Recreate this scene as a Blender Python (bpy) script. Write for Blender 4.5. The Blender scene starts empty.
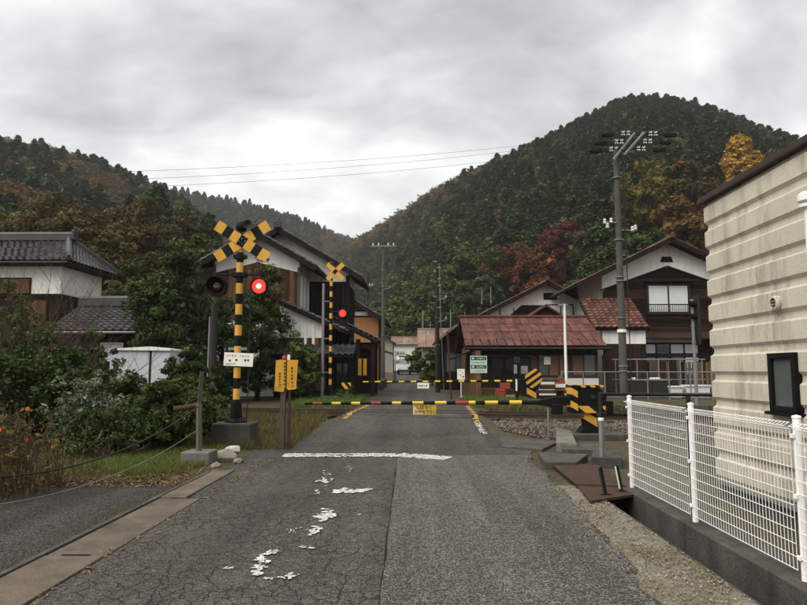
import bpy, bmesh, math, random
import numpy as np
from mathutils import Vector, Matrix, noise

R = math.radians
scene = bpy.context.scene
COL = scene.collection

# ------------------------------------------------------------------ camera
EYE = Vector((0.0, 0.0, 1.6))
FPX = 653.0                      # focal length in pixels of the 807 px wide photograph
PITCH = math.atan((370 - 302.5) / FPX)
YAW = math.atan((414 - 403.5) / FPX)
cam_data = bpy.data.cameras.new('camera')
cam = bpy.data.objects.new('camera', cam_data)
COL.objects.link(cam)
cam.location = EYE
cam.rotation_euler = (math.pi / 2 + PITCH, 0, YAW)
cam_data.sensor_width = 36.0
cam_data.lens = 36.0 * FPX / 807.0
cam_data.clip_start = 0.05
cam_data.clip_end = 4000
scene.camera = cam
CAMROT = cam.rotation_euler.to_matrix()

# ------------------------------------------------------------------ light
world = bpy.data.worlds.new('World')
scene.world = world
world.use_nodes = True
SUN_EL, SUN_AZ = R(56), R(-128)    # azimuth from +Y towards +X
def build_world():
    nt = world.node_tree
    nt.nodes.clear()
    N = nt.nodes.new; L = nt.links.new
    out = N('ShaderNodeOutputWorld'); bg = N('ShaderNodeBackground')
    bg.inputs['Strength'].default_value = 0.1
    sky = N('ShaderNodeTexSky'); sky.sky_type = 'NISHITA'; sky.sun_disc = False
    sky.sun_elevation = SUN_EL; sky.sun_rotation = SUN_AZ
    tc = N('ShaderNodeTexCoord'); sep = N('ShaderNodeSeparateXYZ')
    L(tc.outputs['Generated'], sep.inputs[0])
    mx = N('ShaderNodeMath'); mx.operation = 'MAXIMUM'; mx.inputs[1].default_value = 0.0
    L(sep.outputs['Z'], mx.inputs[0])
    ad = N('ShaderNodeMath'); ad.operation = 'ADD'; ad.inputs[1].default_value = 0.55
    L(mx.outputs[0], ad.inputs[0])
    dx = N('ShaderNodeMath'); dx.operation = 'DIVIDE'; dy = N('ShaderNodeMath'); dy.operation = 'DIVIDE'
    L(sep.outputs['X'], dx.inputs[0]); L(ad.outputs[0], dx.inputs[1])
    L(sep.outputs['Y'], dy.inputs[0]); L(ad.outputs[0], dy.inputs[1])
    cmb = N('ShaderNodeCombineXYZ'); L(dx.outputs[0], cmb.inputs[0]); L(dy.outputs[0], cmb.inputs[1])
    mp = N('ShaderNodeMapping'); mp.inputs['Location'].default_value = (12.2, 1.1, 0)
    mp.inputs['Rotation'].default_value = (0, 0, R(-40)); mp.inputs['Scale'].default_value = (1.5, 2.1, 1)
    L(cmb.outputs[0], mp.inputs[0])
    n1 = N('ShaderNodeTexNoise'); n1.inputs['Scale'].default_value = 1.15; n1.inputs['Detail'].default_value = 9
    n1.inputs['Roughness'].default_value = 0.55; n1.inputs['Distortion'].default_value = 0.35
    L(mp.outputs[0], n1.inputs['Vector'])
    n2 = N('ShaderNodeTexNoise'); n2.inputs['Scale'].default_value = 3.4; n2.inputs['Detail'].default_value = 7
    n2.inputs['Roughness'].default_value = 0.5; n2.inputs['Distortion'].default_value = 0.35
    L(mp.outputs[0], n2.inputs['Vector'])
    m1 = N('ShaderNodeMath'); m1.operation = 'MULTIPLY_ADD'; m1.inputs[1].default_value = 0.38
    L(n2.outputs['Fac'], m1.inputs[0]); 
    m0 = N('ShaderNodeMath'); m0.operation = 'MULTIPLY'; m0.inputs[1].default_value = 0.62
    L(n1.outputs['Fac'], m0.inputs[0]); L(m0.outputs[0], m1.inputs[2])
    cr = N('ShaderNodeValToRGB')
    e = cr.color_ramp.elements
    e[0].position = 0.37; e[0].color = (1.6, 1.62, 1.66, 1)
    e[1].position = 0.63; e[1].color = (3.9, 3.88, 3.8, 1)
    k = e.new(0.45); k.color = (2.15, 2.16, 2.18, 1)
    k = e.new(0.54); k.color = (2.95, 2.95, 2.92, 1)
    L(m1.outputs[0], cr.inputs[0])
    mix = N('ShaderNodeMixRGB'); mix.inputs[0].default_value = 0.96
    L(sky.outputs[0], mix.inputs[1]); L(cr.outputs[0], mix.inputs[2])
    L(mix.outputs[0], bg.inputs['Color']); L(bg.outputs[0], out.inputs['Surface'])
build_world()
sun_data = bpy.data.lights.new('sun', 'SUN'); sun_data.energy = 1.5; sun_data.angle = R(70)
sun_data.color = (1.0, 0.95, 0.86)
sun = bpy.data.objects.new('sun', sun_data); COL.objects.link(sun)
sdir = Vector((math.sin(SUN_AZ) * math.cos(SUN_EL), math.cos(SUN_AZ) * math.cos(SUN_EL), math.sin(SUN_EL)))
sun.rotation_euler = sdir.to_track_quat('Z', 'Y').to_euler()
scene.view_settings.view_transform = 'Standard'
scene.view_settings.look = 'None'
scene.view_settings.exposure = 1.66
scene.view_settings.gamma = 1.0
scene.render.engine = 'CYCLES'
scene.cycles.use_denoising = True
scene.cycles.max_bounces = 6
scene.cycles.diffuse_bounces = 3
scene.cycles.glossy_bounces = 2
scene.cycles.transmission_bounces = 3
scene.cycles.volume_bounces = 0
scene.cycles.transparent_max_bounces = 6

# ------------------------------------------------------------------ helpers
def at(px, py, Y):
    """world point seen at pixel (px,py) of the photograph, at distance Y along the road"""
    d = CAMROT @ Vector(((px - 403.5) / FPX, (302.5 - py) / FPX, -1.0))
    return EYE + d * (Y / d.y)
def atz(px, py, z):
    d = CAMROT @ Vector(((px - 403.5) / FPX, (302.5 - py) / FPX, -1.0))
    return EYE + d * ((z - EYE.z) / d.z)
GY = [-60, 12, 15, 18.5, 20.5, 23, 28, 35, 80, 150, 300, 900, 3000]
GZ = [0, 0, .04, .24, .31, .30, .32, .5, 1.25, 2.6, 6, 14, 30]
def g(Y):
    return float(np.interp(Y, GY, GZ))

MINV = {}
def link(o, parent=None):
    COL.objects.link(o)
    if parent is not None:
        o.parent = parent
        MINV[o.name] = MINV.get(parent.name, Matrix.Identity(4))
    else:
        MINV.setdefault(o.name, Matrix.Identity(4))
    return o
def tag(o, label, cat, group=None):
    o['label'] = label; o['category'] = cat
    if group: o['group'] = group
    return o
def thing(name, label, cat, loc=(0, 0, 0), rz=0.0, group=None):
    o = bpy.data.objects.new(name, None)
    o.empty_display_size = 0.2
    COL.objects.link(o)
    o.location = loc; o.rotation_euler = (0, 0, rz)
    MINV[o.name] = (Matrix.Translation(Vector(loc)) @ Matrix.Rotation(rz, 4, 'Z')).inverted()
    return tag(o, label, cat, group)
def copy_tree(o, parent=None):
    c = o.copy(); COL.objects.link(c); c.parent = parent
    for ch in list(o.children): copy_tree(ch, c)
    return c

class MB:
    def __init__(s): s.v = []; s.f = []
    def add(s, vs, fs):
        b = len(s.v); s.v.extend([tuple(p) for p in vs]); s.f.extend([tuple(b + i for i in q) for q in fs]); return s
    def hexa(s, p):
        return s.add(p, [(0,3,2,1),(4,5,6,7),(0,1,5,4),(1,2,6,5),(2,3,7,6),(3,0,4,7)])
    def box(s, x0, x1, y0, y1, z0, z1, M=None):
        p = [Vector(q) for q in ((x0,y0,z0),(x1,y0,z0),(x1,y1,z0),(x0,y1,z0),(x0,y0,z1),(x1,y0,z1),(x1,y1,z1),(x0,y1,z1))]
        if M is not None: p = [M @ q for q in p]
        return s.hexa(p)
    def cbox(s, c, d, M=None):
        x, y, z = c; a, b, h = d[0]/2, d[1]/2, d[2]/2
        if M is None: return s.box(x-a, x+a, y-b, y+b, z-h, z+h)
        return s.box(-a, a, -b, b, -h, h, Matrix.Translation(Vector(c)) @ M)
    def bar(s, p0, p1, w, h, up=(0,0,1)):
        p0 = Vector(p0); p1 = Vector(p1); d = (p1-p0).normalized(); u = Vector(up)
        sd = d.cross(u)
        if sd.length < 1e-4: sd = d.cross(Vector((0,1,0)))
        sd.normalize(); u = sd.cross(d).normalized()
        a = sd*w/2; b = u*h/2
        return s.hexa([p0-a-b, p0+a-b, p1+a-b, p1-a-b, p0-a+b, p0+a+b, p1+a+b, p1-a+b])
    def tube(s, p0, p1, r0, r1=None, n=8, caps=True):
        r1 = r0 if r1 is None else r1
        p0 = Vector(p0); p1 = Vector(p1); d = (p1-p0).normalized()
        u = d.orthogonal().normalized(); w = d.cross(u)
        vs = []
        for p, r in ((p0, r0), (p1, r1)):
            for i in range(n):
                a = 2*math.pi*i/n; vs.append(p + (u*math.cos(a) + w*math.sin(a))*r)
        fs = [(i, (i+1) % n, n+(i+1) % n, n+i) for i in range(n)]
        if caps: fs += [tuple(range(n-1, -1, -1)), tuple(range(n, 2*n))]
        return s.add(vs, fs)
    def path(s, pts, r, n=6, r1=None):
        pts = [Vector(p) for p in pts]; m = len(pts); vs = []; fs = []
        u = None
        for k, p in enumerate(pts):
            d = (pts[min(k+1, m-1)] - pts[max(k-1, 0)]).normalized()
            if u is None: u = d.orthogonal().normalized()
            u = (u - d*u.dot(d)); u = u.normalized() if u.length > 1e-5 else d.orthogonal().normalized()
            w = d.cross(u)
            rr = r if r1 is None else r + (r1-r)*k/(m-1)
            for i in range(n):
                a = 2*math.pi*i/n; vs.append(p + (u*math.cos(a)+w*math.sin(a))*rr)
        for k in range(m-1):
            for i in range(n):
                fs.append((k*n+i, k*n+(i+1) % n, (k+1)*n+(i+1) % n, (k+1)*n+i))
        fs += [tuple(range(n-1, -1, -1)), tuple(range((m-1)*n, m*n))]
        return s.add(vs, fs)
    def lathe(s, c, prof, axis='Z', n=16):
        vs = []; fs = []; m = len(prof); c = Vector(c)
        for r, h in prof:
            for i in range(n):
                a = 2*math.pi*i/n; x, y = r*math.cos(a), r*math.sin(a)
                q = {'Z': (x, y, h), 'Y': (x, h, y), 'X': (h, x, y)}[axis]
                vs.append(c + Vector(q))
        for k in range(m-1):
            for i in range(n):
                fs.append((k*n+i, k*n+(i+1) % n, (k+1)*n+(i+1) % n, (k+1)*n+i))
        fs += [tuple(range(n)), tuple(range((m-1)*n, m*n))]
        return s.add(vs, fs)
    def prism(s, poly, y0, y1, plane='XZ'):
        n = len(poly)
        def P(a, b, t): return {'XZ': (a, t, b), 'YZ': (t, a, b), 'XY': (a, b, t)}[plane]
        vs = [P(a, b, y0) for a, b in poly] + [P(a, b, y1) for a, b in poly]
        fs = [tuple(range(n)), tuple(range(2*n-1, n-1, -1))] + [(i, n+i, n+(i+1) % n, (i+1) % n) for i in range(n)]
        return s.add(vs, fs)
    def slab(s, a, b, c, d, t):
        """quad a,b,c,d thickened downwards by t along its normal"""
        a, b, c, d = map(Vector, (a, b, c, d)); n = (b-a).cross(d-a).normalized()
        if n.z < 0: n = -n
        o = n*t
        return s.hexa([a-o, b-o, c-o, d-o, a, b, c, d])
    def build(s, name, mat, parent=None, smooth=False, bevel=0.0, fix=True, mesh_only=False):
        me = bpy.data.meshes.new(name)
        vs = s.v
        if parent is not None:
            Mi = MINV.get(parent.name)
            if Mi is not None: vs = [tuple(Mi @ Vector(p)) for p in vs]
        me.from_pydata(vs, [], s.f)
        if fix:
            bm = bmesh.new(); bm.from_mesh(me); bmesh.ops.recalc_face_normals(bm, faces=bm.faces[:]); bm.to_mesh(me); bm.free()
        if smooth: me.polygons.foreach_set('use_smooth', [True]*len(me.polygons))
        me.materials.append(mat)
        if mesh_only: return me
        o = bpy.data.objects.new(name, me); link(o, parent)
        if bevel > 0:
            m = o.modifiers.new('bevel', 'BEVEL'); m.width = bevel; m.segments = 2; m.limit_method = 'ANGLE'; m.angle_limit = R(40)
        return o
def struct(o): o['kind'] = 'structure'; return o
def stuff(o, label=None, cat=None):
    o['kind'] = 'stuff'
    if label: o['label'] = label; o['category'] = cat
    return o
def np_mesh(name, V, F, mat, parent=None, smooth=False):
    """V (n,3), F (m,k) with constant k"""
    me = bpy.data.meshes.new(name)
    V = np.asarray(V, dtype=np.float32); F = np.asarray(F, dtype=np.int32); k = F.shape[1]
    me.vertices.add(len(V)); me.vertices.foreach_set('co', V.ravel())
    me.loops.add(F.size); me.loops.foreach_set('vertex_index', F.ravel())
    me.polygons.add(len(F)); me.polygons.foreach_set('loop_start', np.arange(0, F.size, k, dtype=np.int32))
    if smooth: me.polygons.foreach_set('use_smooth', np.ones(len(F), dtype=bool))
    me.update(calc_edges=True); me.validate()
    if mat: me.materials.append(mat)
    return me

# ------------------------------------------------------------------ materials
def new_mat(name):
    m = bpy.data.materials.new(name); m.use_nodes = True
    nt = m.node_tree; b = nt.nodes['Principled BSDF']
    return m, nt, b
def rgba(c, k=1.0): return (min(c[0]*k, 1), min(c[1]*k, 1), min(c[2]*k, 1), 1)
def surf(name, col, rough=0.8, var=0.22, scale=3.0, bump=0.0, bscale=40.0, grime=None, gamt=0.4, gscale=(2.5, 2.5, .35),
         grain=None, metal=0.0, spec=0.2, fine=0.0, island=0.0, objv=0.0):
    m, nt, b = new_mat(name); N = nt.nodes.new; L = nt.links.new
    tc = N('ShaderNodeTexCoord'); co = tc.outputs['Object']
    n = N('ShaderNodeTexNoise'); n.inputs['Scale'].default_value = scale; n.inputs['Detail'].default_value = 6
    n.inputs['Roughness'].default_value = 0.6
    if grain:
        mp = N('ShaderNodeMapping'); mp.inputs['Scale'].default_value = grain; L(co, mp.inputs[0]); L(mp.outputs[0], n.inputs['Vector'])
    else: L(co, n.inputs['Vector'])
    r = N('ShaderNodeValToRGB'); r.color_ramp.elements[0].position = 0.28; r.color_ramp.elements[1].position = 0.72
    r.color_ramp.elements[0].color = rgba(col, 1-var); r.color_ramp.elements[1].color = rgba(col, 1+var)
    L(n.outputs['Fac'], r.inputs[0]); c = r.outputs[0]
    if fine:
        f = N('ShaderNodeTexNoise'); f.inputs['Scale'].default_value = bscale; f.inputs['Detail'].default_value = 3
        L(co, f.inputs['Vector'])
        fr = N('ShaderNodeMapRange'); fr.inputs[1].default_value = .3; fr.inputs[2].default_value = .7
        fr.inputs[3].default_value = 1-fine; fr.inputs[4].default_value = 1+fine; L(f.outputs['Fac'], fr.inputs[0])
        mm = N('ShaderNodeVectorMath'); mm.operation = 'SCALE'; L(c, mm.inputs[0]); L(fr.outputs[0], mm.inputs['Scale']); c = mm.outputs[0]
    if island:
        gi = N('ShaderNodeNewGeometry'); fr = N('ShaderNodeMapRange'); fr.inputs[3].default_value = 1-island; fr.inputs[4].default_value = 1+island
        L(gi.outputs['Random Per Island'], fr.inputs[0])
        mm = N('ShaderNodeVectorMath'); mm.operation = 'SCALE'; L(c, mm.inputs[0]); L(fr.outputs[0], mm.inputs['Scale']); c = mm.outputs[0]
    if objv:
        oi = N('ShaderNodeObjectInfo'); fr = N('ShaderNodeMapRange'); fr.inputs[3].default_value = 1-objv; fr.inputs[4].default_value = 1+objv
        L(oi.outputs['Random'], fr.inputs[0])
        mm = N('ShaderNodeVectorMath'); mm.operation = 'SCALE'; L(c, mm.inputs[0]); L(fr.outputs[0], mm.inputs['Scale']); c = mm.outputs[0]
    if grime:
        mp2 = N('ShaderNodeMapping'); mp2.inputs['Scale'].default_value = gscale; L(co, mp2.inputs[0])
        n2 = N('ShaderNodeTexNoise'); n2.inputs['Scale'].default_value = 1.6; n2.inputs['Detail'].default_value = 8; n2.inputs['Roughness'].default_value = .65
        L(mp2.outputs[0], n2.inputs['Vector'])
        r2 = N('ShaderNodeMapRange'); r2.inputs[1].default_value = 0.48; r2.inputs[2].default_value = 0.75; r2.inputs[4].default_value = gamt
        L(n2.outputs['Fac'], r2.inputs[0])
        mx = N('ShaderNodeMixRGB'); mx.inputs[2].default_value = rgba(grime); L(r2.outputs[0], mx.inputs[0]); L(c, mx.inputs[1]); c = mx.outputs[0]
    L(c, b.inputs['Base Color'])
    b.inputs['Roughness'].default_value = rough; b.inputs['Metallic'].default_value = metal
    b.inputs['Specular IOR Level'].default_value = spec
    if bump:
        nb = N('ShaderNodeTexNoise'); nb.inputs['Scale'].default_value = bscale; nb.inputs['Detail'].default_value = 5
        if grain: L(mp.outputs[0], nb.inputs['Vector'])
        else: L(co, nb.inputs['Vector'])
        bu = N('ShaderNodeBump'); bu.inputs['Strength'].default_value = bump; bu.inputs['Distance'].default_value = 0.02
        L(nb.outputs['Fac'], bu.inputs['Height']); L(bu.outputs[0], b.inputs['Normal'])
    return m
def leafmat(name, cols, trans=0.25, rough=.6, objvar=0.0, big=0.0, bigscale=1.2):
    m, nt, b = new_mat(name); N = nt.nodes.new; L = nt.links.new
    gi = N('ShaderNodeNewGeometry'); r = N('ShaderNodeValToRGB'); e = r.color_ramp.elements
    e[0].position = 0; e[0].color = rgba(cols[0]); e[1].position = 1; e[1].color = rgba(cols[-1])
    for i, c in enumerate(cols[1:-1]): k = e.new((i+1)/(len(cols)-1)); k.color = rgba(c)
    L(gi.outputs['Random Per Island'], r.inputs[0]); c = r.outputs[0]
    if big:
        tc = N('ShaderNodeTexCoord'); n = N('ShaderNodeTexNoise'); n.inputs['Scale'].default_value = bigscale; n.inputs['Detail'].default_value = 2
        L(tc.outputs['Object'], n.inputs['Vector'])
        fr = N('ShaderNodeMapRange'); fr.inputs[1].default_value = .35; fr.inputs[2].default_value = .65; fr.inputs[3].default_value = 1-big; fr.inputs[4].default_value = 1+big
        L(n.outputs['Fac'], fr.inputs[0]); mm = N('ShaderNodeVectorMath'); mm.operation = 'SCALE'; L(c, mm.inputs[0]); L(fr.outputs[0], mm.inputs['Scale']); c = mm.outputs[0]
    if objvar:
        oi = N('ShaderNodeObjectInfo'); fr = N('ShaderNodeMapRange'); fr.inputs[3].default_value = 1-objvar; fr.inputs[4].default_value = 1+objvar
        L(oi.outputs['Random'], fr.inputs[0]); mm = N('ShaderNodeVectorMath'); mm.operation = 'SCALE'; L(c, mm.inputs[0]); L(fr.outputs[0], mm.inputs['Scale']); c = mm.outputs[0]
    L(c, b.inputs['Base Color']); b.inputs['Roughness'].default_value = rough; b.inputs['Specular IOR Level'].default_value = .07
    tr = N('ShaderNodeBsdfTranslucent'); L(c, tr.inputs['Color'])
    mix = N('ShaderNodeMixShader'); mix.inputs[0].default_value = trans
    L(b.outputs[0], mix.inputs[1]); L(tr.outputs[0], mix.inputs[2])
    L(mix.outputs[0], nt.nodes['Material Output'].inputs['Surface'])
    return m
def emit(name, col, s):
    m, nt, b = new_mat(name); b.inputs['Base Color'].default_value = rgba(col)
    b.inputs['Emission Color'].default_value = rgba(col); b.inputs['Emission Strength'].default_value = s
    return m
def glassy(name, col, rough=.08, var=.3):
    m = surf(name, col, rough=rough, var=var, scale=1.5, spec=.6)
    return m
def asphalt(name, base, speck, cracks, rough=.75, wet=0.0):
    m, nt, b = new_mat(name); N = nt.nodes.new; L = nt.links.new
    tc = N('ShaderNodeTexCoord'); co = tc.outputs['Object']
    def noise(sc, det=4, ro=.6, vec=co):
        n = N('ShaderNodeTexNoise'); n.inputs['Scale'].default_value = sc; n.inputs['Detail'].default_value = det; n.inputs['Roughness'].default_value = ro
        L(vec, n.inputs['Vector']); return n
    big = noise(.55, 5); r = N('ShaderNodeValToRGB'); r.color_ramp.elements[0].position = .3; r.color_ramp.elements[1].position = .7
    r.color_ramp.elements[0].color = rgba(base, .62); r.color_ramp.elements[1].color = rgba(base, 1.4); L(big.outputs['Fac'], r.inputs[0])
    mpx = N('ShaderNodeMapping'); mpx.inputs['Scale'].default_value = (1.6, .09, 1); L(co, mpx.inputs[0]); trk = noise(1.0, 4, .6, mpx.outputs[0])
    # aggregate: voronoi cells of stones
    vo = N('ShaderNodeTexVoronoi'); vo.inputs['Scale'].default_value = 85; L(co, vo.inputs['Vector'])
    sepc = N('ShaderNodeSeparateColor'); L(vo.outputs['Color'], sepc.inputs[0])
    sr = N('ShaderNodeMapRange'); sr.inputs[1].default_value = .45; sr.inputs[2].default_value = 1.0; sr.inputs[3].default_value = 0; sr.inputs[4].default_value = speck
    L(sepc.outputs[0], sr.inputs[0])
    mx = N('ShaderNodeMixRGB'); mx.inputs[2].default_value = (.33, .31, .275, 1); L(sr.outputs[0], mx.inputs[0]); L(r.outputs[0], mx.inputs[1]); c = mx.outputs[0]
    md = noise(9, 4); mr = N('ShaderNodeMapRange'); mr.inputs[1].default_value = .3; mr.inputs[2].default_value = .7; mr.inputs[3].default_value = .8; mr.inputs[4].default_value = 1.2
    L(md.outputs['Fac'], mr.inputs[0]); mm = N('ShaderNodeVectorMath'); mm.operation = 'SCALE'; L(c, mm.inputs[0]); L(mr.outputs[0], mm.inputs['Scale']); c = mm.outputs[0]
    tr_ = N('ShaderNodeMapRange'); tr_.inputs[1].default_value = .35; tr_.inputs[2].default_value = .65; tr_.inputs[3].default_value = .72; tr_.inputs[4].default_value = 1.25
    L(trk.outputs['Fac'], tr_.inputs[0]); mm = N('ShaderNodeVectorMath'); mm.operation = 'SCALE'; L(c, mm.inputs[0]); L(tr_.outputs[0], mm.inputs['Scale']); c = mm.outputs[0]
    bu = N('ShaderNodeBump'); bu.inputs['Strength'].default_value = .8; bu.inputs['Distance'].default_value = .012
    L(vo.outputs['Distance'], bu.inputs['Height']); bu.invert = True
    nrm = bu.outputs[0]
    if cracks:
        dn = noise(2.3, 4); mxv = N('ShaderNodeMixRGB'); mxv.inputs[0].default_value = .16; L(co, mxv.inputs[1]); L(dn.outputs['Color'], mxv.inputs[2])
        facs = []
        for sc, wd in ((2.6, .013), (8.5, .04)):
            v = N('ShaderNodeTexVoronoi'); v.feature = 'DISTANCE_TO_EDGE'; v.inputs['Scale'].default_value = sc; L(mxv.outputs[0], v.inputs['Vector'])
            k = N('ShaderNodeMapRange'); k.inputs[1].default_value = 0; k.inputs[2].default_value = wd; k.inputs[3].default_value = 1; k.inputs[4].default_value = 0
            L(v.outputs['Distance'], k.inputs[0])
            mk = noise(.5 if sc < 5 else .8, 3); kk = N('ShaderNodeMapRange'); kk.inputs[1].default_value = .3 if sc < 5 else .36; kk.inputs[2].default_value = .5
            L(mk.outputs['Fac'], kk.inputs[0])
            ml = N('ShaderNodeMath'); ml.operation = 'MULTIPLY'; L(k.outputs[0], ml.inputs[0]); L(kk.outputs[0], ml.inputs[1]); facs.append(ml.outputs[0])
        ma = N('ShaderNodeMath'); ma.operation = 'MAXIMUM'; L(facs[0], ma.inputs[0]); L(facs[1], ma.inputs[1])
        sc2 = N('ShaderNodeMath'); sc2.operation = 'MULTIPLY'; sc2.inputs[1].default_value = cracks; L(ma.outputs[0], sc2.inputs[0])
        mx2 = N('ShaderNodeMixRGB'); mx2.inputs[2].default_value = (.012, .012, .011, 1); L(sc2.outputs[0], mx2.inputs[0]); L(c, mx2.inputs[1]); c = mx2.outputs[0]
        b2 = N('ShaderNodeBump'); b2.inputs['Strength'].default_value = .8; b2.inputs['Distance'].default_value = .012; b2.invert = True
        L(ma.outputs[0], b2.inputs['Height']); L(nrm, b2.inputs['Normal']); nrm = b2.outputs[0]
    L(c, b.inputs['Base Color']); L(nrm, b.inputs['Normal'])
    rn = noise(1.1, 3); rr = N('ShaderNodeMapRange'); rr.inputs[1].default_value = .3; rr.inputs[2].default_value = .7; rr.inputs[3].default_value = rough-wet; rr.inputs[4].default_value = rough+.1
    L(rn.outputs['Fac'], rr.inputs[0]); L(rr.outputs[0], b.inputs['Roughness'])
    b.inputs['Specular IOR Level'].default_value = .2
    return m
def mixground(name, cols, scale=.6, fine=14.0, bump=.6, rough=.95):
    m, nt, b = new_mat(name); N = nt.nodes.new; L = nt.links.new
    tc = N('ShaderNodeTexCoord'); co = tc.outputs['Object']
    n1 = N('ShaderNodeTexNoise'); n1.inputs['Scale'].default_value = scale; n1.inputs['Detail'].default_value = 8; n1.inputs['Roughness'].default_value = .7
    L(co, n1.inputs['Vector'])
    r = N('ShaderNodeValToRGB'); e = r.color_ramp.elements; e[0].position = .3; e[1].position = .7; e[0].color = rgba(cols[0]); e[1].color = rgba(cols[-1])
    for i, c in enumerate(cols[1:-1]): k = e.new(.3+.4*(i+1)/(len(cols)-1)); k.color = rgba(c)
    L(n1.outputs['Fac'], r.inputs[0])
    n2 = N('ShaderNodeTexNoise'); n2.inputs['Scale'].default_value = fine; n2.inputs['Detail'].default_value = 6; n2.inputs['Roughness'].default_value = .7; L(co, n2.inputs['Vector'])
    fr = N('ShaderNodeMapRange'); fr.inputs[1].default_value = .3; fr.inputs[2].default_value = .7; fr.inputs[3].default_value = .55; fr.inputs[4].default_value = 1.45; L(n2.outputs['Fac'], fr.inputs[0])
    mm = N('ShaderNodeVectorMath'); mm.operation = 'SCALE'; L(r.outputs[0], mm.inputs[0]); L(fr.outputs[0], mm.inputs['Scale']); L(mm.outputs[0], b.inputs['Base Color'])
    bu = N('ShaderNodeBump'); bu.inputs['Strength'].default_value = bump; bu.inputs['Distance'].default_value = .03; L(n2.outputs['Fac'], bu.inputs['Height']); L(bu.outputs[0], b.inputs['Normal'])
    b.inputs['Roughness'].default_value = rough; b.inputs['Specular IOR Level'].default_value = .15
    return m

MT = {}
MT['old_asphalt'] = asphalt('old_asphalt', (.038, .0355, .029), .24, 1.0, .7, .1)
MT['new_asphalt'] = asphalt('new_asphalt', (.037, .036, .031), .52, 0, .68, .08)
MT['yard_asphalt'] = asphalt('yard_asphalt', (.016, .0152, .013), .22, .0, .8)
MT['deck'] = asphalt('crossing_deck', (.042, .04, .034), .15, .5, .75)
MT['ground'] = mixground('ground', [(.04, .034, .02), (.06, .05, .03), (.04, .045, .02)])
MT['gravel_shoulder'] = mixground('gravel_shoulder', [(.13, .118, .095), (.21, .192, .158), (.14, .122, .08), (.1, .09, .05)], .9, 26, .9)
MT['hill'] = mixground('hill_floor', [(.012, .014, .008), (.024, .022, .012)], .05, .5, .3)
MT['ballast'] = surf('ballast_stone', (.1, .084, .066), .95, .3, 2, .3, 30, island=.6)
MT['concrete'] = surf('concrete', (.135, .128, .112), .92, .3, 1.8, .4, 45, grime=(.04, .038, .03), gamt=.75, fine=.18)
MT['concrete_dark'] = surf('dark_concrete', (.062, .059, .052), .92, .35, 2.2, .45, 45, grime=(.02, .02, .013), gamt=.8, fine=.25)
MT['concrete_brown'] = surf('brown_concrete', (.112, .09, .07), .9, .3, 2.0, .45, 60, grime=(.04, .036, .028), gamt=.85, gscale=(1.5, 1.5, 1), fine=.22, objv=.18)
MT['rust'] = surf('rusty_steel', (.048, .027, .019), .88, .35, 3, .3, 30, grime=(.022, .015, .012), gamt=.6, gscale=(1, 1, 1), fine=.2)
MT['white_paint'] = surf('white_road_paint', (.42, .42, .39), .85, .25, 8, .3, 60, fine=.35, island=.3)
MT['yellow_road'] = surf('yellow_road_paint', (.5, .27, .06), .75, .25, 6, .2, 60, grime=(.15, .12, .08), gamt=.5, gscale=(3, 3, 3))
MT['sig_yellow'] = surf('signal_yellow', (.58, .31, .05), .6, .12, 5, grime=(.16, .09, .03), gamt=.35)
MT['sig_black'] = surf('signal_black', (.006, .006, .006), .65, .2, 5, spec=.12)
MT['bar_yellow'] = surf('barrier_yellow', (.58, .4, .05), .6, .1, 5)
MT['bar_red'] = surf('barrier_red', (.26, .035, .03), .6, .12, 5)
MT['steel'] = surf('galvanised_steel', (.2, .2, .195), .55, .2, 4, metal=.3, grime=(.08, .075, .07), gamt=.45)
MT['steel_dark'] = surf('dark_steel', (.022, .022, .022), .65, .25, 4, metal=.2, spec=.15)
MT['rail'] = surf('rail_steel', (.07, .05, .038), .5, .2, 6, metal=.5)
MT['sleeper'] = surf('sleeper_timber', (.04, .03, .023), .9, .3, 2, .4, 30, objv=.3)
MT['white_metal'] = surf('white_metal', (.72, .72, .71), .45, .05, 3, grime=(.4, .39, .34), gamt=.35)
MT['fence_white'] = surf('fence_white', (.8, .8, .79), .45, .04, 3, grime=(.5, .49, .45), gamt=.3)
MT['cream'] = surf('cream_block', (.47, .43, .35), .9, .09, 1.2, .25, 55, grime=(.14, .12, .09), gamt=.75, gscale=(2.6, 2.6, .5), fine=.08, objv=.04)
MT['brown_metal'] = surf('brown_metal', (.042, .026, .02), .45, .2, 2, metal=.2)
MT['plaster'] = surf('white_plaster', (.78, .765, .72), .92, .06, 1.0, .1, 30, grime=(.33, .3, .26), gamt=.45)
MT['tile'] = surf('grey_roof_tile', (.043, .041, .042), .5, .3, 1.2, .2, 30, island=.5, spec=.3)
MT['tile_red'] = surf('red_brown_tile', (.085, .034, .022), .55, .3, 1.5, .2, 30, island=.55, spec=.3)
MT['tin_red'] = surf('red_tin', (.075, .023, .018), .65, .45, 2.2, .15, 20, grime=(.15, .09, .072), gamt=.8, gscale=(4, 1.2, 1.2), objv=.35)
MT['tin_brown'] = surf('brown_tin', (.17, .115, .09), .65, .3, 1.2, grime=(.08, .05, .04), gamt=.7, gscale=(1, 1, 1), objv=.2)
MT['wood_black'] = surf('charred_boards', (.008, .007, .006), .9, .35, 2, .3, 20, grain=(6, 6, .6), objv=.5, spec=.1)
MT['wood_brown'] = surf('weathered_boards', (.095, .047, .025), .88, .5, 2.5, .4, 20, grain=(7, 7, .6), objv=.6, grime=(.025, .017, .012), gamt=.8)
MT['wood_dark'] = surf('dark_brown_boards', (.022, .012, .0085), .88, .4, 2.5, .35, 20, grain=(.7, .7, 7), objv=.5, spec=.12)
MT['wood_beam'] = surf('dark_beam', (.014, .0105, .0085), .85, .3, 3, .2, 20, spec=.12)
MT['wood_grey'] = surf('grey_wood', (.085, .076, .06), .9, .3, 3, .4, 20, grain=(7, 7, .6), objv=.3)
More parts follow.
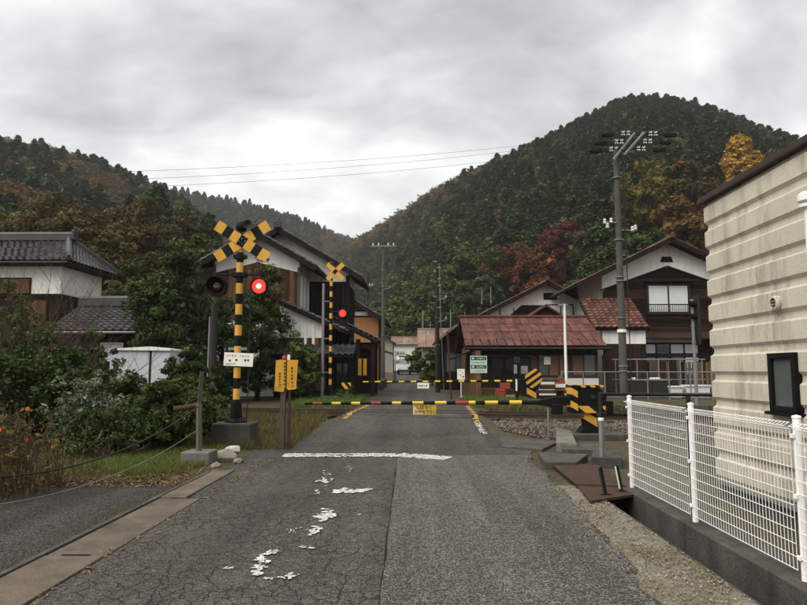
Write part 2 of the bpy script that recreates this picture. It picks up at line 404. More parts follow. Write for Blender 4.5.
MT['orange_wall'] = surf('ochre_plaster', (.33, .15, .065), .9, .12, .8, grime=(.2, .1, .05), gamt=.4)
MT['grey_wall'] = surf('grey_wall', (.26, .24, .2), .9, .12, .8, grime=(.12, .1, .08), gamt=.5)
MT['glass'] = glassy('window_glass', (.01, .011, .012))
MT['glass_white'] = glassy('curtained_glass', (.6, .61, .61), .15, .06)
MT['glass_grey'] = glassy('frosted_glass', (.08, .088, .088), .12, .3)
MT['curtain'] = surf('brown_paper', (.15, .085, .055), .8, .2, 2)
MT['alu'] = surf('brown_aluminium', (.03, .025, .021), .5, .2, 3, metal=.2)
MT['pole_conc'] = surf('pole_concrete', (.07, .07, .066), .88, .2, 2.2, .2, 40, grime=(.033, .033, .03), gamt=.65, gscale=(3, 3, .3))
MT['pole_dark'] = surf('pole_dark', (.026, .024, .022), .88, .25, 3, .2, 30)
MT['porcelain'] = surf('porcelain', (.62, .62, .6), .3, .05, 3, spec=.5)
MT['wire'] = surf('wire', (.02, .02, .02), .7, .1, 3)
MT['sign_white'] = surf('sign_white', (.72, .7, .63), .55, .05, 3, grime=(.5, .45, .35), gamt=.4)
MT['sign_yellow'] = surf('sign_yellow', (.5, .26, .03), .65, .12, 5, grime=(.09, .04, .016), gamt=.8, gscale=(4, 4, 4))
MT['sign_ochre'] = surf('sign_gold', (.46, .33, .06), .5, .08, 5)
MT['sign_pale'] = surf('sign_pale', (.62, .5, .26), .55, .08, 5)
MT['sign_green'] = surf('sign_green', (.015, .075, .048), .55, .1, 5)
MT['sign_mint'] = surf('sign_mint', (.42, .53, .44), .55, .08, 5)
MT['ink'] = surf('ink', (.02, .019, .018), .7, .2, 5)
MT['ink_brown'] = surf('ink_brown', (.09, .045, .012), .7, .2, 5)
MT['shed'] = surf('shed_white', (.5, .53, .55), .55, .05, 2, grime=(.28, .28, .27), gamt=.35)
MT['rock'] = surf('rock', (.2, .18, .145), .92, .35, 3, .7, 14, grime=(.06, .055, .04), gamt=.7, gscale=(3, 3, 3))
MT['bark'] = surf('bark', (.035, .027, .02), .95, .3, 4, .5, 20, grain=(5, 5, .8))
MT['twig'] = surf('twig', (.065, .043, .03), .92, .35, 4)
MT['grass'] = leafmat('grass', [(0.05836, 0.1084, 0.02001), (0.1, 0.1584, 0.03335), (0.1501, 0.1667, 0.05002)], .35)
MT['drygrass'] = leafmat('dry_grass', [(0.1265, 0.1012, 0.0414), (0.0805, 0.0828, 0.0253), (0.184, 0.1323, 0.06325)], .3)
MT['litter'] = leafmat('leaf_litter', [(0.1265, 0.0828, 0.0483), (0.184, 0.1265, 0.0782), (0.069, 0.0437, 0.0253)], .1)
MT['L_dark'] = leafmat('dark_leaf', [(0.0152, 0.02736, 0.0076), (0.0304, 0.05168, 0.01368), (0.076, 0.1003, 0.0304)], .2, .55, big=.35)
MT['L_mid'] = leafmat('mid_leaf', [(0.02506, 0.04176, 0.009744), (0.05568, 0.07795, 0.01949), (0.1044, 0.1225, 0.03619)], .25, .55, big=.35)
MT['L_pale'] = leafmat('variegated_leaf', [(0.03263, 0.04894, 0.02175), (0.1087, 0.1305, 0.07612), (0.2175, 0.2393, 0.1631)], .25)
MT['L_brown'] = leafmat('brown_autumn_leaf', [(0.066, 0.0396, 0.01452), (0.1089, 0.0693, 0.02376), (0.0462, 0.0396, 0.01386), (0.0297, 0.033, 0.01122)], .25, big=.45, bigscale=.5)
MT['L_red'] = leafmat('red_autumn_leaf', [(0.05437, 0.01088, 0.009788), (0.1087, 0.02175, 0.0174), (0.04894, 0.01522, 0.01088)], .25, big=.4, bigscale=.4)
MT['L_rust'] = leafmat('rust_autumn_leaf', [(0.087, 0.03045, 0.01305), (0.1359, 0.04785, 0.0174), (0.05437, 0.02827, 0.01305)], .25, big=.4, bigscale=.4)
MT['L_gold'] = leafmat('gold_autumn_leaf', [(0.3267, 0.1881, 0.02475), (0.4455, 0.2772, 0.04455), (0.2178, 0.1287, 0.02178)], .3, big=.25)
MT['L_olive'] = leafmat('olive_leaf', [(0.09384, 0.0782, 0.01877), (0.1564, 0.1212, 0.02815), (0.04692, 0.05161, 0.01408)], .25, big=.4, bigscale=.4)
MT['L_orange'] = leafmat('orange_leaf', [(0.1496, 0.0782, 0.02176), (0.1156, 0.06256, 0.0204), (0.0748, 0.04624, 0.017)], .25, big=.4, bigscale=.4)
MT['F_cedar'] = leafmat('forest_cedar', [(0.008748, 0.01701, 0.005346), (0.01944, 0.03499, 0.01021), (0.05346, 0.07582, 0.02333)], .15, objvar=.4)
MT['F_green'] = leafmat('forest_green', [(0.02003, 0.03081, 0.007704), (0.0493, 0.06316, 0.01695), (0.1155, 0.1171, 0.03389)], .2, objvar=.5)
MT['F_brown'] = leafmat('forest_brown', [(0.1035, 0.05482, 0.01949), (0.1705, 0.09131, 0.03167), (0.0609, 0.04872, 0.01705)], .2, objvar=.5)
MT['F_grey'] = leafmat('forest_bare', [(0.1305, 0.1073, 0.0812), (0.174, 0.145, 0.1131), (0.07975, 0.0696, 0.0493)], .1, objvar=.3)
MT['flower'] = leafmat('orange_petal', [(0.69, 0.1955, 0.0115), (0.7475, 0.2645, 0.023)], .3)
MT['stone_white'] = surf('pale_stone', (.4, .38, .33), .88, .2, 4, .4, 20, grime=(.15, .13, .1), gamt=.5, gscale=(4, 4, 4))
MT['plastic_red'] = surf('red_plastic', (.26, .05, .03), .6, .2, 3)
MT['lamp_on'] = emit('lit_red_lens', (1.0, .035, .03), .75)
MT['lamp_core'] = emit('lit_lamp_core', (1.0, .33, .16), 2.4)
MT['lamp_mid'] = emit('lit_lamp_halo', (1.0, .12, .06), 1.25)
MT['lamp_off'] = surf('unlit_red_lens', (.035, .004, .004), .25, .1, 5, spec=.4)
MT['chain'] = surf('chain_wire', (.09, .09, .086), .7, .2, 4, spec=.1)
MT['tin_dark'] = surf('dark_brown_tin', (.035, .02, .015), .6, .3, 2)
MT['shoulder_stone'] = surf('shoulder_stone', (.2, .185, .155), .95, .3, 2, island=.5)

# ================================================================== SETTING
rng = np.random.default_rng(7); rnd = random.Random(11)
# ---- ground sheet (a grid with an open ditch beside the right road edge)
DX0, DX1, DY1 = 2.36, 2.80, 8.9
def build_ground():
    xs = sorted(set([-3000, -900, -400, -200, -100, -60, -40, -30, -20, -14] + list(np.arange(-10, 10.1, .5)) + [14, 20, 30, 40, 60, 100, 200, 400, 900, 3000] +
                    [DX0, DX0+.03, DX1-.005, DX1, DX1+.02]))
    ys = sorted(set([-900, -200, -60, -20, -8] + list(np.arange(-4, 30.1, .5)) + [DY1, DY1+.04] + [33, 36, 40, 45, 50, 60, 70, 80, 100, 150, 220, 300, 500, 900, 3000]))
    vs = []; fs = []; nx = len(xs)
    for y in ys:
        for x in xs:
            z = g(y) - .02
            if DX0+.02 <= x <= DX1 and y <= DY1: z = -.34 + .04*noise.noise((x*3, y*2, 0))
            elif abs(y-20.55+.2*x) < 2.7 and (x < -2.4 or x > 2.3) and abs(x) < 60: z = min(z, .11)
            elif -14 < x < -3.4 and 9 < y < 20: z += .05*noise.noise((x*.8, y*.8, 3)) + .02
            vs.append((x, y, z))
    for j in range(len(ys)-1):
        for i in range(nx-1):
            fs.append((j*nx+i, j*nx+i+1, (j+1)*nx+i+1, (j+1)*nx+i))
    mb = MB(); mb.v = vs; mb.f = fs
    struct(mb.build('ground', MT['ground'], fix=False))
build_ground()

def strip(name, rows, mat, dz, nx=6, jit=0.0, seed=0, jr=None):
    """rows: (Y, xleft, xright); a sheet that follows the ground"""
    Ys = [r[0] for r in rows]; vs = []; fs = []
    yy = list(np.arange(Ys[0], min(Ys[-1], 30), .25)) + ([y for y in np.arange(30, Ys[-1], 2.0)] if Ys[-1] > 30 else []) + [Ys[-1]]
    for y in yy:
        a = np.interp(y, Ys, [r[1] for r in rows]); b = np.interp(y, Ys, [r[2] for r in rows])
        if jit:
            a += jit*(noise.noise((y*1.3, seed, 0)) + .6*noise.noise((y*4.1, seed, 5))); b += (jit if jr is None else jr)*(noise.noise((y*1.3, seed, 9)) + .6*noise.noise((y*4.1, seed, 15)))
        for i in range(nx+1):
            t = i/nx; vs.append((a+(b-a)*t, y, g(y)+dz))
    for j in range(len(yy)-1):
        for i in range(nx): fs.append((j*(nx+1)+i, j*(nx+1)+i+1, (j+1)*(nx+1)+i+1, (j+1)*(nx+1)+i))
    mb = MB(); mb.v = vs; mb.f = fs
    return mb.build(name, mat, fix=False)
ROAD = [(-6, -2.64, 1.62), (4.5, -2.64, 1.67), (8, -2.8, 1.95), (11.6, -3.05, 2.06), (13.4, -3.25, 2.35), (15.2, -2.7, 2.1), (16.5, -2.2, 1.85), (24, -1.98, 2.0),
        (27, -2.0, 2.1), (30, -1.75, 1.7), (40, -1.55, 1.45), (60, -1.6, 1.4), (80, -2.6, .6), (110, -5, -1.6)]
struct(strip('road', ROAD, MT['old_asphalt'], .0, jit=.05, seed=1, jr=.1))
struct(strip('road_resurfaced_lane', [(-6, -.24, 1.62), (4.5, -.24, 1.66), (8, -.27, 1.93), (11.2, -.30, 2.02), (12.5, -.32, 2.1)], MT['new_asphalt'], .006, jit=.02, seed=2, jr=.14))
struct(strip('shoulder', [(-6, 1.4, DX0), (8.9, 1.7, DX0), (9.4, 1.8, 2.3)], MT['gravel_shoulder'], -.008, jit=.03, seed=3))
struct(strip('yard_pavement', [(-6, -14, -3.22), (8.2, -9, -3.22), (9.0, -5.2, -3.22), (9.6, -4.2, -3.22)], MT['yard_asphalt'], .004, jit=.08, seed=4))
struct(strip('road_seam', [(-6, -.248, -.236), (4.5, -.248, -.236), (8, -.278, -.266), (11.2, -.308, -.296), (12.5, -.328, -.316)], MT['sig_black'], .0075, nx=1, jit=.02, seed=2))

# ---- ditch wall and its joints
w = thing('retaining_wall', 'low dark concrete wall in the ditch carrying the white mesh fence', 'wall', (2.95, 3, 0))
mb_y = [-6, -1.2, 1.9, 4.55, 7.0, 9.3]
for a, b in zip(mb_y[:-1], mb_y[1:]):
    MB().box(DX1-.02, 3.18, a+.006, b-.006, -.5, .035).build('wall_block', MT['concrete_dark'], w, bevel=.012)
MB().box(DX0-.05, DX0+.045, -6, DY1, -.5, -.012).build('ditch_lip', MT['concrete_dark'], w, bevel=.01)

# ---- covered gutter on the left
gt = thing('covered_gutter', 'long row of flat brownish gutter covers beside the left road edge', 'gutter', (-2.93, 4, 0))
ys_ = [-6, -2.0, .7, 3.2, 5.76, 8.3, 10.6]
for k, (a, b) in enumerate(zip(ys_[:-1], ys_[1:])):
    x0, x1 = -3.17, -2.66
    if a >= 8: x0, x1 = -3.2, -2.86
    zt = .012 + .006*(k % 2)
    MB().box(x0, x1, a+.012, b-.012, -.12, zt).build('gutter_cover', MT['concrete_brown'], gt, bevel=.008)
    MB().box(x0+.14, x1-.13, b-.03, b+.012, -.1, zt+.003).build('lifting_slot', MT['sig_black'], gt)
MB().box(-3.235, -3.18, -6, 10.4, -.15, .03).build('edging', MT['concrete_dark'], gt, bevel=.006)

# ---- hills
def tx(px): return (px-414)/FPX
def ridge(pts):
    """pts: (px, py, distance). returns functions of t: skyline slope, distance"""
    t = [tx(p[0]) for p in pts]; e = [(370-p[1])/FPX for p in pts]; d = [p[2] for p in pts]
    return t, e, d
RH = ridge([(300, 275, 430), (340, 250, 420), (370, 236, 405), (400, 217, 390), (430, 196, 375), (460, 180, 360), (500, 163, 345), (540, 148, 335), (580, 128, 325), (610, 112, 315),
            (640, 101, 305), (670, 99, 300), (700, 105, 292), (730, 117, 284), (760, 130, 275), (790, 143, 268), (850, 165, 255), (950, 190, 240), (1100, 220, 230), (1300, 260, 220)])
LH = ridge([(-500, 190, 230), (-250, 150, 250), (-100, 136, 270), (-30, 134, 280), (0, 139, 285), (35, 146, 290), (60, 155, 295), (100, 170, 300), (140, 187, 305), (180, 206, 312), (220, 236, 320), (260, 275, 330), (300, 320, 340)])
FH = ridge([(60, 220, 520), (120, 195, 520), (160, 193, 520), (190, 199, 520), (230, 207, 530), (260, 213, 535), (300, 227, 545), (330, 238, 550), (350, 246, 555), (380, 256, 560), (420, 262, 560), (480, 262, 560)])
RB = ([tx(300), tx(400), tx(450), tx(520), tx(620), tx(800), tx(1300)], [330, 150, 95, 70, 58, 52, 50])
LB = ([tx(-500), tx(0), tx(100), tx(200), tx(300)], [60, 62, 75, 120, 230])
FB = ([tx(60), tx(250), tx(480)], [300, 330, 360])
def hill_h(X, Y, RD, B, tree):
    t = X/np.maximum(Y, 1)
    e = np.interp(t, RD[0], RD[1]); D = np.interp(t, RD[0], RD[2]); Y0 = np.interp(t, B[0], B[1])
    zr = EYE.z + e*D - tree
    s = np.clip((Y-Y0)/(D-Y0), 0, 1)
    up = zr*(.25*np.sin(s*math.pi/2) + .75*s**1.12)
    dn = np.clip((Y-D)/260, 0, 1)
    return np.where(Y > D, zr*(1-dn*dn), up)
def bumps(X, Y, amp, sc):
    a = np.zeros_like(X)
    for (kx, ky, ph, am) in ((1, .6, 0, 1), (-.7, 1.1, 2, .8), (1.9, -1.3, 4, .45), (.4, 2.3, 1, .4), (2.7, 2.1, 3, .25)):
        a += am*np.sin(X*kx/sc+ph)*np.cos(Y*ky/sc+ph*1.7)
    return a*amp
def ground_z(X, Y):
    X = np.asarray(X, float); Y = np.asarray(Y, float)
    base = np.interp(Y, GY, GZ)
    def one(RD, B, tr, am, tlim):
        h = hill_h(X, Y, RD, B, tr); fade = np.clip(h/25, 0, 1)
        D = np.interp(X/np.maximum(Y, 1), RD[0], RD[2]); ff = np.clip(np.abs(Y-D)/40, 0, 1)
        return np.maximum(h + bumps(X, Y, am, 22)*fade*ff, 0)
    t = X/np.maximum(Y, 1)
    r = np.where(t > tx(300), one(RH, RB, 10.5, 2.2, None), 0); l = np.where(t < tx(300), one(LH, LB, 10, 2.2, None), 0)
    f = np.where((t > tx(60)) & (t < tx(480)), one(FH, FB, 9.5, 3, None), 0)
    return base, l, r, f
def hill_mesh(name, which, t0, t1, ya, yb, nt_, ny):
    T = np.linspace(t0, t1, nt_); Y = np.linspace(ya, yb, ny)
    TT, YY = np.meshgrid(T, Y); XX = TT*YY
    b, l, r, f = ground_z(XX, YY); h = {'l': l, 'r': r, 'f': f}[which]
    Z = np.where(h > .01, b+h, b-.6)
    V = np.stack([XX.ravel(), YY.ravel(), Z.ravel()], 1)
    idx = np.arange(nt_*ny).reshape(ny, nt_)
    F = np.stack([idx[:-1, :-1].ravel(), idx[:-1, 1:].ravel(), idx[1:, 1:].ravel(), idx[1:, :-1].ravel()], 1)
    o = bpy.data.objects.new(name, np_mesh(name, V, F, MT['hill'], smooth=True)); link(o); struct(o)
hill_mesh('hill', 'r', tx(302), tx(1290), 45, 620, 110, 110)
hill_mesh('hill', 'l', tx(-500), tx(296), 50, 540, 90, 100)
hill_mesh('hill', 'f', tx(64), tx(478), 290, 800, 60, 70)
def zg(X, Y):
    b, l, r, f = ground_z(np.array([X]), np.array([Y])); return float(b[0] + max(l[0], r[0], f[0]))

# ---- leaves
def leaf_quads(C, Nn, size, rs, flat=.5, aspect=1.6):
    """C (n,3) centres, Nn (n,3) preferred normals; returns V,F of one quad per centre"""
    n = len(C)
    nn = Nn + rs.normal(0, flat, (n, 3)); nn /= np.linalg.norm(nn, axis=1, keepdims=True)+1e-9
    a = rs.normal(0, 1, (n, 3)); a -= (a*nn).sum(1, keepdims=True)*nn; a /= np.linalg.norm(a, axis=1, keepdims=True)+1e-9
    b = np.cross(nn, a)
    s = (size*np.exp(rs.normal(0, .42, n)))[:, None] if np.isscalar(size) else size[:, None]
    a = a*s*.5*aspect; b = b*s*.5
    V = np.stack([C-a*.9, C-b*.9+a*.1, C+a, C+b*.9+a*.1], 1).reshape(-1, 3)
    F = np.arange(4*n).reshape(n, 4)
    return V, F
def crown_points(rs, n_clump, per, rx, ry, rz, cz, clump_r, conical=False, lumpy=.35, hollow=.55, squash=.7):
    cs = []
    while len(cs) < n_clump:
        if conical:
            h = rs.random()**1.25; rad = (1-h**1.7)**.85*(.55+.45*rs.random()**.5)+.03; a = rs.random()*2*math.pi
            cs.append((math.cos(a)*rad*rx, math.sin(a)*rad*ry, cz-rz+2*rz*h))
        else:
            p = rs.normal(0, 1, 3); p /= np.linalg.norm(p); r = hollow+(1-hollow)*rs.random()**.6
            k = 1 + lumpy*noise.noise(Vector(p*1.7)+Vector((cz, rx, 0)))*1.6
            q = p*r*k
            if q[2] < -.75: continue
            cs.append((q[0]*rx, q[1]*ry, cz+q[2]*rz))
    cs = np.array(cs)
    C = np.repeat(cs, per, 0); d = rs.normal(0, 1, C.shape); d /= np.linalg.norm(d, axis=1, keepdims=True)
    rr = clump_r*(.5+.5*rs.random((len(C), 1)))*np.repeat(.7+.6*rs.random((n_clump, 1)), per, 0)
    P = C + d*rr*np.array([1, 1, squash])
    Nn = d*.7 + np.array([0, 0, .55]) + (P-np.array([0, 0, cz]))*.25/max(rx, .1)
    return P, Nn, cs
def trunk_mb(rs, H, r0, cs, nl=7, lean=0.0, top=.75):
    mb = MB(); pts = []; x = y = 0
    for k in range(7):
        pts.append(Vector((x, y, H*top*k/6))); x += rs.normal(0, .02)*H*.5+lean*H*.02; y += rs.normal(0, .02)*H*.5
    mb.path(pts, r0, 7, r0*.3)
    idx = rs.choice(len(cs), min(nl, len(cs)), replace=False)
    for i in idx:
        e = Vector(cs[i]); k = min(5, max(1, int(2+rs.random()*4))); s = pts[k]
        if e.z < s.z: s = pts[max(1, k-2)]
        m = (s+e)/2 + Vector((0, 0, .06*H)) + Vector(rs.normal(0, .03*H, 3))
        mb.path([s, m, e], r0*.38, 5, r0*.1)
    return mb
def make_tree(name, label, base, H, rx, rz, leaf, size, seed, n_clump=90, per=45, cat='tree', group=None, clump_r=None, r0=None, ry=None,
              trunk_mat='bark', cz=None, conical=False, lumpy=.35, hollow=.5, lean=0, crown_name='crown', trunk_name='trunk', sub=None, flat=.5, nl=9):
    rs = np.random.default_rng(seed); t = thing(name, label, cat, base, 0, group)
    cz = H-rz if cz is None else cz; ry = rx if ry is None else ry
    clump_r = clump_r or rx*.28; r0 = r0 or H*.02
    P, Nn, cs = crown_points(rs, n_clump, per, rx, ry, rz, cz, clump_r, conical, lumpy, hollow)
    P[:, 2] = np.maximum(P[:, 2], .03)
    V, F = leaf_quads(P, Nn, size, rs, flat)
    o = bpy.data.objects.new(crown_name, np_mesh(crown_name, V, F, MT[leaf])); link(o, t)
    mb = trunk_mb(rs, H, r0, cs, nl, lean=lean)
    me = mb.build(trunk_name, MT[trunk_mat], mesh_only=True, smooth=True)
    o2 = bpy.data.objects.new(trunk_name, me); link(o2, t)
    return t

# ---- forest templates
def template(kind, seed):
    rs = np.random.default_rng(seed)
    if kind == 'cedar':
        P, Nn, cs = crown_points(rs, 190, 22, .22, .22, .46, .54, .055, conical=True, squash=.8); leaf = 'F_cedar'; size = .027
        Nn = Nn + np.array([0, 0, .4])
    else:
        P, Nn, cs = crown_points(rs, 90, 44, .36, .36, .36, .62, .1, lumpy=.5, hollow=.45); size = .032
        leaf = {'green': 'F_green', 'brown': 'F_brown', 'bare': 'F_grey'}[kind]
        if kind == 'bare':
            keep = rs.random(len(P)) < .4; P = P[keep]; Nn = Nn[keep]; size = .026
    V, F = leaf_quads(P, Nn, size, rs)
    tm = trunk_mb(rs, 1.0, .016, cs, nl=9, top=.85)
    crown = np_mesh('crown', V, F, MT[leaf])
    trunk = tm.build('trunk', MT['bark'], mesh_only=True)
    nv = len(V)
    tv = np.array(tm.v)
    # joined copy for the wood on the far slopes (quads only)
    tq = [f for f in tm.f if len(f) == 4]
    J = np_mesh('tree_in_wood', np.vstack([V, tv]), np.vstack([F, np.array(tq)+nv]), MT[leaf]); J.materials.append(MT['bark'])
    J.polygons.foreach_set('material_index', np.concatenate([np.zeros(len(F)), np.ones(len(tq))]).astype(np.int32))
    return crown, trunk, J
TPL = [template('cedar', 1), template('cedar', 2), template('cedar', 3), template('cedar', 4), template('green', 5), template('green', 6), template('green', 7), template('brown', 8), template('brown', 9), template('bare', 10)]
wood = bpy.data.collections.new('wood_templates')
for k, (c, t, j) in enumerate(TPL):
    wood.objects.link(bpy.data.objects.new('wood_%02d' % k, j))
def forest_nodes():
    ng = bpy.data.node_groups.new('wood', 'GeometryNodeTree')
    ng.interface.new_socket('Geometry', in_out='INPUT', socket_type='NodeSocketGeometry')
    ng.interface.new_socket('Geometry', in_out='OUTPUT', socket_type='NodeSocketGeometry')
    N = ng.nodes.new; L = ng.links.new
    gi = N('NodeGroupInput'); go = N('NodeGroupOutput'); ip = N('GeometryNodeInstanceOnPoints'); ci = N('GeometryNodeCollectionInfo')
    ci.inputs['Collection'].default_value = wood; ci.inputs['Separate Children'].default_value = True; ci.inputs['Reset Children'].default_value = True
    def attr(n, ty):
        a = N('GeometryNodeInputNamedAttribute'); a.data_type = ty; a.inputs['Name'].default_value = n; return a.outputs['Attribute']
    L(gi.outputs[0], ip.inputs['Points']); L(ci.outputs[0], ip.inputs['Instance']); ip.inputs['Pick Instance'].default_value = True
    L(attr('idx', 'INT'), ip.inputs['Instance Index']); L(attr('rot', 'FLOAT_VECTOR'), ip.inputs['Rotation']); L(attr('scl', 'FLOAT_VECTOR'), ip.inputs['Scale'])
    L(ip.outputs[0], go.inputs[0])
    return ng
WOOD_NG = forest_nodes()
NEAR_TREES = []
# single trees that stand out on the slopes: (px, top py, crown w px, crown h px, height m, leaf, label)
FEATURE = [
    (567, 224, 44, 50, 9, 'L_red', 'deep crimson maple above the white gabled house'),
    (508, 248, 58, 48, 9, 'L_rust', 'rust red tree left of the crimson maple'),
    (540, 256, 46, 46, 9, 'L_rust', 'dull red brown tree in front of the crimson maple'),
    (478, 276, 44, 40, 8, 'L_brown', 'small brown tree left of the rust red tree'),
    (452, 296, 48, 40, 5, 'L_olive', 'olive yellow bush behind the dark utility pole'),
    (655, 176, 68, 66, 13, 'L_olive', 'yellow olive tree right of the tall concrete pole'),
    (704, 176, 64, 62, 13, 'L_brown', 'brown tree above the roof of the brown house'),
    (690, 206, 56, 60, 11, 'L_orange', 'orange brown tree directly behind the brown house ridge'),
    (752, 137, 50, 62, 16, 'L_gold', 'bright golden ginkgo above the cream building'),
    (610, 238, 60, 66, 11, 'L_dark', 'dark green tree left of the concrete pole base'),
    (640, 232, 56, 60, 11, 'L_dark', 'dark green tree just left of the brown house ridge'),
    (590, 278, 40, 36, 7, 'L_dark', 'dark bush beside the white gabled house roof')]
def solve_Y(px, py, H):
    Ys = np.arange(52, 300, 1.0); 
    for Y in Ys:
        p = at(px, py, Y)
        if p.z-zg(p.x, Y) < H: return float(Y)
    return 250.0
FEAT = [(f, solve_Y(f[0], f[1], f[4])) for f in FEATURE]
def hidden_by(px, Y):
    for f, FY in FEAT:
        if abs(px-f[0]) < f[2]*.55 and FY-26 < Y < FY+5: return True
    return False
def forest(name, which, label, px0, px1, spacing, hmin, hmax, autumn, seed, near=None):
    rs = np.random.default_rng(seed)
    B = {'r': RB, 'l': LB, 'f': FB}[which]; RD = {'r': RH, 'l': LH, 'f': FH}[which]
    t0, t1 = tx(px0), tx(px1); pts = []; ids = []; rots = []; scs = []
    y = 50.0
    while y < 600:
        sp = spacing*(.8+.5*min(y, 400)/400)
        x = t0*y
        while x < t1*y:
            X = x+rs.uniform(-.45, .45)*sp; Y = y+rs.uniform(-.45, .45)*sp; x += sp
            t = X/Y
            if which == 'r' and hidden_by(t*FPX+414, Y): continue
            D = np.interp(t, RD[0], RD[2]); Y0 = np.interp(t, B[0], B[1])
            if Y < Y0+1 or Y > D+12: continue
            s = (Y-Y0)/(D-Y0)
            a = autumn(t, s, noise.noise((X/28., Y/28., seed)))
            u = rs.random()
            if u < a: k = int(rs.choice([7, 8, 8, 9])) if rs.random() < .75 else int(rs.integers(4, 7))
            elif u < a+.3+.5*max(0, noise.noise((X/40., Y/40., 5+seed))): k = int(rs.integers(4, 7))
            else: k = int(rs.integers(0, 4))
            if which == 'r' and s > .86 and t > tx(685) and rs.random() < .6: k = 9
            h = rs.uniform(hmin, hmax)*(1.15 if k < 4 else .85)
            if s < .12: h *= .8
            pts.append((X, Y)); ids.append(k); rots.append((rs.normal(0, .04), rs.normal(0, .04), rs.uniform(0, 6.28)))
            w = h*rs.uniform(.9, 1.25); scs.append((w, w, h))
        y += sp*.9
    P = np.array(pts); b, l, r, f = ground_z(P[:, 0], P[:, 1]); Z = b+{'r': r, 'l': l, 'f': f}[which]-.3
    P3 = np.column_stack([P, Z]); ids = np.array(ids); rots = np.array(rots); scs = np.array(scs)
    keep = np.ones(len(P3), bool)
    if near:
        for i in np.where(P3[:, 1] < near)[0]:
            t = P3[i, 0]/P3[i, 1]
            if tx(-10) < t < tx(720): NEAR_TREES.append((which, ids[i], P3[i], rots[i], scs[i])); keep[i] = False
    P3, ids, rots, scs = P3[keep], ids[keep], rots[keep], scs[keep]
    me = bpy.data.meshes.new(name); me.vertices.add(len(P3)); me.vertices.foreach_set('co', P3.astype(np.float32).ravel())
    for nme, ty, arr, key in (('idx', 'INT', ids.astype(np.int32), 'value'), ('rot', 'FLOAT_VECTOR', rots.astype(np.float32).ravel(), 'vector'), ('scl', 'FLOAT_VECTOR', scs.astype(np.float32).ravel(), 'vector')):
        at_ = me.attributes.new(nme, ty, 'POINT'); at_.data.foreach_set(key, arr)
    o = bpy.data.objects.new(name, me); link(o); stuff(o, label, 'wood')
    md = o.modifiers.new('wood', 'NODES'); md.node_group = WOOD_NG
    print('forest', name, len(P3))
def autumn_r(t, s, n):
    px = t*FPX+414
    a = .02 + .16*max(0, n)
    if px < 580: a += np.clip((s-.5)*2.2, 0, .8)*np.clip((590-px)/110, 0, 1)     # bare brown crest on the left flank
    if s > .9: a += .1
    return a
def autumn_l(t, s, n): return .34 + .6*max(0, n+.15) + (.1 if s > .8 else 0)
def autumn_f(t, s, n): return .06 + .2*max(0, n) + (.5 if t > tx(318) else 0)
forest('hillside_wood', 'r', 'dark cedar wood with brown patches covering the tall right hill', 302, 900, 2.7, 6.8, 10.2, autumn_r, 21, 92)
forest('hillside_wood', 'l', 'mixed green and brown wood covering the left hill', -60, 290, 3.1, 6.3, 10, autumn_l, 22, 92)
forest('hillside_wood', 'f', 'hazy dark wood on the far hill closing the valley', 64, 470, 4.0, 8, 11.5, autumn_f, 23)
kinds = {0: 'cedar_tree', 4: 'broadleaf_tree', 7: 'brown_tree'}
for which, k, p, rot, sc in NEAR_TREES:
    kk = 'cedar_tree' if k < 4 else ('broadleaf_tree' if k < 7 else 'autumn_tree')
    side = 'right' if which == 'r' else 'left'
    lab = {'cedar_tree': 'narrow dark cedar', 'broadleaf_tree': 'round green tree', 'autumn_tree': 'brown autumn tree'}[kk] + ' in the lowest rows of trees on the %s hillside' % side
    t = thing(kk, lab, 'tree', tuple(p), 0, '%ss at the foot of the %s hill' % (kk.replace('_', ' '), side))
    t.rotation_euler = tuple(rot); t.scale = tuple(sc)
    for nm, me in (('crown', TPL[k][0]), ('trunk', TPL[k][1])):
        o = bpy.data.objects.new(nm, me); COL.objects.link(o); o.parent = t
print('near trees', len(NEAR_TREES))

# ================================================================== BUILDINGS
def tile_roof(A, B, C, D, tw=.27, th=.27, amp=.06, step=.04):
    """A,B eave left/right, C,D ridge right/left; rows of curved tiles"""
    A, B, C, D = map(Vector, (A, B, C, D)); mb = MB()
    n = (B-A).cross(D-A).normalized()
    if n.z < 0: n = -n
    rows = max(2, round(((D-A).length)/th))
    us = (0, .3, .55, .8); hs = (0.15, 0.0, .45, 1.0)
    for r in range(rows):
        v0 = r/rows; v1 = (r+1.12)/rows
        l0, r0 = A.lerp(D, v0), B.lerp(C, v0); l1, r1 = A.lerp(D, min(v1, 1)), B.lerp(C, min(v1, 1))
        cols = max(1, round((r0-l0).length/tw))
        for c in range(cols):
            vs = []
            for k in range(5):
                u = (c+(us[k] if k < 4 else 1))/cols; h = (hs[k] if k < 4 else .15)*amp
                a = l0.lerp(r0, u); b = l1.lerp(r1, u)
                vs += [a+n*(h-.012), a+n*(h+step), b+n*h]
            fs = []
            for k in range(4):
                o = k*3; fs += [(o, o+3, o+4, o+1), (o+1, o+4, o+5, o+2)]
            mb.add(vs, fs)
    return mb
def sheet(A, B, C, D, t=.06):
    return MB().slab(A, B, C, D, t)
def ridge_cap(p0, p1, w=.26, h=.22):
    p0 = Vector(p0); p1 = Vector(p1); mb = MB(); up = Vector((0, 0, 1))
    mb.bar(p0+up*h*.3, p1+up*h*.3, w, h*.6); mb.bar(p0+up*h*.72, p1+up*h*.72, w*.72, h*.26)
    mb.tube(p0+up*h*.92, p1+up*h*.92, w*.3, n=8)
    return mb
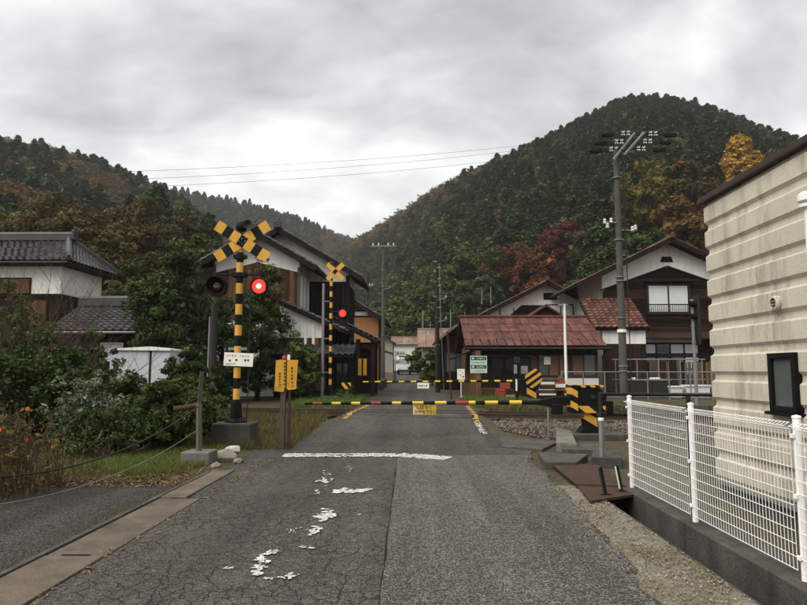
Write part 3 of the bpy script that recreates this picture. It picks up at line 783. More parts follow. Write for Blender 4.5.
def window(parent, x0, x1, z0, z1, y, panes=2, pm='glass', fm='alu', fr=.05, rows=1, dep=.05, yside=-1, pms=None):
    """window in a wall that faces -Y at y; panes are sub-parts"""
    mb = MB(); yo = y-dep if yside < 0 else y
    y0, y1 = (y-dep, y+.02)
    mb.box(x0-fr, x0, y0, y1, z0-fr, z1+fr); mb.box(x1, x1+fr, y0, y1, z0-fr, z1+fr)
    mb.box(x0, x1, y0, y1, z1, z1+fr); mb.box(x0, x1, y0, y1, z0-fr, z0)
    w_ = (x1-x0)/panes
    for i in range(1, panes): mb.box(x0+w_*i-fr*.4, x0+w_*i+fr*.4, y0+.01, y1, z0, z1)
    h_ = (z1-z0)/rows
    for j in range(1, rows): mb.box(x0, x1, y0+.014, y1, z0+h_*j-fr*.3, z0+h_*j+fr*.3)
    o = mb.build('window', MT[fm], parent)
    k = 0
    for i in range(panes):
        for j in range(rows):
            m = pms[k % len(pms)] if pms else pm; k += 1
            MB().box(x0+w_*i+fr*.4, x0+w_*(i+1)-fr*.4, y-.018+.006*(i % 2), y-.01+.006*(i % 2), z0+h_*j+fr*.3, z0+h_*(j+1)-fr*.3).build('pane', MT[m], o)
    return o
def boards_v(parent, x0, x1, y, ztop, z0, w, mat, name='board', t=.022, gap=.008, seed=0, top=None):
    r = random.Random(seed); n = max(1, round((x1-x0)/w)); ww = (x1-x0)/n
    for i in range(n):
        a = x0+ww*i+gap/2; b = x0+ww*(i+1)-gap/2; tt = t*r.uniform(.7, 1.3)
        za, zb = (ztop, ztop) if top is None else (top(a), top(b))
        MB().hexa([(a, y-tt, z0), (b, y-tt, z0), (b, y, z0), (a, y, z0), (a, y-tt, za), (b, y-tt, zb), (b, y, zb), (a, y, za)]).build(name, MT[mat], parent)
def boards_h(parent, xa, xb, y, z0, z1, h, mat, name='board', t=.03):
    """lapped boards; xa,xb functions of z"""
    n = max(1, round((z1-z0)/h)); hh = (z1-z0)/n
    for i in range(n):
        a = z0+hh*i; b = a+hh
        MB().hexa([(xa(a), y-t, a), (xb(a), y-t, a), (xb(a), y, a), (xa(a), y, a), (xa(b), y-.008, b+.01), (xb(b), y-.008, b+.01), (xb(b), y, b+.01), (xa(b), y, b+.01)]).build(name, MT[mat], parent)
def gable_roof_parts(parent, xr, zr, x0, z0, x1, z1, ya, yb, tiles='tile', tw=.3, cap=True, th=.27, t=.1, under='wood_beam'):
    """ridge runs along Y; xr,zr ridge; x0,z0 / x1,z1 eaves"""
    for (xe, ze) in ((x0, z0), (x1, z1)):
        A, B = (xe, ya, ze), (xe, yb, ze)
        sheet((xe, ya, ze-.02), (xe, yb, ze-.02), (xr, yb, zr-.02), (xr, ya, zr-.02), t).build('roof_deck', MT[under], parent)
        o = tile_roof(A, B, (xr, yb, zr), (xr, ya, zr), tw, th).build('roof_tiles', MT[tiles], parent, fix=False); o['kind'] = 'stuff'
        # verge board and verge tiles
        MB().bar((xe, ya-.03, ze-.14), (xr, ya-.03, zr-.14), .05, .2).build('verge_board', MT[under], parent)
        n = max(2, round((Vector((xr, 0, zr))-Vector((xe, 0, ze))).length/.3)); mb = MB()
        for i in range(n):
            a = Vector((xe, ya, ze)).lerp(Vector((xr, ya, zr)), i/n); b = Vector((xe, ya, ze)).lerp(Vector((xr, ya, zr)), (i+1.1)/n)
            vr = .055 if tiles == 'tile_red' else .075; mb.tube(a+Vector((0, .06, vr*.9)), b+Vector((0, .06, vr*.5)), vr, vr*.8, 8)
        mb.build('verge_tiles', MT[tiles], parent, smooth=False)
    if cap:
        q = .6 if tiles == 'tile_red' else 1.0
        ridge_cap((xr, ya-.05, zr), (xr, yb+.05, zr), .26*q, .22*q).build('ridge_cap', MT[tiles], parent)
        MB().cbox((xr, ya-.12, zr+.15*q), (.4*q, .12, .4*q)).cbox((xr, ya-.12, zr+.4*q), (.2*q, .1, .14*q)).build('ridge_end_tile', MT[tiles], parent, bevel=.05*q)

# ------------------------------------------------ left white hipped house
def house_hipped():
    gz = g(30); x1 = -15.4; x0 = -25.0; ya, yb = 28.0, 31.7
    t = thing('hipped_house', 'white walled house with grey hipped tile roof at the left edge', 'house', (-18, 30, gz))
    zt = 6.45
    MB().box(x0, x1, ya, yb, 4.84, zt).build('upper_wall', MT['plaster'], t)
    MB().box(x0, x1-.02, ya+.02, yb-.02, gz, 4.84).build('lower_wall', MT['wood_dark'], t)
    MB().box(x0, x1+.03, ya-.03, yb+.03, 4.78, 4.9).build('belt_beam', MT['wood_beam'], t)
    oh = .62; e = 6.28; rz = 7.62; ym = (ya+yb)/2
    A, B, C, D = (x0-oh, ya-oh, e), (x1+oh, ya-oh, e), (x1+oh, yb+oh, e), (x0-oh, yb+oh, e)
    r1, r0 = (x1-.75, ym, rz), (x0+.9, ym, rz)
    MB().hexa([Vector(p)-Vector((0, 0, .16)) for p in (A, B, C, D)] + [Vector(p)-Vector((0, 0, .03)) for p in (A, B, C, D)]).build('soffit', MT['wood_beam'], t)
    for q in ((A, B, r1, r0), (B, C, r1, r1), (C, D, r0, r1)):
        o = tile_roof(*q, tw=.3, th=.27).build('roof_tiles', MT['tile'], t, fix=False); o['kind'] = 'stuff'
    ridge_cap(r0, (r1[0]+.2, r1[1], r1[2]), .34, .34).build('ridge_cap', MT['tile'], t)
    for c in (B, C):
        ridge_cap(c, r1, .24, .2).build('hip_cap', MT['tile'], t)
    MB().cbox((r1[0]+.28, ym, rz+.25), (.14, .44, .5)).cbox((r1[0]+.3, ym, rz+.58), (.1, .2, .2)).build('ridge_end_tile', MT['tile'], t, bevel=.05)
    MB().cbox((B[0]-.25, B[1]+.3, e+.28), (.26, .26, .3)).build('hip_end_tile', MT['tile'], t, bevel=.05)
    window(t, -22.5, -16.75, 4.95, 5.55, ya, 6, 'wood_brown', 'wood_beam', .06)
    MB().box(-16.75, -15.95, ya-.1, ya+.02, 3.3, 4.6).build('shutter', MT['wood_brown'], t)
    # gutter
    MB().tube((A[0], A[1]-.05, e-.1), (B[0], B[1]-.05, e-.1), .05).build('rain_gutter', MT['alu'], t)
house_hipped()
# ------------------------------------------------ low annex roof in front of it
def annex():
    gz = g(26); t = thing('low_house', 'low house under a grey tiled roof in front of the white house', 'house', (-12, 26, gz))
    ya, yb = 25.6, 29.0; ym = 27.4
    xl, xr = -14.2, -9.75; ez, rz = 3.12, 4.3
    MB().box(xl+.4, xr-.4, ya+.1, yb-.1, gz, 3.4).build('wall', MT['wood_dark'], t)
    tile_roof((xl, ya-.6, ez), (xr, ya-.6, ez), (xr, ym, rz), (xl, ym, rz), .3, .27).build('roof_tiles', MT['tile'], t, fix=False)['kind'] = 'stuff'
    sheet((xl, ya-.6, ez-.03), (xr, ya-.6, ez-.03), (xr, ym, rz-.03), (xl, ym, rz-.03), .12).build('roof_deck', MT['wood_beam'], t)
    sheet((xl, yb+.6, ez-.03), (xr, yb+.6, ez-.03), (xr, ym, rz-.03), (xl, ym, rz-.03), .12).build('roof_deck', MT['tile'], t)
    ridge_cap((xl, ym, rz), (xr+.05, ym, rz), .34, .36).build('ridge_cap', MT['tile'], t)
    MB().tube((xl, ya-.68, ez-.08), (xr, ya-.68, ez-.08), .05).build('rain_gutter', MT['steel'], t)
    window(t, -12.35, -11.55, 2.0, 2.62, ya+.1, 1, 'glass_white', 'sign_white', .06)
    window(t, -14.3, -13.9, 1.9, 2.5, ya+.1, 1, 'glass_white', 'alu', .05)
    MB().box(-13.2, -12.9, ya-.55, ya+.1, 2.55, 2.75).build('bracket', MT['wood_beam'], t)
annex()
# ------------------------------------------------ black board house left of the crossing
def house_black():
    gz = g(31); t = thing('timber_house', 'two storey house with black boards, white gables and grey tiles beside the crossing', 'house', (-7, 32, gz))
    # rear, larger block: ridge along Y
    yR = 33.0; yE = 37.0; xr, zr = -6.85, 8.75; xe, ze = -2.55, 6.2; xl, zl = -11.2, 6.2
    sl = (zr-ze)/(xe-xr)
    xw0, xw1 = -10.2, -3.35
    f = lambda x: zr-.16-abs(x-xr)*sl
    MB().prism([(xw0, gz), (xw1, gz), (xw1, f(xw1)), (xr, f(xr)), (xw0, f(xw0))], yR, yE-.6).build('wall', MT['plaster'], t)
    boards_v(t, xw0, xw1, yR-.002, 5.95, gz, .26, 'wood_black', seed=4)
    MB().box(xw0, xw1, yR-.06, yR, 5.95, 6.08).build('belt_beam', MT['wood_beam'], t)
    for k in range(7): MB().box(xw1+.001, xw1+.03, yR+.12+k*.44, yR+.12+k*.44+.43, gz, 5.95).build('board', MT['wood_black'], t)
    MB().box(xw1-.12, xw1+.06, yR-.05, yR+.1, gz, 6.4).build('corner_post', MT['wood_beam'], t)
    gable_roof_parts(t, xr, zr, xl, zl, xe, ze, yR-.75, yE, tw=.32)
    # front, lower block
    yF = 30.0; xr2, zr2 = -7.3, 7.95; xl2, zl2, xe2, ze2 = -10.0, 6.4, -4.42, 6.28
    sr = (zr2-ze2)/(xe2-xr2); slf = (zr2-zl2)/(xr2-xl2)
    f2 = lambda x: zr2-.16-((x-xr2)*sr if x > xr2 else (xr2-x)*slf)
    a, b = -9.3, -5.33
    MB().prism([(a, gz), (b, gz), (b, f2(b)), (xr2, f2(xr2)), (a, f2(a))], yF, yR-.01).build('wall', MT['plaster'], t)
    boards_v(t, a, b, yF-.002, 0, 3.9, .22, 'wood_brown', seed=5, top=lambda x: 6.05+max(0, 1-abs(x-xr2)/2.2)*.55)
    MB().box(a-.06, a+.08, yF-.05, yF+.05, gz, 6.5).build('corner_post', MT['wood_grey'], t)
    MB().box(b-.08, b+.06, yF-.05, yF+.05, gz, 6.35).build('corner_post', MT['wood_grey'], t)
    gable_roof_parts(t, xr2, zr2, xl2, zl2, xe2, ze2, yF-.7, yR+.2, tw=.3)
    # left pent eave seen as a dark edge
    sheet((-10.75, yF-.2, 6.1), (-9.35, yF-.2, 6.35), (-9.35, yR, 6.35), (-10.75, yR, 6.1), .12).build('side_eave', MT['tile'], t)
    # side wall window strips on the right wall of the front block
    for y in (30.6, 31.5):
        MB().box(b, b+.05, y, y+.55, 4.6, 6.0).build('side_window', MT['glass_white'], t)
    # descending pent roof over the lower white wall
    yP = 29.2
    P0, P1 = (-6.1, yP, 4.72), (-3.1, yP, 3.35)
    sheet(P0, P1, (P1[0], yF+2.8, P1[2]), (P0[0], yF+2.8, P0[2]), .12).build('pent_roof', MT['wood_beam'], t)
    tile_roof((P1[0], yP, P1[2]+.02), (P1[0], yF+2.8, P1[2]+.02), (P0[0], yF+2.8, P0[2]+.02), (P0[0], yP, P0[2]+.02), .3, .28).build('pent_tiles', MT['tile'], t, fix=False)['kind'] = 'stuff'
    mb = MB()
    for i in range(11):
        q0 = Vector(P0).lerp(Vector(P1), i/11); q1 = Vector(P0).lerp(Vector(P1), (i+1)/11)
        mb.tube(q0+Vector((0, .05, .05)), q1+Vector((0, .05, .09)), .07, .08, 8)
    mb.build('pent_verge_tiles', MT['tile'], t)
    MB().prism([(-6.1, 3.05), (-4.15, 3.05), (-4.15, 3.68), (-6.1, 4.55)], yP+.35, yP+.6).build('lower_white_wall', MT['plaster'], t)
    boards_v(t, -6.1, -4.1, yP+.34, 3.05, 2.3, .22, 'wood_brown', seed=8)
    for x in (-4.98, -4.62): MB().box(x, x+.12, yP+.3, yP+.36, 2.35, 3.6).build('white_post', MT['plaster'], t)
    # lower tiled eave and boarded wall
    tile_roof((-6.4, 28.1, 2.25), (-2.6, 28.1, 2.25), (-2.6, 29.4, 2.72), (-6.4, 29.4, 2.72), .28, .28).build('eave_tiles', MT['tile'], t, fix=False)['kind'] = 'stuff'
    sheet((-6.4, 28.1, 2.22), (-2.6, 28.1, 2.22), (-2.6, 29.4, 2.69), (-6.4, 29.4, 2.69), .1).build('eave_deck', MT['wood_beam'], t)
    MB().box(-6.2, -3.9, 28.95, 29.1, gz, 2.3).build('lower_wall', MT['wood_dark'], t)
    boards_v(t, -6.2, -3.9, 28.948, 2.2, gz+.3, .24, 'wood_brown', seed=9)
    window(t, -3.5, -2.95, 1.0, 1.9, 29.3, 1, 'glass', 'wood_beam', .06)
    MB().box(-3.85, -2.7, 29.3, 29.45, gz, 2.3).build('entry_wall', MT['wood_beam'], t)
house_black()
# ------------------------------------------------ open gateway / porch
def gateway():
    gz = g(31.5); t = thing('gateway', 'dark timber gateway with sloping tiled roof at the lane corner', 'gateway', (-2.4, 31.5, gz))
    sheet((-1.72, 30.6, 3.0), (-1.72, 33.6, 3.0), (-3.9, 33.6, 4.05), (-3.9, 30.6, 4.05), .14).build('roof_deck', MT['wood_beam'], t)
    tile_roof((-1.72, 30.6, 3.05), (-1.72, 33.6, 3.05), (-3.9, 33.6, 4.1), (-3.9, 30.6, 4.1), .3, .28).build('roof_tiles', MT['tile'], t, fix=False)['kind'] = 'stuff'
    for x, y in ((-2.65, 31.0), (-1.95, 31.0), (-1.95, 33.2)):
        MB().box(x-.1, x+.1, y-.1, y+.1, gz, 3.05).build('post', MT['wood_beam'], t, bevel=.01)
    MB().box(-3.6, -1.7, 30.95, 31.05, 2.6, 2.78).build('beam', MT['wood_beam'], t)
    MB().box(-3.2, -2.0, 33.3, 33.4, gz, 3.0).build('back_wall', MT['wood_dark'], t)
    for xa, lab in ((-2.62, 'left one of two narrow yellow banners on the gateway'), (-2.38, 'right one of two narrow yellow banners on the gateway')):
        b = thing('banner', lab, 'banner', (xa+.08, 30.73, 1.35))
        MB().box(xa, xa+.16, 30.72, 30.735, 1.35, 2.13).build('cloth', MT['sign_yellow'], b); MB().tube((xa-.02, 30.73, 2.14), (xa+.18, 30.73, 2.14), .012, n=6).build('rod', MT['wood_beam'], b)
gateway()
# ------------------------------------------------ ochre house down the lane
def house_ochre():
    Y = 45.0; gz = g(Y); t = thing('ochre_house', 'house with ochre orange gable wall behind the gateway', 'house', (-4.5, Y+3, gz))
    xr, zr = -4.15, 6.35; xe, ze = -1.8, 4.95; xl, zl = -6.5, 4.95; s = (zr-ze)/(xe-xr)
    f = lambda x: zr-.14-abs(x-xr)*s
    MB().prism([(-6.0, gz), (-2.35, gz), (-2.35, f(-2.35)), (xr, f(xr)), (-6.0, f(-6.0))], Y, Y+6).build('wall', MT['orange_wall'], t)
    gable_roof_parts(t, xr, zr, xl, zl, xe, ze, Y-.6, Y+6.3, tw=.34, cap=True)
    for a, b in ((-4.95, -4.2), (-4.08, -3.2)):
        MB().box(a, b, Y-.03, Y, 5.35, 5.62).build('plaster_panel', MT['plaster'], t)
    for z in (5.3, 5.68): MB().box(-5.3, -2.9, Y-.05, Y, z-.05, z+.02).build('beam', MT['wood_beam'], t)
    MB().box(xr-.07, xr+.07, Y-.055, Y, 5.3, 6.1).build('king_post', MT['wood_beam'], t)
    MB().box(-2.45, -2.28, Y-.06, Y+.06, gz, 5.1).build('corner_post', MT['wood_beam'], t)
    sheet((-2.3, Y+.2, 3.05), (-1.55, Y+.2, 2.8), (-1.55, Y+5, 2.8), (-2.3, Y+5, 3.05), .08).build('side_canopy', MT['tile'], t)
house_ochre()
# ------------------------------------------------ far small houses
def far_house(name, label, xr, zr, half, drop, Y, L, wallm, roofm, along='Y', group=None):
    gz = zg(xr, Y); t = thing(name, label, 'house', (xr, Y, gz), 0, group)
    if along == 'Y':
        z0 = zr-drop; s = drop/half
        MB().prism([(xr-half*.85, gz), (xr+half*.85, gz), (xr+half*.85, z0+.15*drop-.1), (xr, zr-.1), (xr-half*.85, z0+.15*drop-.1)], Y, Y+L).build('wall', MT[wallm], t)
        for sx in (-1, 1):
            sheet((xr+sx*half, Y-.5, z0), (xr+sx*half, Y+L+.3, z0), (xr, Y+L+.3, zr), (xr, Y-.5, zr), .12).build('roof_slope', MT[roofm], t)
        window(t, xr-half*.5, xr+half*.3, gz+1.0, gz+2.0, Y, 2, 'glass_grey', 'alu', .07)
    else:
        z0 = zr-drop
        MB().box(xr-L/2+.4, xr+L/2-.4, Y+.5, Y+2*half-.5, gz, z0+.3).build('wall', MT[wallm], t)
        n = max(4, round(L/.8)); 
        for i in range(n):
            xa = xr-L/2+L*i/n; xb = xr-L/2+L*(i+1)/n-.03
            sheet((xa, Y, z0), (xb, Y, z0), (xb, Y+half, zr), (xa, Y+half, zr), .09).build('roof_panel', MT[roofm], t)
        sheet((xr-L/2, Y+2*half, z0), (xr+L/2, Y+2*half, z0), (xr+L/2, Y+half, zr), (xr-L/2, Y+half, zr), .1).build('roof_slope', MT[roofm], t)
        MB().tube((xr-L/2, Y+half, zr), (xr+L/2, Y+half, zr), .1).build('ridge_cap', MT[roofm], t)
        window(t, xr-L*.25, xr+L*.2, gz+1.0, gz+2.0, Y+.5, 3, 'glass_grey', 'alu', .07)
    return t
far_house('lane_house', 'house with pale brown tin roof right of the lane behind the dark pole', 2.5, 5.1, 2.6, 1.6, 54, 4.4, 'grey_wall', 'tin_brown', 'X')
far_house('lane_house', 'small house with low brown roof at the far end of the lane', -.8, 6.3, 1.8, 1.1, 92, 5, 'plaster', 'tin_brown', 'X')
far_house('lane_house', 'grey roofed little house on the left at the end of the lane', -4.6, 6.2, 2.3, 1.2, 82, 5, 'grey_wall', 'tile', 'Y')
far_house('lane_house', 'shed with sloping rusty roof between dark pole and red tin building', 2.45, 4.2, 1.3, 1.0, 36.5, 5, 'wood_dark', 'tin_brown', 'Y')

# ------------------------------------------------ red tin roofed building
def red_tin():
    gz = g(30.5); ya, yb = 29.5, 36.5; ym = 33.0; ez, rz = 2.66, 4.23; x0, x1 = 2.3, 8.68
    t = thing('red_tin_building', 'low wooden building with a rusty red sheet metal roof beside the crossing', 'building', (5.5, 31, gz))
    MB().box(x0+.3, x1-.25, 30.2, yb-.6, gz, 2.75).build('wall', MT['wood_brown'], t)
    MB().prism([(30.2, 2.7), (ym, rz-.12), (yb-.6, 2.7)], x0+.35, x1-.3, 'YZ').build('gable_wall', MT['wood_dark'], t)
    sheet((x0+.03, ya+.03, ez-.05), (x1-.03, ya+.03, ez-.05), (x1-.03, ym, rz-.05), (x0+.03, ym, rz-.05), .1).build('roof_deck', MT['wood_beam'], t)
    sheet((x0, yb, ez), (x1, yb, ez), (x1, ym, rz), (x0, ym, rz), .1).build('rear_roof', MT['tin_red'], t)
    nc = 17; nr = 4
    A, B, C, D = Vector((x0, ya, ez)), Vector((x1, ya, ez)), Vector((x1, ym, rz)), Vector((x0, ym, rz))
    n = (B-A).cross(D-A).normalized()
    r = random.Random(3)
    for i in range(nc):
        for j in range(nr):
            # first row is the wider eave course
            vr = (0, .2, .47, .74, 1.0); v0, v1 = vr[j], vr[j+1]
            u0, u1 = i/nc+.003, (i+1)/nc-.003
            P = lambda u, v: A.lerp(B, u).lerp(D.lerp(C, u), v)
            lift = n*(.012+.02*(j == 0)+r.uniform(0, .008)); low = n*.018
            MB().slab(P(u0, v0)+lift+low, P(u1, v0)+lift+low, P(u1, v1-.006)+lift, P(u0, v1-.006)+lift, .02).build('roof_panel', MT['tin_red'], t)
    for i in range(nc+1):
        P = lambda u, v: A.lerp(B, u).lerp(D.lerp(C, u), v)
        u = min(max(i/nc, .004), .996)
        MB().bar(P(u, .2)+n*.035, P(u, 1)+n*.035, .035, .035, n).build('roof_batten', MT['tin_red'], t)
    MB().bar((x0-.05, ym, rz+.04), (x1+.05, ym, rz+.04), .24, .08).tube((x0-.05, ym, rz+.08), (x1+.05, ym, rz+.08), .05).build('ridge_cap', MT['tin_red'], t)
    MB().box(x0-.02, x1+.02, ya-.06, ya, ez-.16, ez-.02).build('fascia', MT['wood_beam'], t)
    MB().tube((x0, ya-.1, ez-.1), (x1+.15, ya-.1, ez-.1), .045).build('rain_gutter', MT['steel_dark'], t)
    MB().tube((x1-.05, ya-.08, ez-.12), (x1-.05, 30.1, 2.2), .035).tube((x1-.05, 30.12, 2.2), (x1-.05, 30.12, gz), .035).build('downpipe', MT['steel_dark'], t)
    # right part: long window over pale wall
    MB().box(5.5, x1-.27, 30.1, 30.2, gz, 1.22).build('pale_dado', MT['sign_white'], t)
    window(t, 5.72, 7.1, 1.35, 2.3, 30.2, 3, 'curtain', 'alu', .06, pms=['glass_grey', 'curtain', 'curtain'])
    window(t, 7.25, 8.3, 1.35, 2.3, 30.2, 2, 'curtain', 'alu', .06, pms=['curtain', 'glass_grey'])
    # paper notice in the window
    MB().box(5.95, 6.25, 30.12, 30.14, 1.85, 2.2).build('notice_paper', MT['sign_white'], t)
    # left part: sliding doors
    for i in range(4):
        a = 2.9+i*.62
        d = MB().box(a, a+.05, 30.13, 30.2, gz, 2.2).box(a+.55, a+.6, 30.13, 30.2, gz, 2.2).box(a+.05, a+.55, 30.13, 30.2, 2.13, 2.2).box(a+.05, a+.55, 30.13, 30.2, 1.15, 1.22).box(a+.05, a+.55, 30.13, 30.2, gz, gz+.3).build('sliding_door', MT['wood_beam'], t)
        MB().box(a+.05, a+.55, 30.16, 30.18, gz+.3, 2.13).build('pane', MT['glass'], d)
    MB().box(2.6, x1-.3, 30.05, 30.2, 2.28, 2.42).build('lintel', MT['wood_beam'], t)
    # small side canopy at the left
    sheet((1.75, 29.8, 2.15), (2.65, 29.8, 2.5), (2.65, 33, 2.5), (1.75, 33, 2.15), .07).build('side_canopy', MT['wood_beam'], t)
    MB().box(2.62, 3.0, 29.95, 30.15, 2.05, 2.5).build('vent_box', MT['steel'], t, bevel=.03)
red_tin()
# ------------------------------------------------ middle white gabled house behind it
def house_mid():
    Y = 42.0; gz = g(Y); t = thing('gabled_house', 'white gabled house behind the red tin roof', 'house', (8.5, Y+3, gz))
    xr, zr = 8.5, 7.25; xl, zl = 4.15, 5.05; xe, ze = 12.3, 5.3
    sl, sr = (zr-zl)/(xr-xl), (zr-ze)/(xe-xr)
    f = lambda x: zr-.14-((x-xr)*sr if x > xr else (xr-x)*sl)
    MB().prism([(4.9, gz), (11.6, gz), (11.6, f(11.6)), (xr, f(xr)), (4.9, f(4.9))], Y, Y+7).build('wall', MT['plaster'], t)
    gable_roof_parts(t, xr, zr, xl, zl, xe, ze, Y-.7, Y+7.3, tiles='tile_red', tw=.34)
    MB().box(8.35, 9.2, Y-.02, Y+.02, 6.1, 6.55).build('gable_vent', MT['wood_beam'], t)
    boards_h(t, lambda z: 4.95, lambda z: 11.5, Y-.002, 3.4, 5.05, .2, 'wood_dark')
    boards_h(t, lambda z: 6.1+(z-5.05)*1.2, lambda z: 8.3, Y-.003, 5.05, 5.75, .2, 'wood_dark')
    for i in range(3): MB().box(5.5+i*.9, 5.56+i*.9, Y-.04, Y, 4.5, 5.6).build('stud', MT['wood_beam'], t)
    window(t, 8.65, 10.2, 5.05, 5.75, Y-.02, 2, 'glass_white', 'alu', .06)
    # small cross gable in front
    MB().prism([(6.7, 4.5), (9.2, 4.5), (7.95, 5.35)], Y-2.4, Y-.1).build('porch_gable', MT['wood_dark'], t)
    for sx, xe2 in ((-1, 6.5), (1, 9.4)):
        sheet((xe2, Y-2.8, 4.6), (xe2, Y, 4.6), (7.95, Y, 5.55), (7.95, Y-2.8, 5.55), .1).build('porch_roof', MT['tile_red'], t)
    MB().box(6.7, 9.2, Y-2.3, Y-.1, gz, 4.5).build('porch_wall', MT['wood_dark'], t)
    for x in (4.6, 5.2): MB().tube((x, Y+2, 6), (x, Y+2, 7.2), .03, n=5).build('aerial', MT['steel'], t)
house_mid()
# ------------------------------------------------ brown two storey house at right
def house_brown():
    Y = 36.0; gz = g(Y); t = thing('brown_house', 'two storey dark brown boarded house with white gable and wide window', 'house', (14, Y+3, gz))
    xr, zr = 14.0, 8.75; xl, zl = 8.75, 6.22; xe, ze = 19.25, 6.22; s = (zr-zl)/(xr-xl)
    f = lambda x: zr-.15-abs(x-xr)*s
    a, b = 10.4, 17.7
    MB().prism([(a, gz), (b, gz), (b, f(b)), (xr, f(xr)), (a, f(a))], Y, Y+8).build('wall', MT['plaster'], t)
    gable_roof_parts(t, xr, zr, xl, zl, xe, ze, Y-.9, Y+8.5, tiles='tile_red', tw=.32, th=.28)
    MB().prism([(xr-.35, 7.55), (xr+.35, 7.55), (xr+.25, 7.85), (xr-.25, 7.85)], Y-.05, Y+.02).build('gable_vent', MT['wood_beam'], t)
    top = lambda x: 7.28-abs(x-xr)*.36
    # boarded face, horizontal laps
    z = 3.6; h = .19
    while z < 7.2:
        def half(zz): return min(3.7, max(.0, (7.28-zz)/.36)) if zz > 5.95 else 3.7
        w0, w1 = half(z), half(z+h)
        if w0 < .15: break
        x0l, x0r, x1l, x1r = max(a, xr-w0), xr+w0, max(a, xr-w1), xr+w1
        MB().hexa([(x0l, Y-.035, z), (x0r, Y-.035, z), (x0r, Y, z), (x0l, Y, z), (x1l, Y-.012, z+h+.01), (x1r, Y-.012, z+h+.01), (x1r, Y, z+h+.01), (x1l, Y, z+h+.01)]).build('board', MT['wood_dark'], t)
        z += h
    for sx in (-1, 1):
        MB().bar((xr, Y-.06, 7.3), (xr+sx*3.7, Y-.06, 5.97), .1, .08).build('gable_trim', MT['wood_beam'], t)
    window(t, 12.9, 15.1, 4.75, 6.25, Y-.04, 2, 'glass_white', 'alu', .1)
    MB().box(12.65, 15.35, Y-.45, Y-.02, 6.42, 6.5).build('window_canopy', MT['wood_beam'], t)
    rl = MB(); rl.box(12.75, 15.25, Y-.42, Y-.37, 5.12, 5.18).box(12.75, 15.25, Y-.42, Y-.37, 4.62, 4.7)
    for i in range(22): rl.box(12.78+i*.116, 12.8+i*.116, Y-.41, Y-.385, 4.68, 5.14)
    for x in (12.75, 15.25): rl.box(x-.03, x+.03, Y-.42, Y, 4.6, 5.18)
    rl.build('window_railing', MT['steel_dark'], t)
    # pent roof between the storeys and ground floor
    sheet((a-.2, Y-1.0, 3.3), (b+.2, Y-1.0, 3.3), (b+.2, Y, 3.68), (a-.2, Y, 3.68), .09).build('pent_roof', MT['tin_dark'], t)
    boards_v(t, a, 11.6, Y-.002, 3.4, gz, .3, 'wood_dark', seed=12)
    boards_v(t, 15.6, b, Y-.002, 3.4, gz, .3, 'wood_dark', seed=13)
    window(t, 11.7, 15.5, 1.35, 2.3, Y-.02, 5, 'glass', 'wood_beam', .09, pms=['glass_white', 'glass_grey', 'glass', 'glass_grey', 'glass_white'])
    window(t, 11.7, 15.5, 2.5, 3.0, Y-.02, 5, 'glass', 'wood_beam', .09, pms=['glass_white', 'glass_white', 'glass', 'glass_white', 'glass_white'])
    MB().box(11.6, 15.6, Y-.01, Y+.02, gz, 1.3).build('sill_wall', MT['wood_beam'], t)
    # left wing with red tile roof
    yw = 32.6; X0, X1 = 8.95, 11.6
    MB().box(X0+.5, X1, yw+.3, Y+2, gz, 3.7).build('wing_wall', MT['plaster'], t)
    boards_v(t, X0+.5, X1, yw+.298, 2.9, gz, .3, 'wood_dark', seed=14)
    tile_roof((X0, yw, 3.7), (X1+.1, yw, 3.7), (X1+.1, 35.3, 5.45), (X0, 35.3, 5.45), .3, .28).build('wing_tiles', MT['tile_red'], t, fix=False)['kind'] = 'stuff'
    sheet((X0, yw, 3.67), (X1+.1, yw, 3.67), (X1+.1, 35.3, 5.42), (X0, 35.3, 5.42), .12).build('wing_roof_deck', MT['wood_beam'], t)
    MB().prism([(yw+.3, 3.6), (35.3, 5.3), (36.5, 3.6)], X0+.5, X0+.7, 'YZ').build('wing_gable', MT['wood_dark'], t)
    MB().bar((X0-.03, yw, 3.62), (X0-.03, 35.3, 5.38), .06, .2).build('wing_verge', MT['wood_beam'], t)
house_brown()
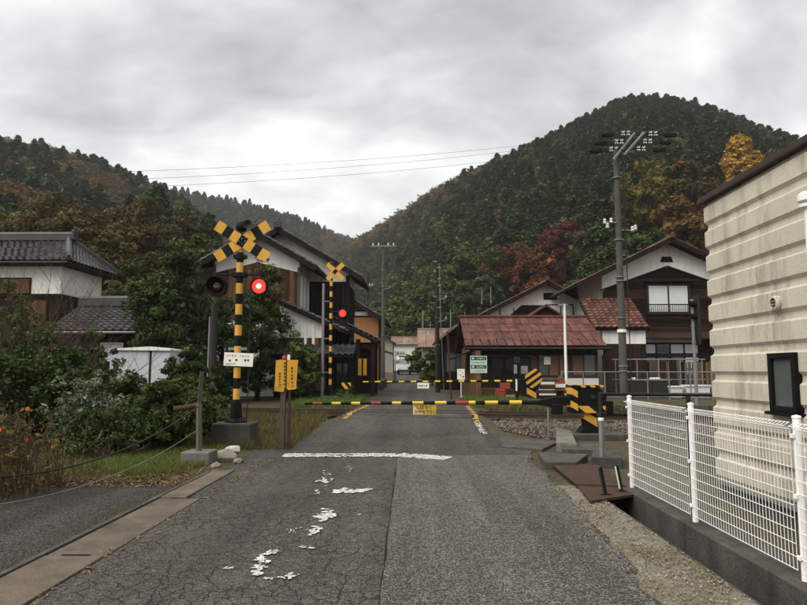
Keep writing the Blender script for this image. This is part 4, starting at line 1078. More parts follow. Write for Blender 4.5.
# ------------------------------------------------ cream block building at right
def house_cream():
    X = 3.9; y1 = 8.68; y0 = -5.0; zb = .2; zt = 3.83; t = thing('cream_building', 'cream building of ribbed concrete blocks behind the white mesh fence', 'building', (6, 2, 0))
    MB().box(X+.12, 12, y0, y1-.12, 0, zt-.02).build('core_wall', MT['cream'], t)
    MB().box(X+.05, 12, y0, y1-.05, -.1, zb-.01).build('plinth', MT['concrete_dark'], t)
    nb = 11; h = (zt-zb)/nb; js = [y1, 7.13, 5.6, 4.05, 2.5, .95, -.6, -5]
    prof = [(.036, 0), (.034, .022), (.0, .064), (.0, .258), (.03, .286), (.036, .33), (.036, h/1.0)]
    for k in range(nb):
        z = zb+k*h
        for a, b in zip(js[:-1], js[1:]):
            mb = MB(); m = []
            pr = [(p[0], z+p[1]*h/.33) for p in prof[:-1]]
            poly = [(X+d, zz) for d, zz in pr] + [(X+.13, z+h), (X+.13, z)]
            # extruded along Y
            n = len(poly); ya_, yb_ = (b+.0015, a-.0015)
            if a == y1:   # chamfered end at the corner
                vs = [(x, ya_, zz) for x, zz in poly] + [(x, y1-(x-X), zz) for x, zz in poly]
            else:
                vs = [(x, ya_, zz) for x, zz in poly] + [(x, yb_, zz) for x, zz in poly]
            mb.add(vs, [tuple(range(n)), tuple(range(2*n-1, n-1, -1))]+[(i, n+i, n+(i+1) % n, (i+1) % n) for i in range(n)])
            mb.build('wall_block', MT['cream'], t)
        # end wall towards the tracks
        poly = [(y1-d, z+p*h/.33) for d, p in prof[:-1]] + [(y1-.13, z+h), (y1-.13, z)]
        MB().prism(poly, X+.1, 12, 'YZ').build('wall_block', MT['cream'], t)
    MB().box(X-.06, 12.1, y0, y1+.07, zt-.01, zt+.05).box(X-.05, 12.05, y0, y1+.05, zt+.05, zt+.075).build('roof_edge', MT['brown_metal'], t, bevel=.008)
    # metal flashing at the foot of the wall
    MB().box(X-.02, X+.12, y0, y1-.02, zb-.035, zb+.004).build('base_flashing', MT['steel'], t)
    # window
    wy0, wy1, wz0, wz1 = 6.72, 7.22, 1.16, 1.78
    w_ = MB().box(X-.05, X+.1, wy0, wy0+.06, wz0, wz1).box(X-.05, X+.1, wy1-.06, wy1, wz0, wz1).box(X-.05, X+.1, wy0+.06, wy1-.06, wz0, wz0+.06).box(X-.05, X+.1, wy0+.06, wy1-.06, wz1-.06, wz1).build('window', MT['sig_black'], t, bevel=.006)
    MB().box(X-.01, X+.02, wy0+.06, wy1-.06, wz0+.06, wz1-.06).build('pane', MT['glass_grey'], w_)
    MB().box(X-.09, X+.05, wy0-.03, wy1+.03, wz0-.035, wz0-.002).build('sill', MT['sig_black'], w_)
    # round vent
    v = MB().lathe((X, 7.03, 2.31), [(.0, .1), (.085, .1), (.085, -.03), (.075, -.05), (.062, -.055), (.062, -.02), (0, -.02)], 'X', 20).build('vent_cap', MT['cream'], t, smooth=False)
    for i in range(4):
        MB().cbox((X-.035, 7.03, 2.26+i*.034), (.02, .118, .012), Matrix.Rotation(R(35), 4, 'Y')).build('louvre', MT['steel'], v)
    # white standpipe at the picture's right edge
    p = thing('vent_pipe', 'white capped pipe standing before the cream wall', 'pipe', (3.75, 6.18, 0))
    MB().tube((3.78, 6.18, .0), (3.78, 6.18, 3.13), .045, n=14).build('pipe', MT['white_metal'], p, smooth=False)
    MB().lathe((3.78, 6.18, 3.13), [(.05, 0), (.085, .02), (.085, .05), (.05, .055), (.05, .075), (.095, .08), (.095, .14), (.06, .17), (0, .175)], 'Z', 18).build('pipe_cap', MT['white_metal'], p)
house_cream()

# ================================================================== RAILWAY
TS = -0.2                                     # the track runs a little askew to the road
def ty(x): return 20.55 + TS*x
TD = Vector((1, TS, 0)).normalized(); TN = Vector((-TS, 1, 0)).normalized()
TZ = .185
def on_track(s, o, z): return Vector((0, 20.55, 0)) + TD*s + TN*o + Vector((0, 0, z))
def track():
    t = thing('railway_track', 'single railway track crossing the road between the two barriers', 'railway track', (0, 20.55, TZ))
    for o in (-.533, .533):
        mb = MB()
        p, q = on_track(-60, o, 0), on_track(60, o, 0); z = Vector((0, 0, 1))
        mb.bar(p+z*(TZ+.02), q+z*(TZ+.02), .12, .02); mb.bar(p+z*(TZ+.07), q+z*(TZ+.07), .02, .1); mb.bar(p+z*(TZ+.13), q+z*(TZ+.13), .065, .04)
        mb.build('rail', MT['rail'], t)
    me = None
    for k in range(-40, 41):
        s = k*.64
        if -2.4 < s < 2.4: continue
        a, b = on_track(s, -1.05, TZ-.05), on_track(s, 1.05, TZ-.05)
        MB().bar(a, b, .2, .12).build('sleeper', MT['sleeper'], t, bevel=.01)
    # guard rails inside the crossing
    for o in (-.42, .42):
        MB().bar(on_track(-2.2, o, TZ+.12), on_track(2.2, o, TZ+.12), .06, .05).build('guard_rail', MT['rail'], t)
track()
# deck panels between and beside the rails
dk = thing('crossing_deck', 'worn dark deck panels between the rails on the level crossing', 'crossing deck', (0, 20.55, TZ))
for (o0, o1) in ((-1.5, -.60), (-.385, -.005), (.005, .385), (.60, 1.5)):
    for s0 in (-1.95, -.65, .65):
        a = [on_track(s0+.01, o0, TZ+.13), on_track(s0+1.29, o0, TZ+.13), on_track(s0+1.29, o1, TZ+.13), on_track(s0+.01, o1, TZ+.13)]
        if o0 == -1.5: a[0].z = a[1].z = g(19)+.012
        if o1 == 1.5: a[2].z = a[3].z = g(22)+.012
        MB().slab(*a, .1).build('deck_panel', MT['deck'], dk, bevel=.008)
# ballast bed + stones
def ballast():
    mb = MB()
    vs = []; fs = []; ss = list(np.arange(-60, 60.1, 1.0)); prof = [(-3.4, -.16), (-1.9, -.02), (-1.2, .0), (1.2, .0), (1.9, -.02), (3.0, -.2)]
    for s in ss:
        for o, dz in prof: vs.append(on_track(s, o, TZ+dz-.06))
    n = len(prof)
    for j in range(len(ss)-1):
        if -2.6 < ss[j]+.5 < 2.4: continue
        for i in range(n-1): fs.append((j*n+i, (j+1)*n+i, (j+1)*n+i+1, j*n+i+1))
    mb.v = vs; mb.f = fs
    struct(mb.build('ballast_bed', MT['ballast']))
    rs = np.random.default_rng(5)
    octa = np.array([(1, 0, 0), (0, 1, 0), (-1, 0, 0), (0, -1, 0), (0, 0, 1), (0, 0, -1)], float)
    of = np.array([(0, 1, 4), (1, 2, 4), (2, 3, 4), (3, 0, 4), (1, 0, 5), (2, 1, 5), (3, 2, 5), (0, 3, 5)])
    V = []; F = []; k = 0
    N = 22000
    for i in range(N):
        if i % 6 == 0: X = rs.uniform(-13, -2.6); dY = rs.uniform(-2.0, 1.6); Y = ty(X)+dY
        else:
            X = rs.uniform(2.15, 11); Y = rs.uniform(14.4, 22.2)
            if Y > ty(X)+1.6: continue
            if Y < 15.0+max(0, (3-X))*1.6: continue
        if abs(X) < 2.1: continue
        d = (Y-ty(X)); 
        z = g(Y)-.01 if abs(d) > 2.7 else TZ-.07
        r = rs.uniform(.016, .046)
        M = np.array(Matrix.Rotation(rs.uniform(0, 6.28), 3, 'Z') @ Matrix.Rotation(rs.uniform(-.6, .6), 3, 'X'))
        o = octa*(r*rs.uniform(.65, 1.35, (6, 1)))*np.array([1.1, .9, .75])
        V.append(o@M.T+np.array([X, Y, z+r*rs.uniform(.1, .7)])); F.append(of+6*k); k += 1
    o = bpy.data.objects.new('ballast_stones', np_mesh('ballast_stones', np.vstack(V), np.vstack(F), MT['ballast'])); link(o)
    stuff(o, 'loose grey brown ballast stones along the railway track', 'ballast')
ballast()

# ================================================================== ROAD PAINT
def chips(polys, z, mat):
    mb = MB()
    for p in polys:
        n = len(p); CHIP[0] = (CHIP[0]*1.37+.113) % 1.0
        mb.add([(x, y, g(y)+z+CHIP[0]*.003) for x, y in p], [tuple(range(n))])
    return mb
CHIP = [.3]
def worn_line(a, b, w, cell, keep, seed, z=.012):
    r = random.Random(seed); a = Vector(a); b = Vector(b); d = (b-a); L = d.length; d.normalize(); nrm = Vector((-d.y, d.x))
    nl = int(L/cell); nw = max(1, int(w/cell)); polys = []
    for i in range(nl):
        for j in range(nw):
            u = (i+.5)*cell
            e = 1-.5*(j in (0, nw-1))
            if r.random() > keep(u/L)*e: continue
            c = a+d*u+nrm*(-w/2+(j+.5)*w/nw); pts = []
            for k in range(6):
                an = k*math.pi/3+r.uniform(-.2, .2); rr = cell*.62*r.uniform(.8, 1.15)
                pts.append((c.x+math.cos(an)*rr, c.y+math.sin(an)*rr))
            polys.append(pts)
    return polys
sl = thing('stop_line', 'worn white stop line painted across the road before the crossing', 'road marking', (-1, 12.2, 0))
P = worn_line((-2.45, 12.42), (-.32, 12.45), .52, .05, lambda u: .95-.75*max(0, noise.noise((u*8, 3, 0))+.18*(1-abs(u-.55)*3)), 2)
chips(P, .0105, None).build('painted_stripe', MT['white_paint'], sl)
P = worn_line((-.31, 12.5), (.62, 12.0), .5, .05, lambda u: .97-.25*max(0, noise.noise((u*7, 9, 0))), 4)
chips(P, .0125, None).build('painted_stripe', MT['white_paint'], sl)
# worn lettering: only chips of the old characters remain
CHIPK = 3
wl = thing('worn_lettering', 'flaked remains of white road lettering on the left lane', 'road marking', (-.9, 7.5, 0))
r_ = random.Random(9)
def blob(px, py, rx, ry, n, spread_x, spread_y, slope=0):
    """a cluster of small flakes of old paint"""
    polys = []
    for i in range(n*5):
        u, v = r_.gauss(0, .6), r_.gauss(0, .6)
        q = atz(px+u*spread_x, py+v*spread_y+u*slope, 0); k = r_.uniform(.1, .36)
        pts = []; th = r_.uniform(0, 3)
        for a in range(7):
            an = a*math.pi*2/7+r_.uniform(-.3, .3); rr = k*r_.uniform(.65, 1.3); pts.append((q.x+math.cos(an+th)*rx*rr, q.y+math.sin(an+th)*ry*rr))
        polys.append(pts)
    return polys
strokes = [  # px, py, spread
    (325, 482, .10, .16, 5, 6, 3, 0), (327, 475, .05, .1, 4, 5, 4, 0), (340, 492, .13, .14, 9, 6, 1.5, -1), (361, 491, .14, .14, 12, 9, 1.0, -1), (350, 492, .1, .1, 5, 6, 1.2, 0), (316, 493, .05, .08, 3, 3, 2, 0),
    (350, 470, .03, .07, 4, 3, 4, 0), (326, 515, .10, .14, 7, 5, 4, 0), (323, 519, .12, .1, 5, 6, 2, 0), (316, 531, .09, .1, 6, 7, 3, -2), (312, 534, .06, .06, 2, 2, 1, 0),
    (303, 548, .06, .05, 2, 3, 1, 0), (312, 549, .06, .05, 2, 3, 1, 0), (268, 555, .06, .08, 6, 9, 2, -4), (262, 561, .07, .08, 6, 5, 3, 0), (257, 569, .07, .08, 6, 5, 4, 0), (258, 575, .06, .06, 4, 5, 2, 0),
    (268, 580, .04, .04, 3, 4, 1, 0), (288, 578, .05, .05, 5, 7, 2, -1), (291, 575, .04, .04, 3, 4, 1, 0), (295, 531, .03, .05, 3, 8, 2, 0), (227, 569, .04, .04, 3, 6, 1, 0), (360, 515, .02, .04, 2, 3, 1, 0), (302, 452+6, .02, .03, 2, 4, 1, 0)]
for s in strokes:
    chips(blob(*s), .0095 + .001*(len(wl.children) % 3), None).build('paint_fragment', MT['white_paint'], wl)
def edge_line(pts, seed, name_label):
    t = thing('edge_line', name_label, 'road marking', (pts[0][0], pts[0][1], g(pts[0][1])))
    for i, (a, b, m) in enumerate(zip(pts[:-1], pts[1:], ('white_paint',)*1+('yellow_road',)*9)):
        a2 = Vector(a); b2 = Vector(b); 
        P = worn_line(a2, b2, .17, .05, lambda u: .9-.4*max(0, noise.noise((u*6+i, seed, 0))), seed+i)
        mb = MB()
        for p in P:
            CHIP[0] = (CHIP[0]*1.37+.113) % 1.0
            mb.add([(x, y, CHIP[0]*.003+max(g(y)+.014, .327 if abs(y-20.55+.2*x) < 1.5 else 0)) for x, y in p], [tuple(range(len(p)))])
        mb.build('painted_stripe', MT[m if seed == 31 else 'yellow_road'], t)
edge_line([(1.66, 15.7), (1.68, 17.6), (1.78, 20.3), (1.9, 23.6)], 31, 'white and yellow painted edge line on the right of the crossing')
edge_line([(-1.95, 18.4), (-1.85, 20.6), (-1.78, 22.2), (-1.68, 24.2)], 41, 'yellow painted edge line on the left of the crossing')

# ================================================================== CROSSING SIGNALS
def glyph_strokes(mb, x, z, w, h, y, r):
    for k in range(4):
        if r.random() < .55: mb.box(x+w*.1, x+w*.9, y-.003, y, z+h*r.uniform(.1, .9), z+h*r.uniform(.1, .9)+h*.09)
        else:
            xx = x+w*r.uniform(.15, .85); mb.box(xx, xx+w*.12, y-.0034, y, z+h*.05, z+h*r.uniform(.5, .95))
def text_mesh(body, size, name, mat, M, parent, align='CENTER', spacing=1.0):
    cu = bpy.data.curves.new(name, 'FONT'); cu.body = body; cu.size = size; cu.align_x = align; cu.align_y = 'CENTER'; cu.extrude = .0015; cu.space_line = spacing
    cu.offset = size*.012
    o = bpy.data.objects.new(name, cu); COL.objects.link(o)
    dg = bpy.context.evaluated_depsgraph_get(); me = bpy.data.meshes.new_from_object(o.evaluated_get(dg))
    bpy.data.objects.remove(o); bpy.data.curves.remove(cu)
    me.materials.clear(); me.materials.append(mat)
    Mi = MINV.get(parent.name, Matrix.Identity(4)) if parent else Matrix.Identity(4)
    me.transform(Mi @ M); me.name = name
    ob = bpy.data.objects.new(name, me); link(ob, parent); return ob
FACE = Matrix.Rotation(math.pi/2, 4, 'X')          # text facing -Y
def post_stripes(t, x, y, z0, z1, r, pitch, first='sig_black'):
    z = z0; k = 0 if first == 'sig_black' else 1
    while z < z1-.01:
        zz = min(z+pitch/2, z1)
        MB().tube((x, y, z), (x, y, zz), r+(.0015 if k % 2 else 0), n=14).build('post_band', MT['sig_yellow' if k % 2 else 'sig_black'], t, smooth=False)
        z = zz; k += 1
def crossbuck(t, c, w, h, bw, ry, y, seg, shear=0):
    """two crossed boards of alternating yellow and black pieces about c (x,z)"""
    cx, cz = c
    for sg in (-1, 1):
        d = Vector((w*sg/2, h/2)); L = d.length; u = d/L; nrm = Vector((-u.y, u.x))
        b = MB().add([], []); n = len(seg)
        yy = y + (.012 if sg > 0 else 0)
        o = None; tot = sum(s for _, s in seg); p = -L
        for i, (m, s) in enumerate(seg):
            q = p+2*L*s/tot
            if sg > 0 and abs((p+q)/2) < 1e-3: pass
            a0, a1 = Vector((cx, cz))+u*p, Vector((cx, cz))+u*q
            pts = [a0-nrm*bw/2, a1-nrm*bw/2, a1+nrm*bw/2, a0+nrm*bw/2]
            MB().prism([(v.x, v.y) for v in pts], yy-.012, yy).build('crossbuck_piece', MT[m], t)
            p = q
def lamp(t, x, y, z, r, on, face=-1, core=True):
    d = MB().lathe((x, y, z), [(0, .05*-face), (r, .05*-face), (r*1.02, 0), (r*.98, .02*face), (r*.5, .015*face), (0, .015*face)], 'Y', 24).build('lamp_disc', MT['sig_black'], t, smooth=False)
    hood = MB(); n = 20; vs = []
    for k in range(n+1):
        a = R(-20)+R(220)*k/n
        for rr in (r*.86, r*.9):
            for dy in (.0, .2 if True else 0):
                vs.append((x+math.cos(a)*rr, y+face*(dy*(.55+.45*math.sin(max(0, min(math.pi, a))))+.01), z+math.sin(a)*rr))
    fs = []
    for k in range(n):
        o = k*4; p = o+4
        fs += [(o, p, p+1, o+1), (o+2, o+3, p+3, p+2), (o, o+2, p+2, p), (o+1, p+1, p+3, o+3)]
    hood.add(vs, fs).build('lamp_hood', MT['sig_black'], d)
    MB().lathe((x, y+face*.03, z), [(0, .02*-face), (r*(.82 if on else .58), .02*-face), (r*(.8 if on else .56), .01*face), (r*.3, .035*face), (0, .042*face)], 'Y', 24).build('lamp_lens', MT['lamp_on' if on else 'lamp_off'], d, smooth=True)
    if on: MB().lathe((x, y+face*.045, z), [(0, 0), (r*(.58 if core else .4), .004*face), (r*.3, .018*face), (0, .022*face)], 'Y', 20).build('lamp_glow', MT['lamp_mid'], d, smooth=True)
    if on and core: MB().lathe((x, y+face*.05, z), [(0, 0), (r*.38, .006*face), (r*.24, .02*face), (0, .026*face)], 'Y', 20).build('lamp_core', MT['lamp_core'], d, smooth=True)
    MB().box(x-.06, x+.06, y-face*.04, y-face*.16, z-.08, z+.08).build('lamp_housing', MT['sig_black'], d)
def near_signal():
    x, y = -3.76, 13.9; t = thing('crossing_signal', 'tall yellow and black crossing signal with lit right lamp on a concrete block', 'crossing signal', (x, y, 0))
    MB().prism([(x-.46, -.05), (x+.42, -.05), (x+.4, .5), (x-.42, .5)], y-.35, y+.35).build('concrete_base', MT['concrete_dark'], t, bevel=.03)
    MB().lathe((x, y, .5), [(.24, 0), (.24, .03), (.13, .08), (.11, .4), (.075, .48)], 'Z', 4).build('pedestal', MT['sig_black'], t)
    for sx in (-1, 1):
        for sy in (-1, 1): MB().tube((x+.14*sx, y+.14*sy, .52), (x+.14*sx, y+.14*sy, .6), .018, n=6).build('anchor_bolt', MT['rust'], t)
    post_stripes(t, x, y, .98, 4.55, .072, .45, 'sig_yellow')
    cz = 4.36
    seg = [('sig_yellow', .20), ('sig_black', .18), ('sig_yellow', .19), ('sig_black', .17), ('sig_yellow', .19), ('sig_black', .18), ('sig_yellow', .20)]
    crossbuck(t, (x+.06, cz), 1.12, .72, .235, 0, y-.09, seg)
    mbk = MB()
    for a, b in ((0, .06), (0, -.06), (.07, 0), (-.07, 0)): mbk.lathe((x+.06+a, y-.108, cz+b), [(0, 0), (.012, 0), (.012, -.012), (0, -.014)], 'Y', 8)
    mbk.build('rivets', MT['steel'], t)
    MB().bar((x-.1, y-.065, cz), (x+.25, y-.065, cz), .02, .06).build('crossbuck_bracket', MT['steel_dark'], t)
    # sounder on top
    s = MB().lathe((x+.02, y-.02, 4.68), [(.04, -.1), (.09, -.08), (.13, .0), (.1, .1), (0, .14)], 'Z', 16).build('sounder', MT['sig_black'], t, smooth=True)
    MB().lathe((x+.18, y-.1, 4.72), [(0, .1), (.03, .1), (.05, .02), (.1, -.06), (.09, -.06), (0, 0)], 'Y', 16).build('horn', MT['steel_dark'], s)
    MB().box(x-.13, x+.14, y-.07, y+.07, 4.0, 4.07).build('clamp', MT['sig_black'], t)
    MB().lathe((x, y, 4.03), [(.1, -.05), (.1, .05), (.065, .06)], 'Z', 12).build('collar', MT['sig_black'], t)
    # lamp arm and lamps
    MB().tube((x-.42, y-.05, 3.64), (x+.5, y-.05, 3.64), .022, n=10).build('lamp_arm', MT['sig_black'], t)
    for dx, on in ((-.43, False), (.47, True)):
        MB().tube((x+dx, y-.05, 3.64), (x+dx, y-.05, 3.48), .02, n=8).build('lamp_hanger', MT['sig_black'], t)
        lamp(t, x+dx, y-.16, 3.37, .22 if not on else .185, on)
    MB().box(x-.15, x+.15, y-.1, y+.1, 3.59, 3.69).build('junction_box', MT['sig_black'], t, bevel=.01)
    # conduit at the right of the post
    MB().path([(x+.24, y, 3.4), (x+.24, y, .95), (x+.22, y, .5)], .014, 6).build('conduit', MT['steel_dark'], t)
    for z in (1.35, 1.95, 2.6, 3.2): MB().bar((x, y, z), (x+.25, y, z), .02, .025).build('conduit_clip', MT['steel_dark'], t)
    MB().box(x-.2, x+.2, y-.03, y+.03, 2.02, 2.08).build('sign_bracket', MT['steel'], t)
    # white plate with small illegible lettering
    M = Matrix.Rotation(R(2.5), 4, 'Y')
    pl = MB().cbox((x+.05, y-.1, 1.82), (.62, .012, .28), M).build('name_plate', MT['sign_white'], t)
    ink = MB(); r = random.Random(4)
    for i in range(9):
        if i in (4,): continue
        glyph_strokes(ink, x-.2+i*.055, 1.89-.0024*i, .03, .035, y-.1065, r)
    for xx in (-.16, -.02, .17, .23): glyph_strokes(ink, x+xx, 1.775, .05, .055, y-.1065, r)
    for i in range(6): glyph_strokes(ink, x-.22+i*.035, 1.715, .026, .03, y-.1065, r)
    ink.build('plate_lettering', MT['ink'], pl)
near_signal()
def far_signal():
    x, y = -3.45, 27.0; t = thing('crossing_signal', 'slender orange and black crossing signal beyond the tracks by the black house', 'crossing signal', (x, y, g(y)))
    z0 = .55
    MB().prism([(x-.4, g(y)-.05), (x+.4, g(y)-.05), (x+.36, z0), (x-.36, z0)], y-.35, y+.35).build('concrete_base', MT['concrete_dark'], t, bevel=.03)
    MB().lathe((x, y, z0), [(.24, 0), (.24, .03), (.13, .08), (.11, .38), (.075, .46)], 'Z', 4).build('pedestal', MT['sig_black'], t)
    post_stripes(t, x, y, z0+.44, 5.95, .062, .455, 'sig_yellow')
    seg = [('sig_yellow', .42), ('sig_black', .16), ('sig_yellow', .42)]
    crossbuck(t, (x+.17, 5.68), .66, .66, .2, 0, y-.09, seg)
    MB().lathe((x, y, 6.0), [(.05, -.1), (.1, -.05), (.12, .02), (.05, .12), (0, .13)], 'Z', 12).build('sounder', MT['steel_dark'], t, smooth=True)
    MB().tube((x, y-.05, 4.0), (x+.55, y-.05, 4.0), .02, n=8).build('lamp_arm', MT['steel_dark'], t)
    MB().tube((x, y-.05, 3.45), (x+.55, y-.05, 3.45), .012, n=6).build('lamp_arm', MT['steel_dark'], t)
    lamp(t, x+.5, y-.14, 3.93, .18, True, core=False)
    MB().box(x+.32, x+.66, y-.05, y+.05, 3.5, 4.15).build('lamp_backboard', MT['sig_black'], t)
    MB().path([(x+.1, y-.08, 3.4), (x+.3, y-.1, 3.3), (x+.34, y-.1, 3.2)], .03, 6).build('conduit', MT['steel_dark'], t)
    # grey steel stay pole beside it
    p = thing('steel_pole', 'thin grey steel pole standing beside the far crossing signal', 'pole', (x-.32, y, g(y)))
    MB().tube((x-.32, y, g(y)-.1), (x-.32, y, 5.2), .065, .055, 10).build('shaft', MT['steel'], p)
    for z in (1.5, 2.9, 4.45): MB().bar((x-.32, y, z), (x-.02, y, z), .03, .04).build('stay_clamp', MT['steel'], p)
far_signal()

# ================================================================== BARRIERS
def arm(t, p0, p1, r0, r1, pat, m0=0):
    p0 = Vector(p0); p1 = Vector(p1); n = len(pat); tot = sum(s for _, s in pat); u = 0
    for k, (m, s) in enumerate(pat):
        a = p0.lerp(p1, u/tot); b = p0.lerp(p1, (u+s)/tot); ra = r0+(r1-r0)*u/tot; rb = r0+(r1-r0)*(u+s)/tot; u += s
        MB().tube(a, b, ra, rb, 12).build('arm_band', MT[m], t, smooth=False)
def stripes_plate(t, poly, y0, y1, name, n, mats=('sig_black', 'sig_yellow'), ang=45, plane='XZ'):
    """a plate cut into diagonal stripes, each a solid piece"""
    import mathutils.geometry as mg
    c = Vector((sum(p[0] for p in poly)/len(poly), sum(p[1] for p in poly)/len(poly)))
    u = Vector((math.cos(R(ang)), math.sin(R(ang)))); R_ = max((Vector(p)-c).length for p in poly)*1.02
    def clip(pts, d, lim, sign):
        out = []
        for i in range(len(pts)):
            a, b = pts[i], pts[(i+1) % len(pts)]; da = (a-c).dot(d)*sign-lim*sign; db = (b-c).dot(d)*sign-lim*sign
            if da >= 0: out.append(a)
            if da*db < 0: out.append(a.lerp(b, da/(da-db)))
        return out
    for k in range(n):
        lo = -R_+2*R_*k/n; hi = -R_+2*R_*(k+1)/n
        p = clip(clip([Vector(q) for q in poly], u, lo, 1), u, hi, -1)
        if len(p) >= 3: MB().prism([tuple(q) for q in p], y0, y1, plane).build(name, MT[mats[k % 2]], t)
def near_barrier():
    px, y = 4.05, 15.4; gz = g(y); t = thing('crossing_barrier', 'near barrier with striped machine and lowered arm reaching across the road', 'barrier', (px, y, gz))
    MB().box(px-.55, px+.75, y-.45, y+.45, gz-.05, gz+.1).build('concrete_base', MT['concrete_dark'], t, bevel=.02)
    MB().prism([(px-.26, gz+.1), (px+.26, gz+.1), (px+.17, gz+.24), (px-.17, gz+.24)], y-.2, y+.2).build('machine_foot', MT['sig_black'], t, bevel=.01)
    stripes_plate(t, [(px-.14, gz+.24), (px+.14, gz+.24), (px+.15, gz+.8), (px-.15, gz+.8)], y-.14, y+.14, 'column_band', 4, ang=58)
    # head box
    MB().prism([(px-.3, .78), (px+.34, .78), (px+.38, 1.02), (px+.2, 1.2), (px-.22, 1.2), (px-.34, 1.05)], y-.2, y+.22).build('machine_head', MT['sig_black'], t, bevel=.02)
    stripes_plate(t, [(px-.44, .62), (px-.3, .62), (px-.3, 1.24), (px-.44, 1.24)], y-.24, y+.26, 'side_plate_band', 5, ang=60)
    stripes_plate(t, [(px-.3, 1.2), (px+.3, 1.2), (px+.3, 1.25), (px-.3, 1.25)], y-.22, y+.24, 'top_plate_band', 6, ang=20)
    stripes_plate(t, [(px-.28, .62), (px+.36, .62), (px+.36, .78), (px-.28, .78)], y-.22, y+.2, 'skirt_band', 4, ang=50)
    MB().lathe((px+.05, y-.2, .99), [(.0, -.06), (.05, -.06), (.05, 0), (.12, .02)], 'Y', 12).build('pivot_hub', MT['steel_dark'], t)
    zt = .862; az = .85
    # arm socket and weights
    MB().prism([(px-1.2, .8), (px-.85, .74), (px-.3, .82), (px-.3, 1.0), (px-.8, .98), (px-1.2, .9)], y-.1, y+.02).build('arm_socket', MT['sig_black'], t, bevel=.02)
    MB().box(px-.86, px-.62, y-.14, y+.05, .58, .82).build('counterweight', MT['sig_black'], t, bevel=.02)
    pat = []
    seq = [('sig_black', .55), ('bar_yellow', .52), ('sig_black', .5), ('bar_yellow', .5), ('sig_black', .42), ('bar_red', .35), ('bar_yellow', .25), ('sig_black', .42), ('bar_yellow', .45), ('sig_black', .42), ('bar_yellow', .44), ('sig_black', .45), ('bar_yellow', .36),
           ('sig_black', .4), ('bar_red', .4), ('sig_black', .38), ('bar_yellow', .36), ('sig_black', .36), ('bar_yellow', .34), ('sig_black', .34), ('bar_red', .36), ('sig_black', .3), ('bar_yellow', .3), ('sig_black', .3)]
    seq = [('sig_black', .55), ('bar_yellow', .38), ('sig_black', .36), ('bar_yellow', .4), ('sig_black', .3), ('bar_yellow', .2), ('bar_red', .42), ('sig_black', .28), ('bar_yellow', .36), ('sig_black', .36), ('bar_yellow', .34), ('sig_black', .36), ('bar_yellow', .28), ('sig_black', .36), ('bar_red', .3), ('sig_black', .34), ('bar_yellow', .28), ('sig_black', .33), ('bar_yellow', .28), ('sig_black', .3), ('bar_red', .3), ('sig_black', .25)]
    arm(t, (px-1.15, y-.04, az), (-2.55, y-.04, az-.03), .052, .03, seq)
    # hanging yellow plate
    cx = at(424.5, 408, y).x
    pl = thing('hanging_sign', 'yellow sign with two lines of brown lettering hanging from the near barrier arm', 'sign', (cx, y, .7))
    w2, h2 = .27, .115; zc = .685
    b = MB().box(cx-w2, cx+w2, y-.05, y-.04, zc-h2, zc+h2).build('plate', MT['sign_ochre'], pl)
    MB().prism([(cx-w2+.006, zc-h2+.006), (cx-.02, zc-h2+.006), (cx-w2+.006, zc+h2-.02)], y-.0525, y-.0502).build('faded_corner', MT['sign_pale'], b)
    MB().box(cx-w2, cx+w2, y-.054, y-.0505, zc+h2-.014, zc+h2).build('pale_edge', MT['sign_pale'], b)
    for s in (-.12, .12): MB().bar((cx+s, y-.043, zc+h2-.01), (cx+s, y-.043, .86), .012, .006).build('hanger', MT['steel_dark'], pl)
    text_mesh('しばらく', .1, 'lettering', MT['ink_brown'], Matrix.Translation((cx-.01, y-.0545, zc+.05)) @ FACE, b)
    text_mesh('お待ち下さい', .085, 'lettering', MT['ink_brown'], Matrix.Translation((cx+.02, y-.0545, zc-.055)) @ FACE, b)
    # thin rest post under the arm
    rx = at(548, 420, y).x
    p = thing('arm_rest', 'thin grey post under the near barrier arm', 'post', (rx, y, gz))
    MB().tube((rx, y-.04, gz-.05), (rx, y-.04, az-.06), .025, n=8).build('post', MT['steel'], p)
    MB().bar((rx-.06, y-.04, az-.06), (rx+.06, y-.04, az-.06), .05, .02).bar((rx-.06, y-.04, az-.02), (rx-.06, y-.04, az+.05), .02, .02, (0, 1, 0)).build('cradle', MT['steel'], p)
near_barrier()
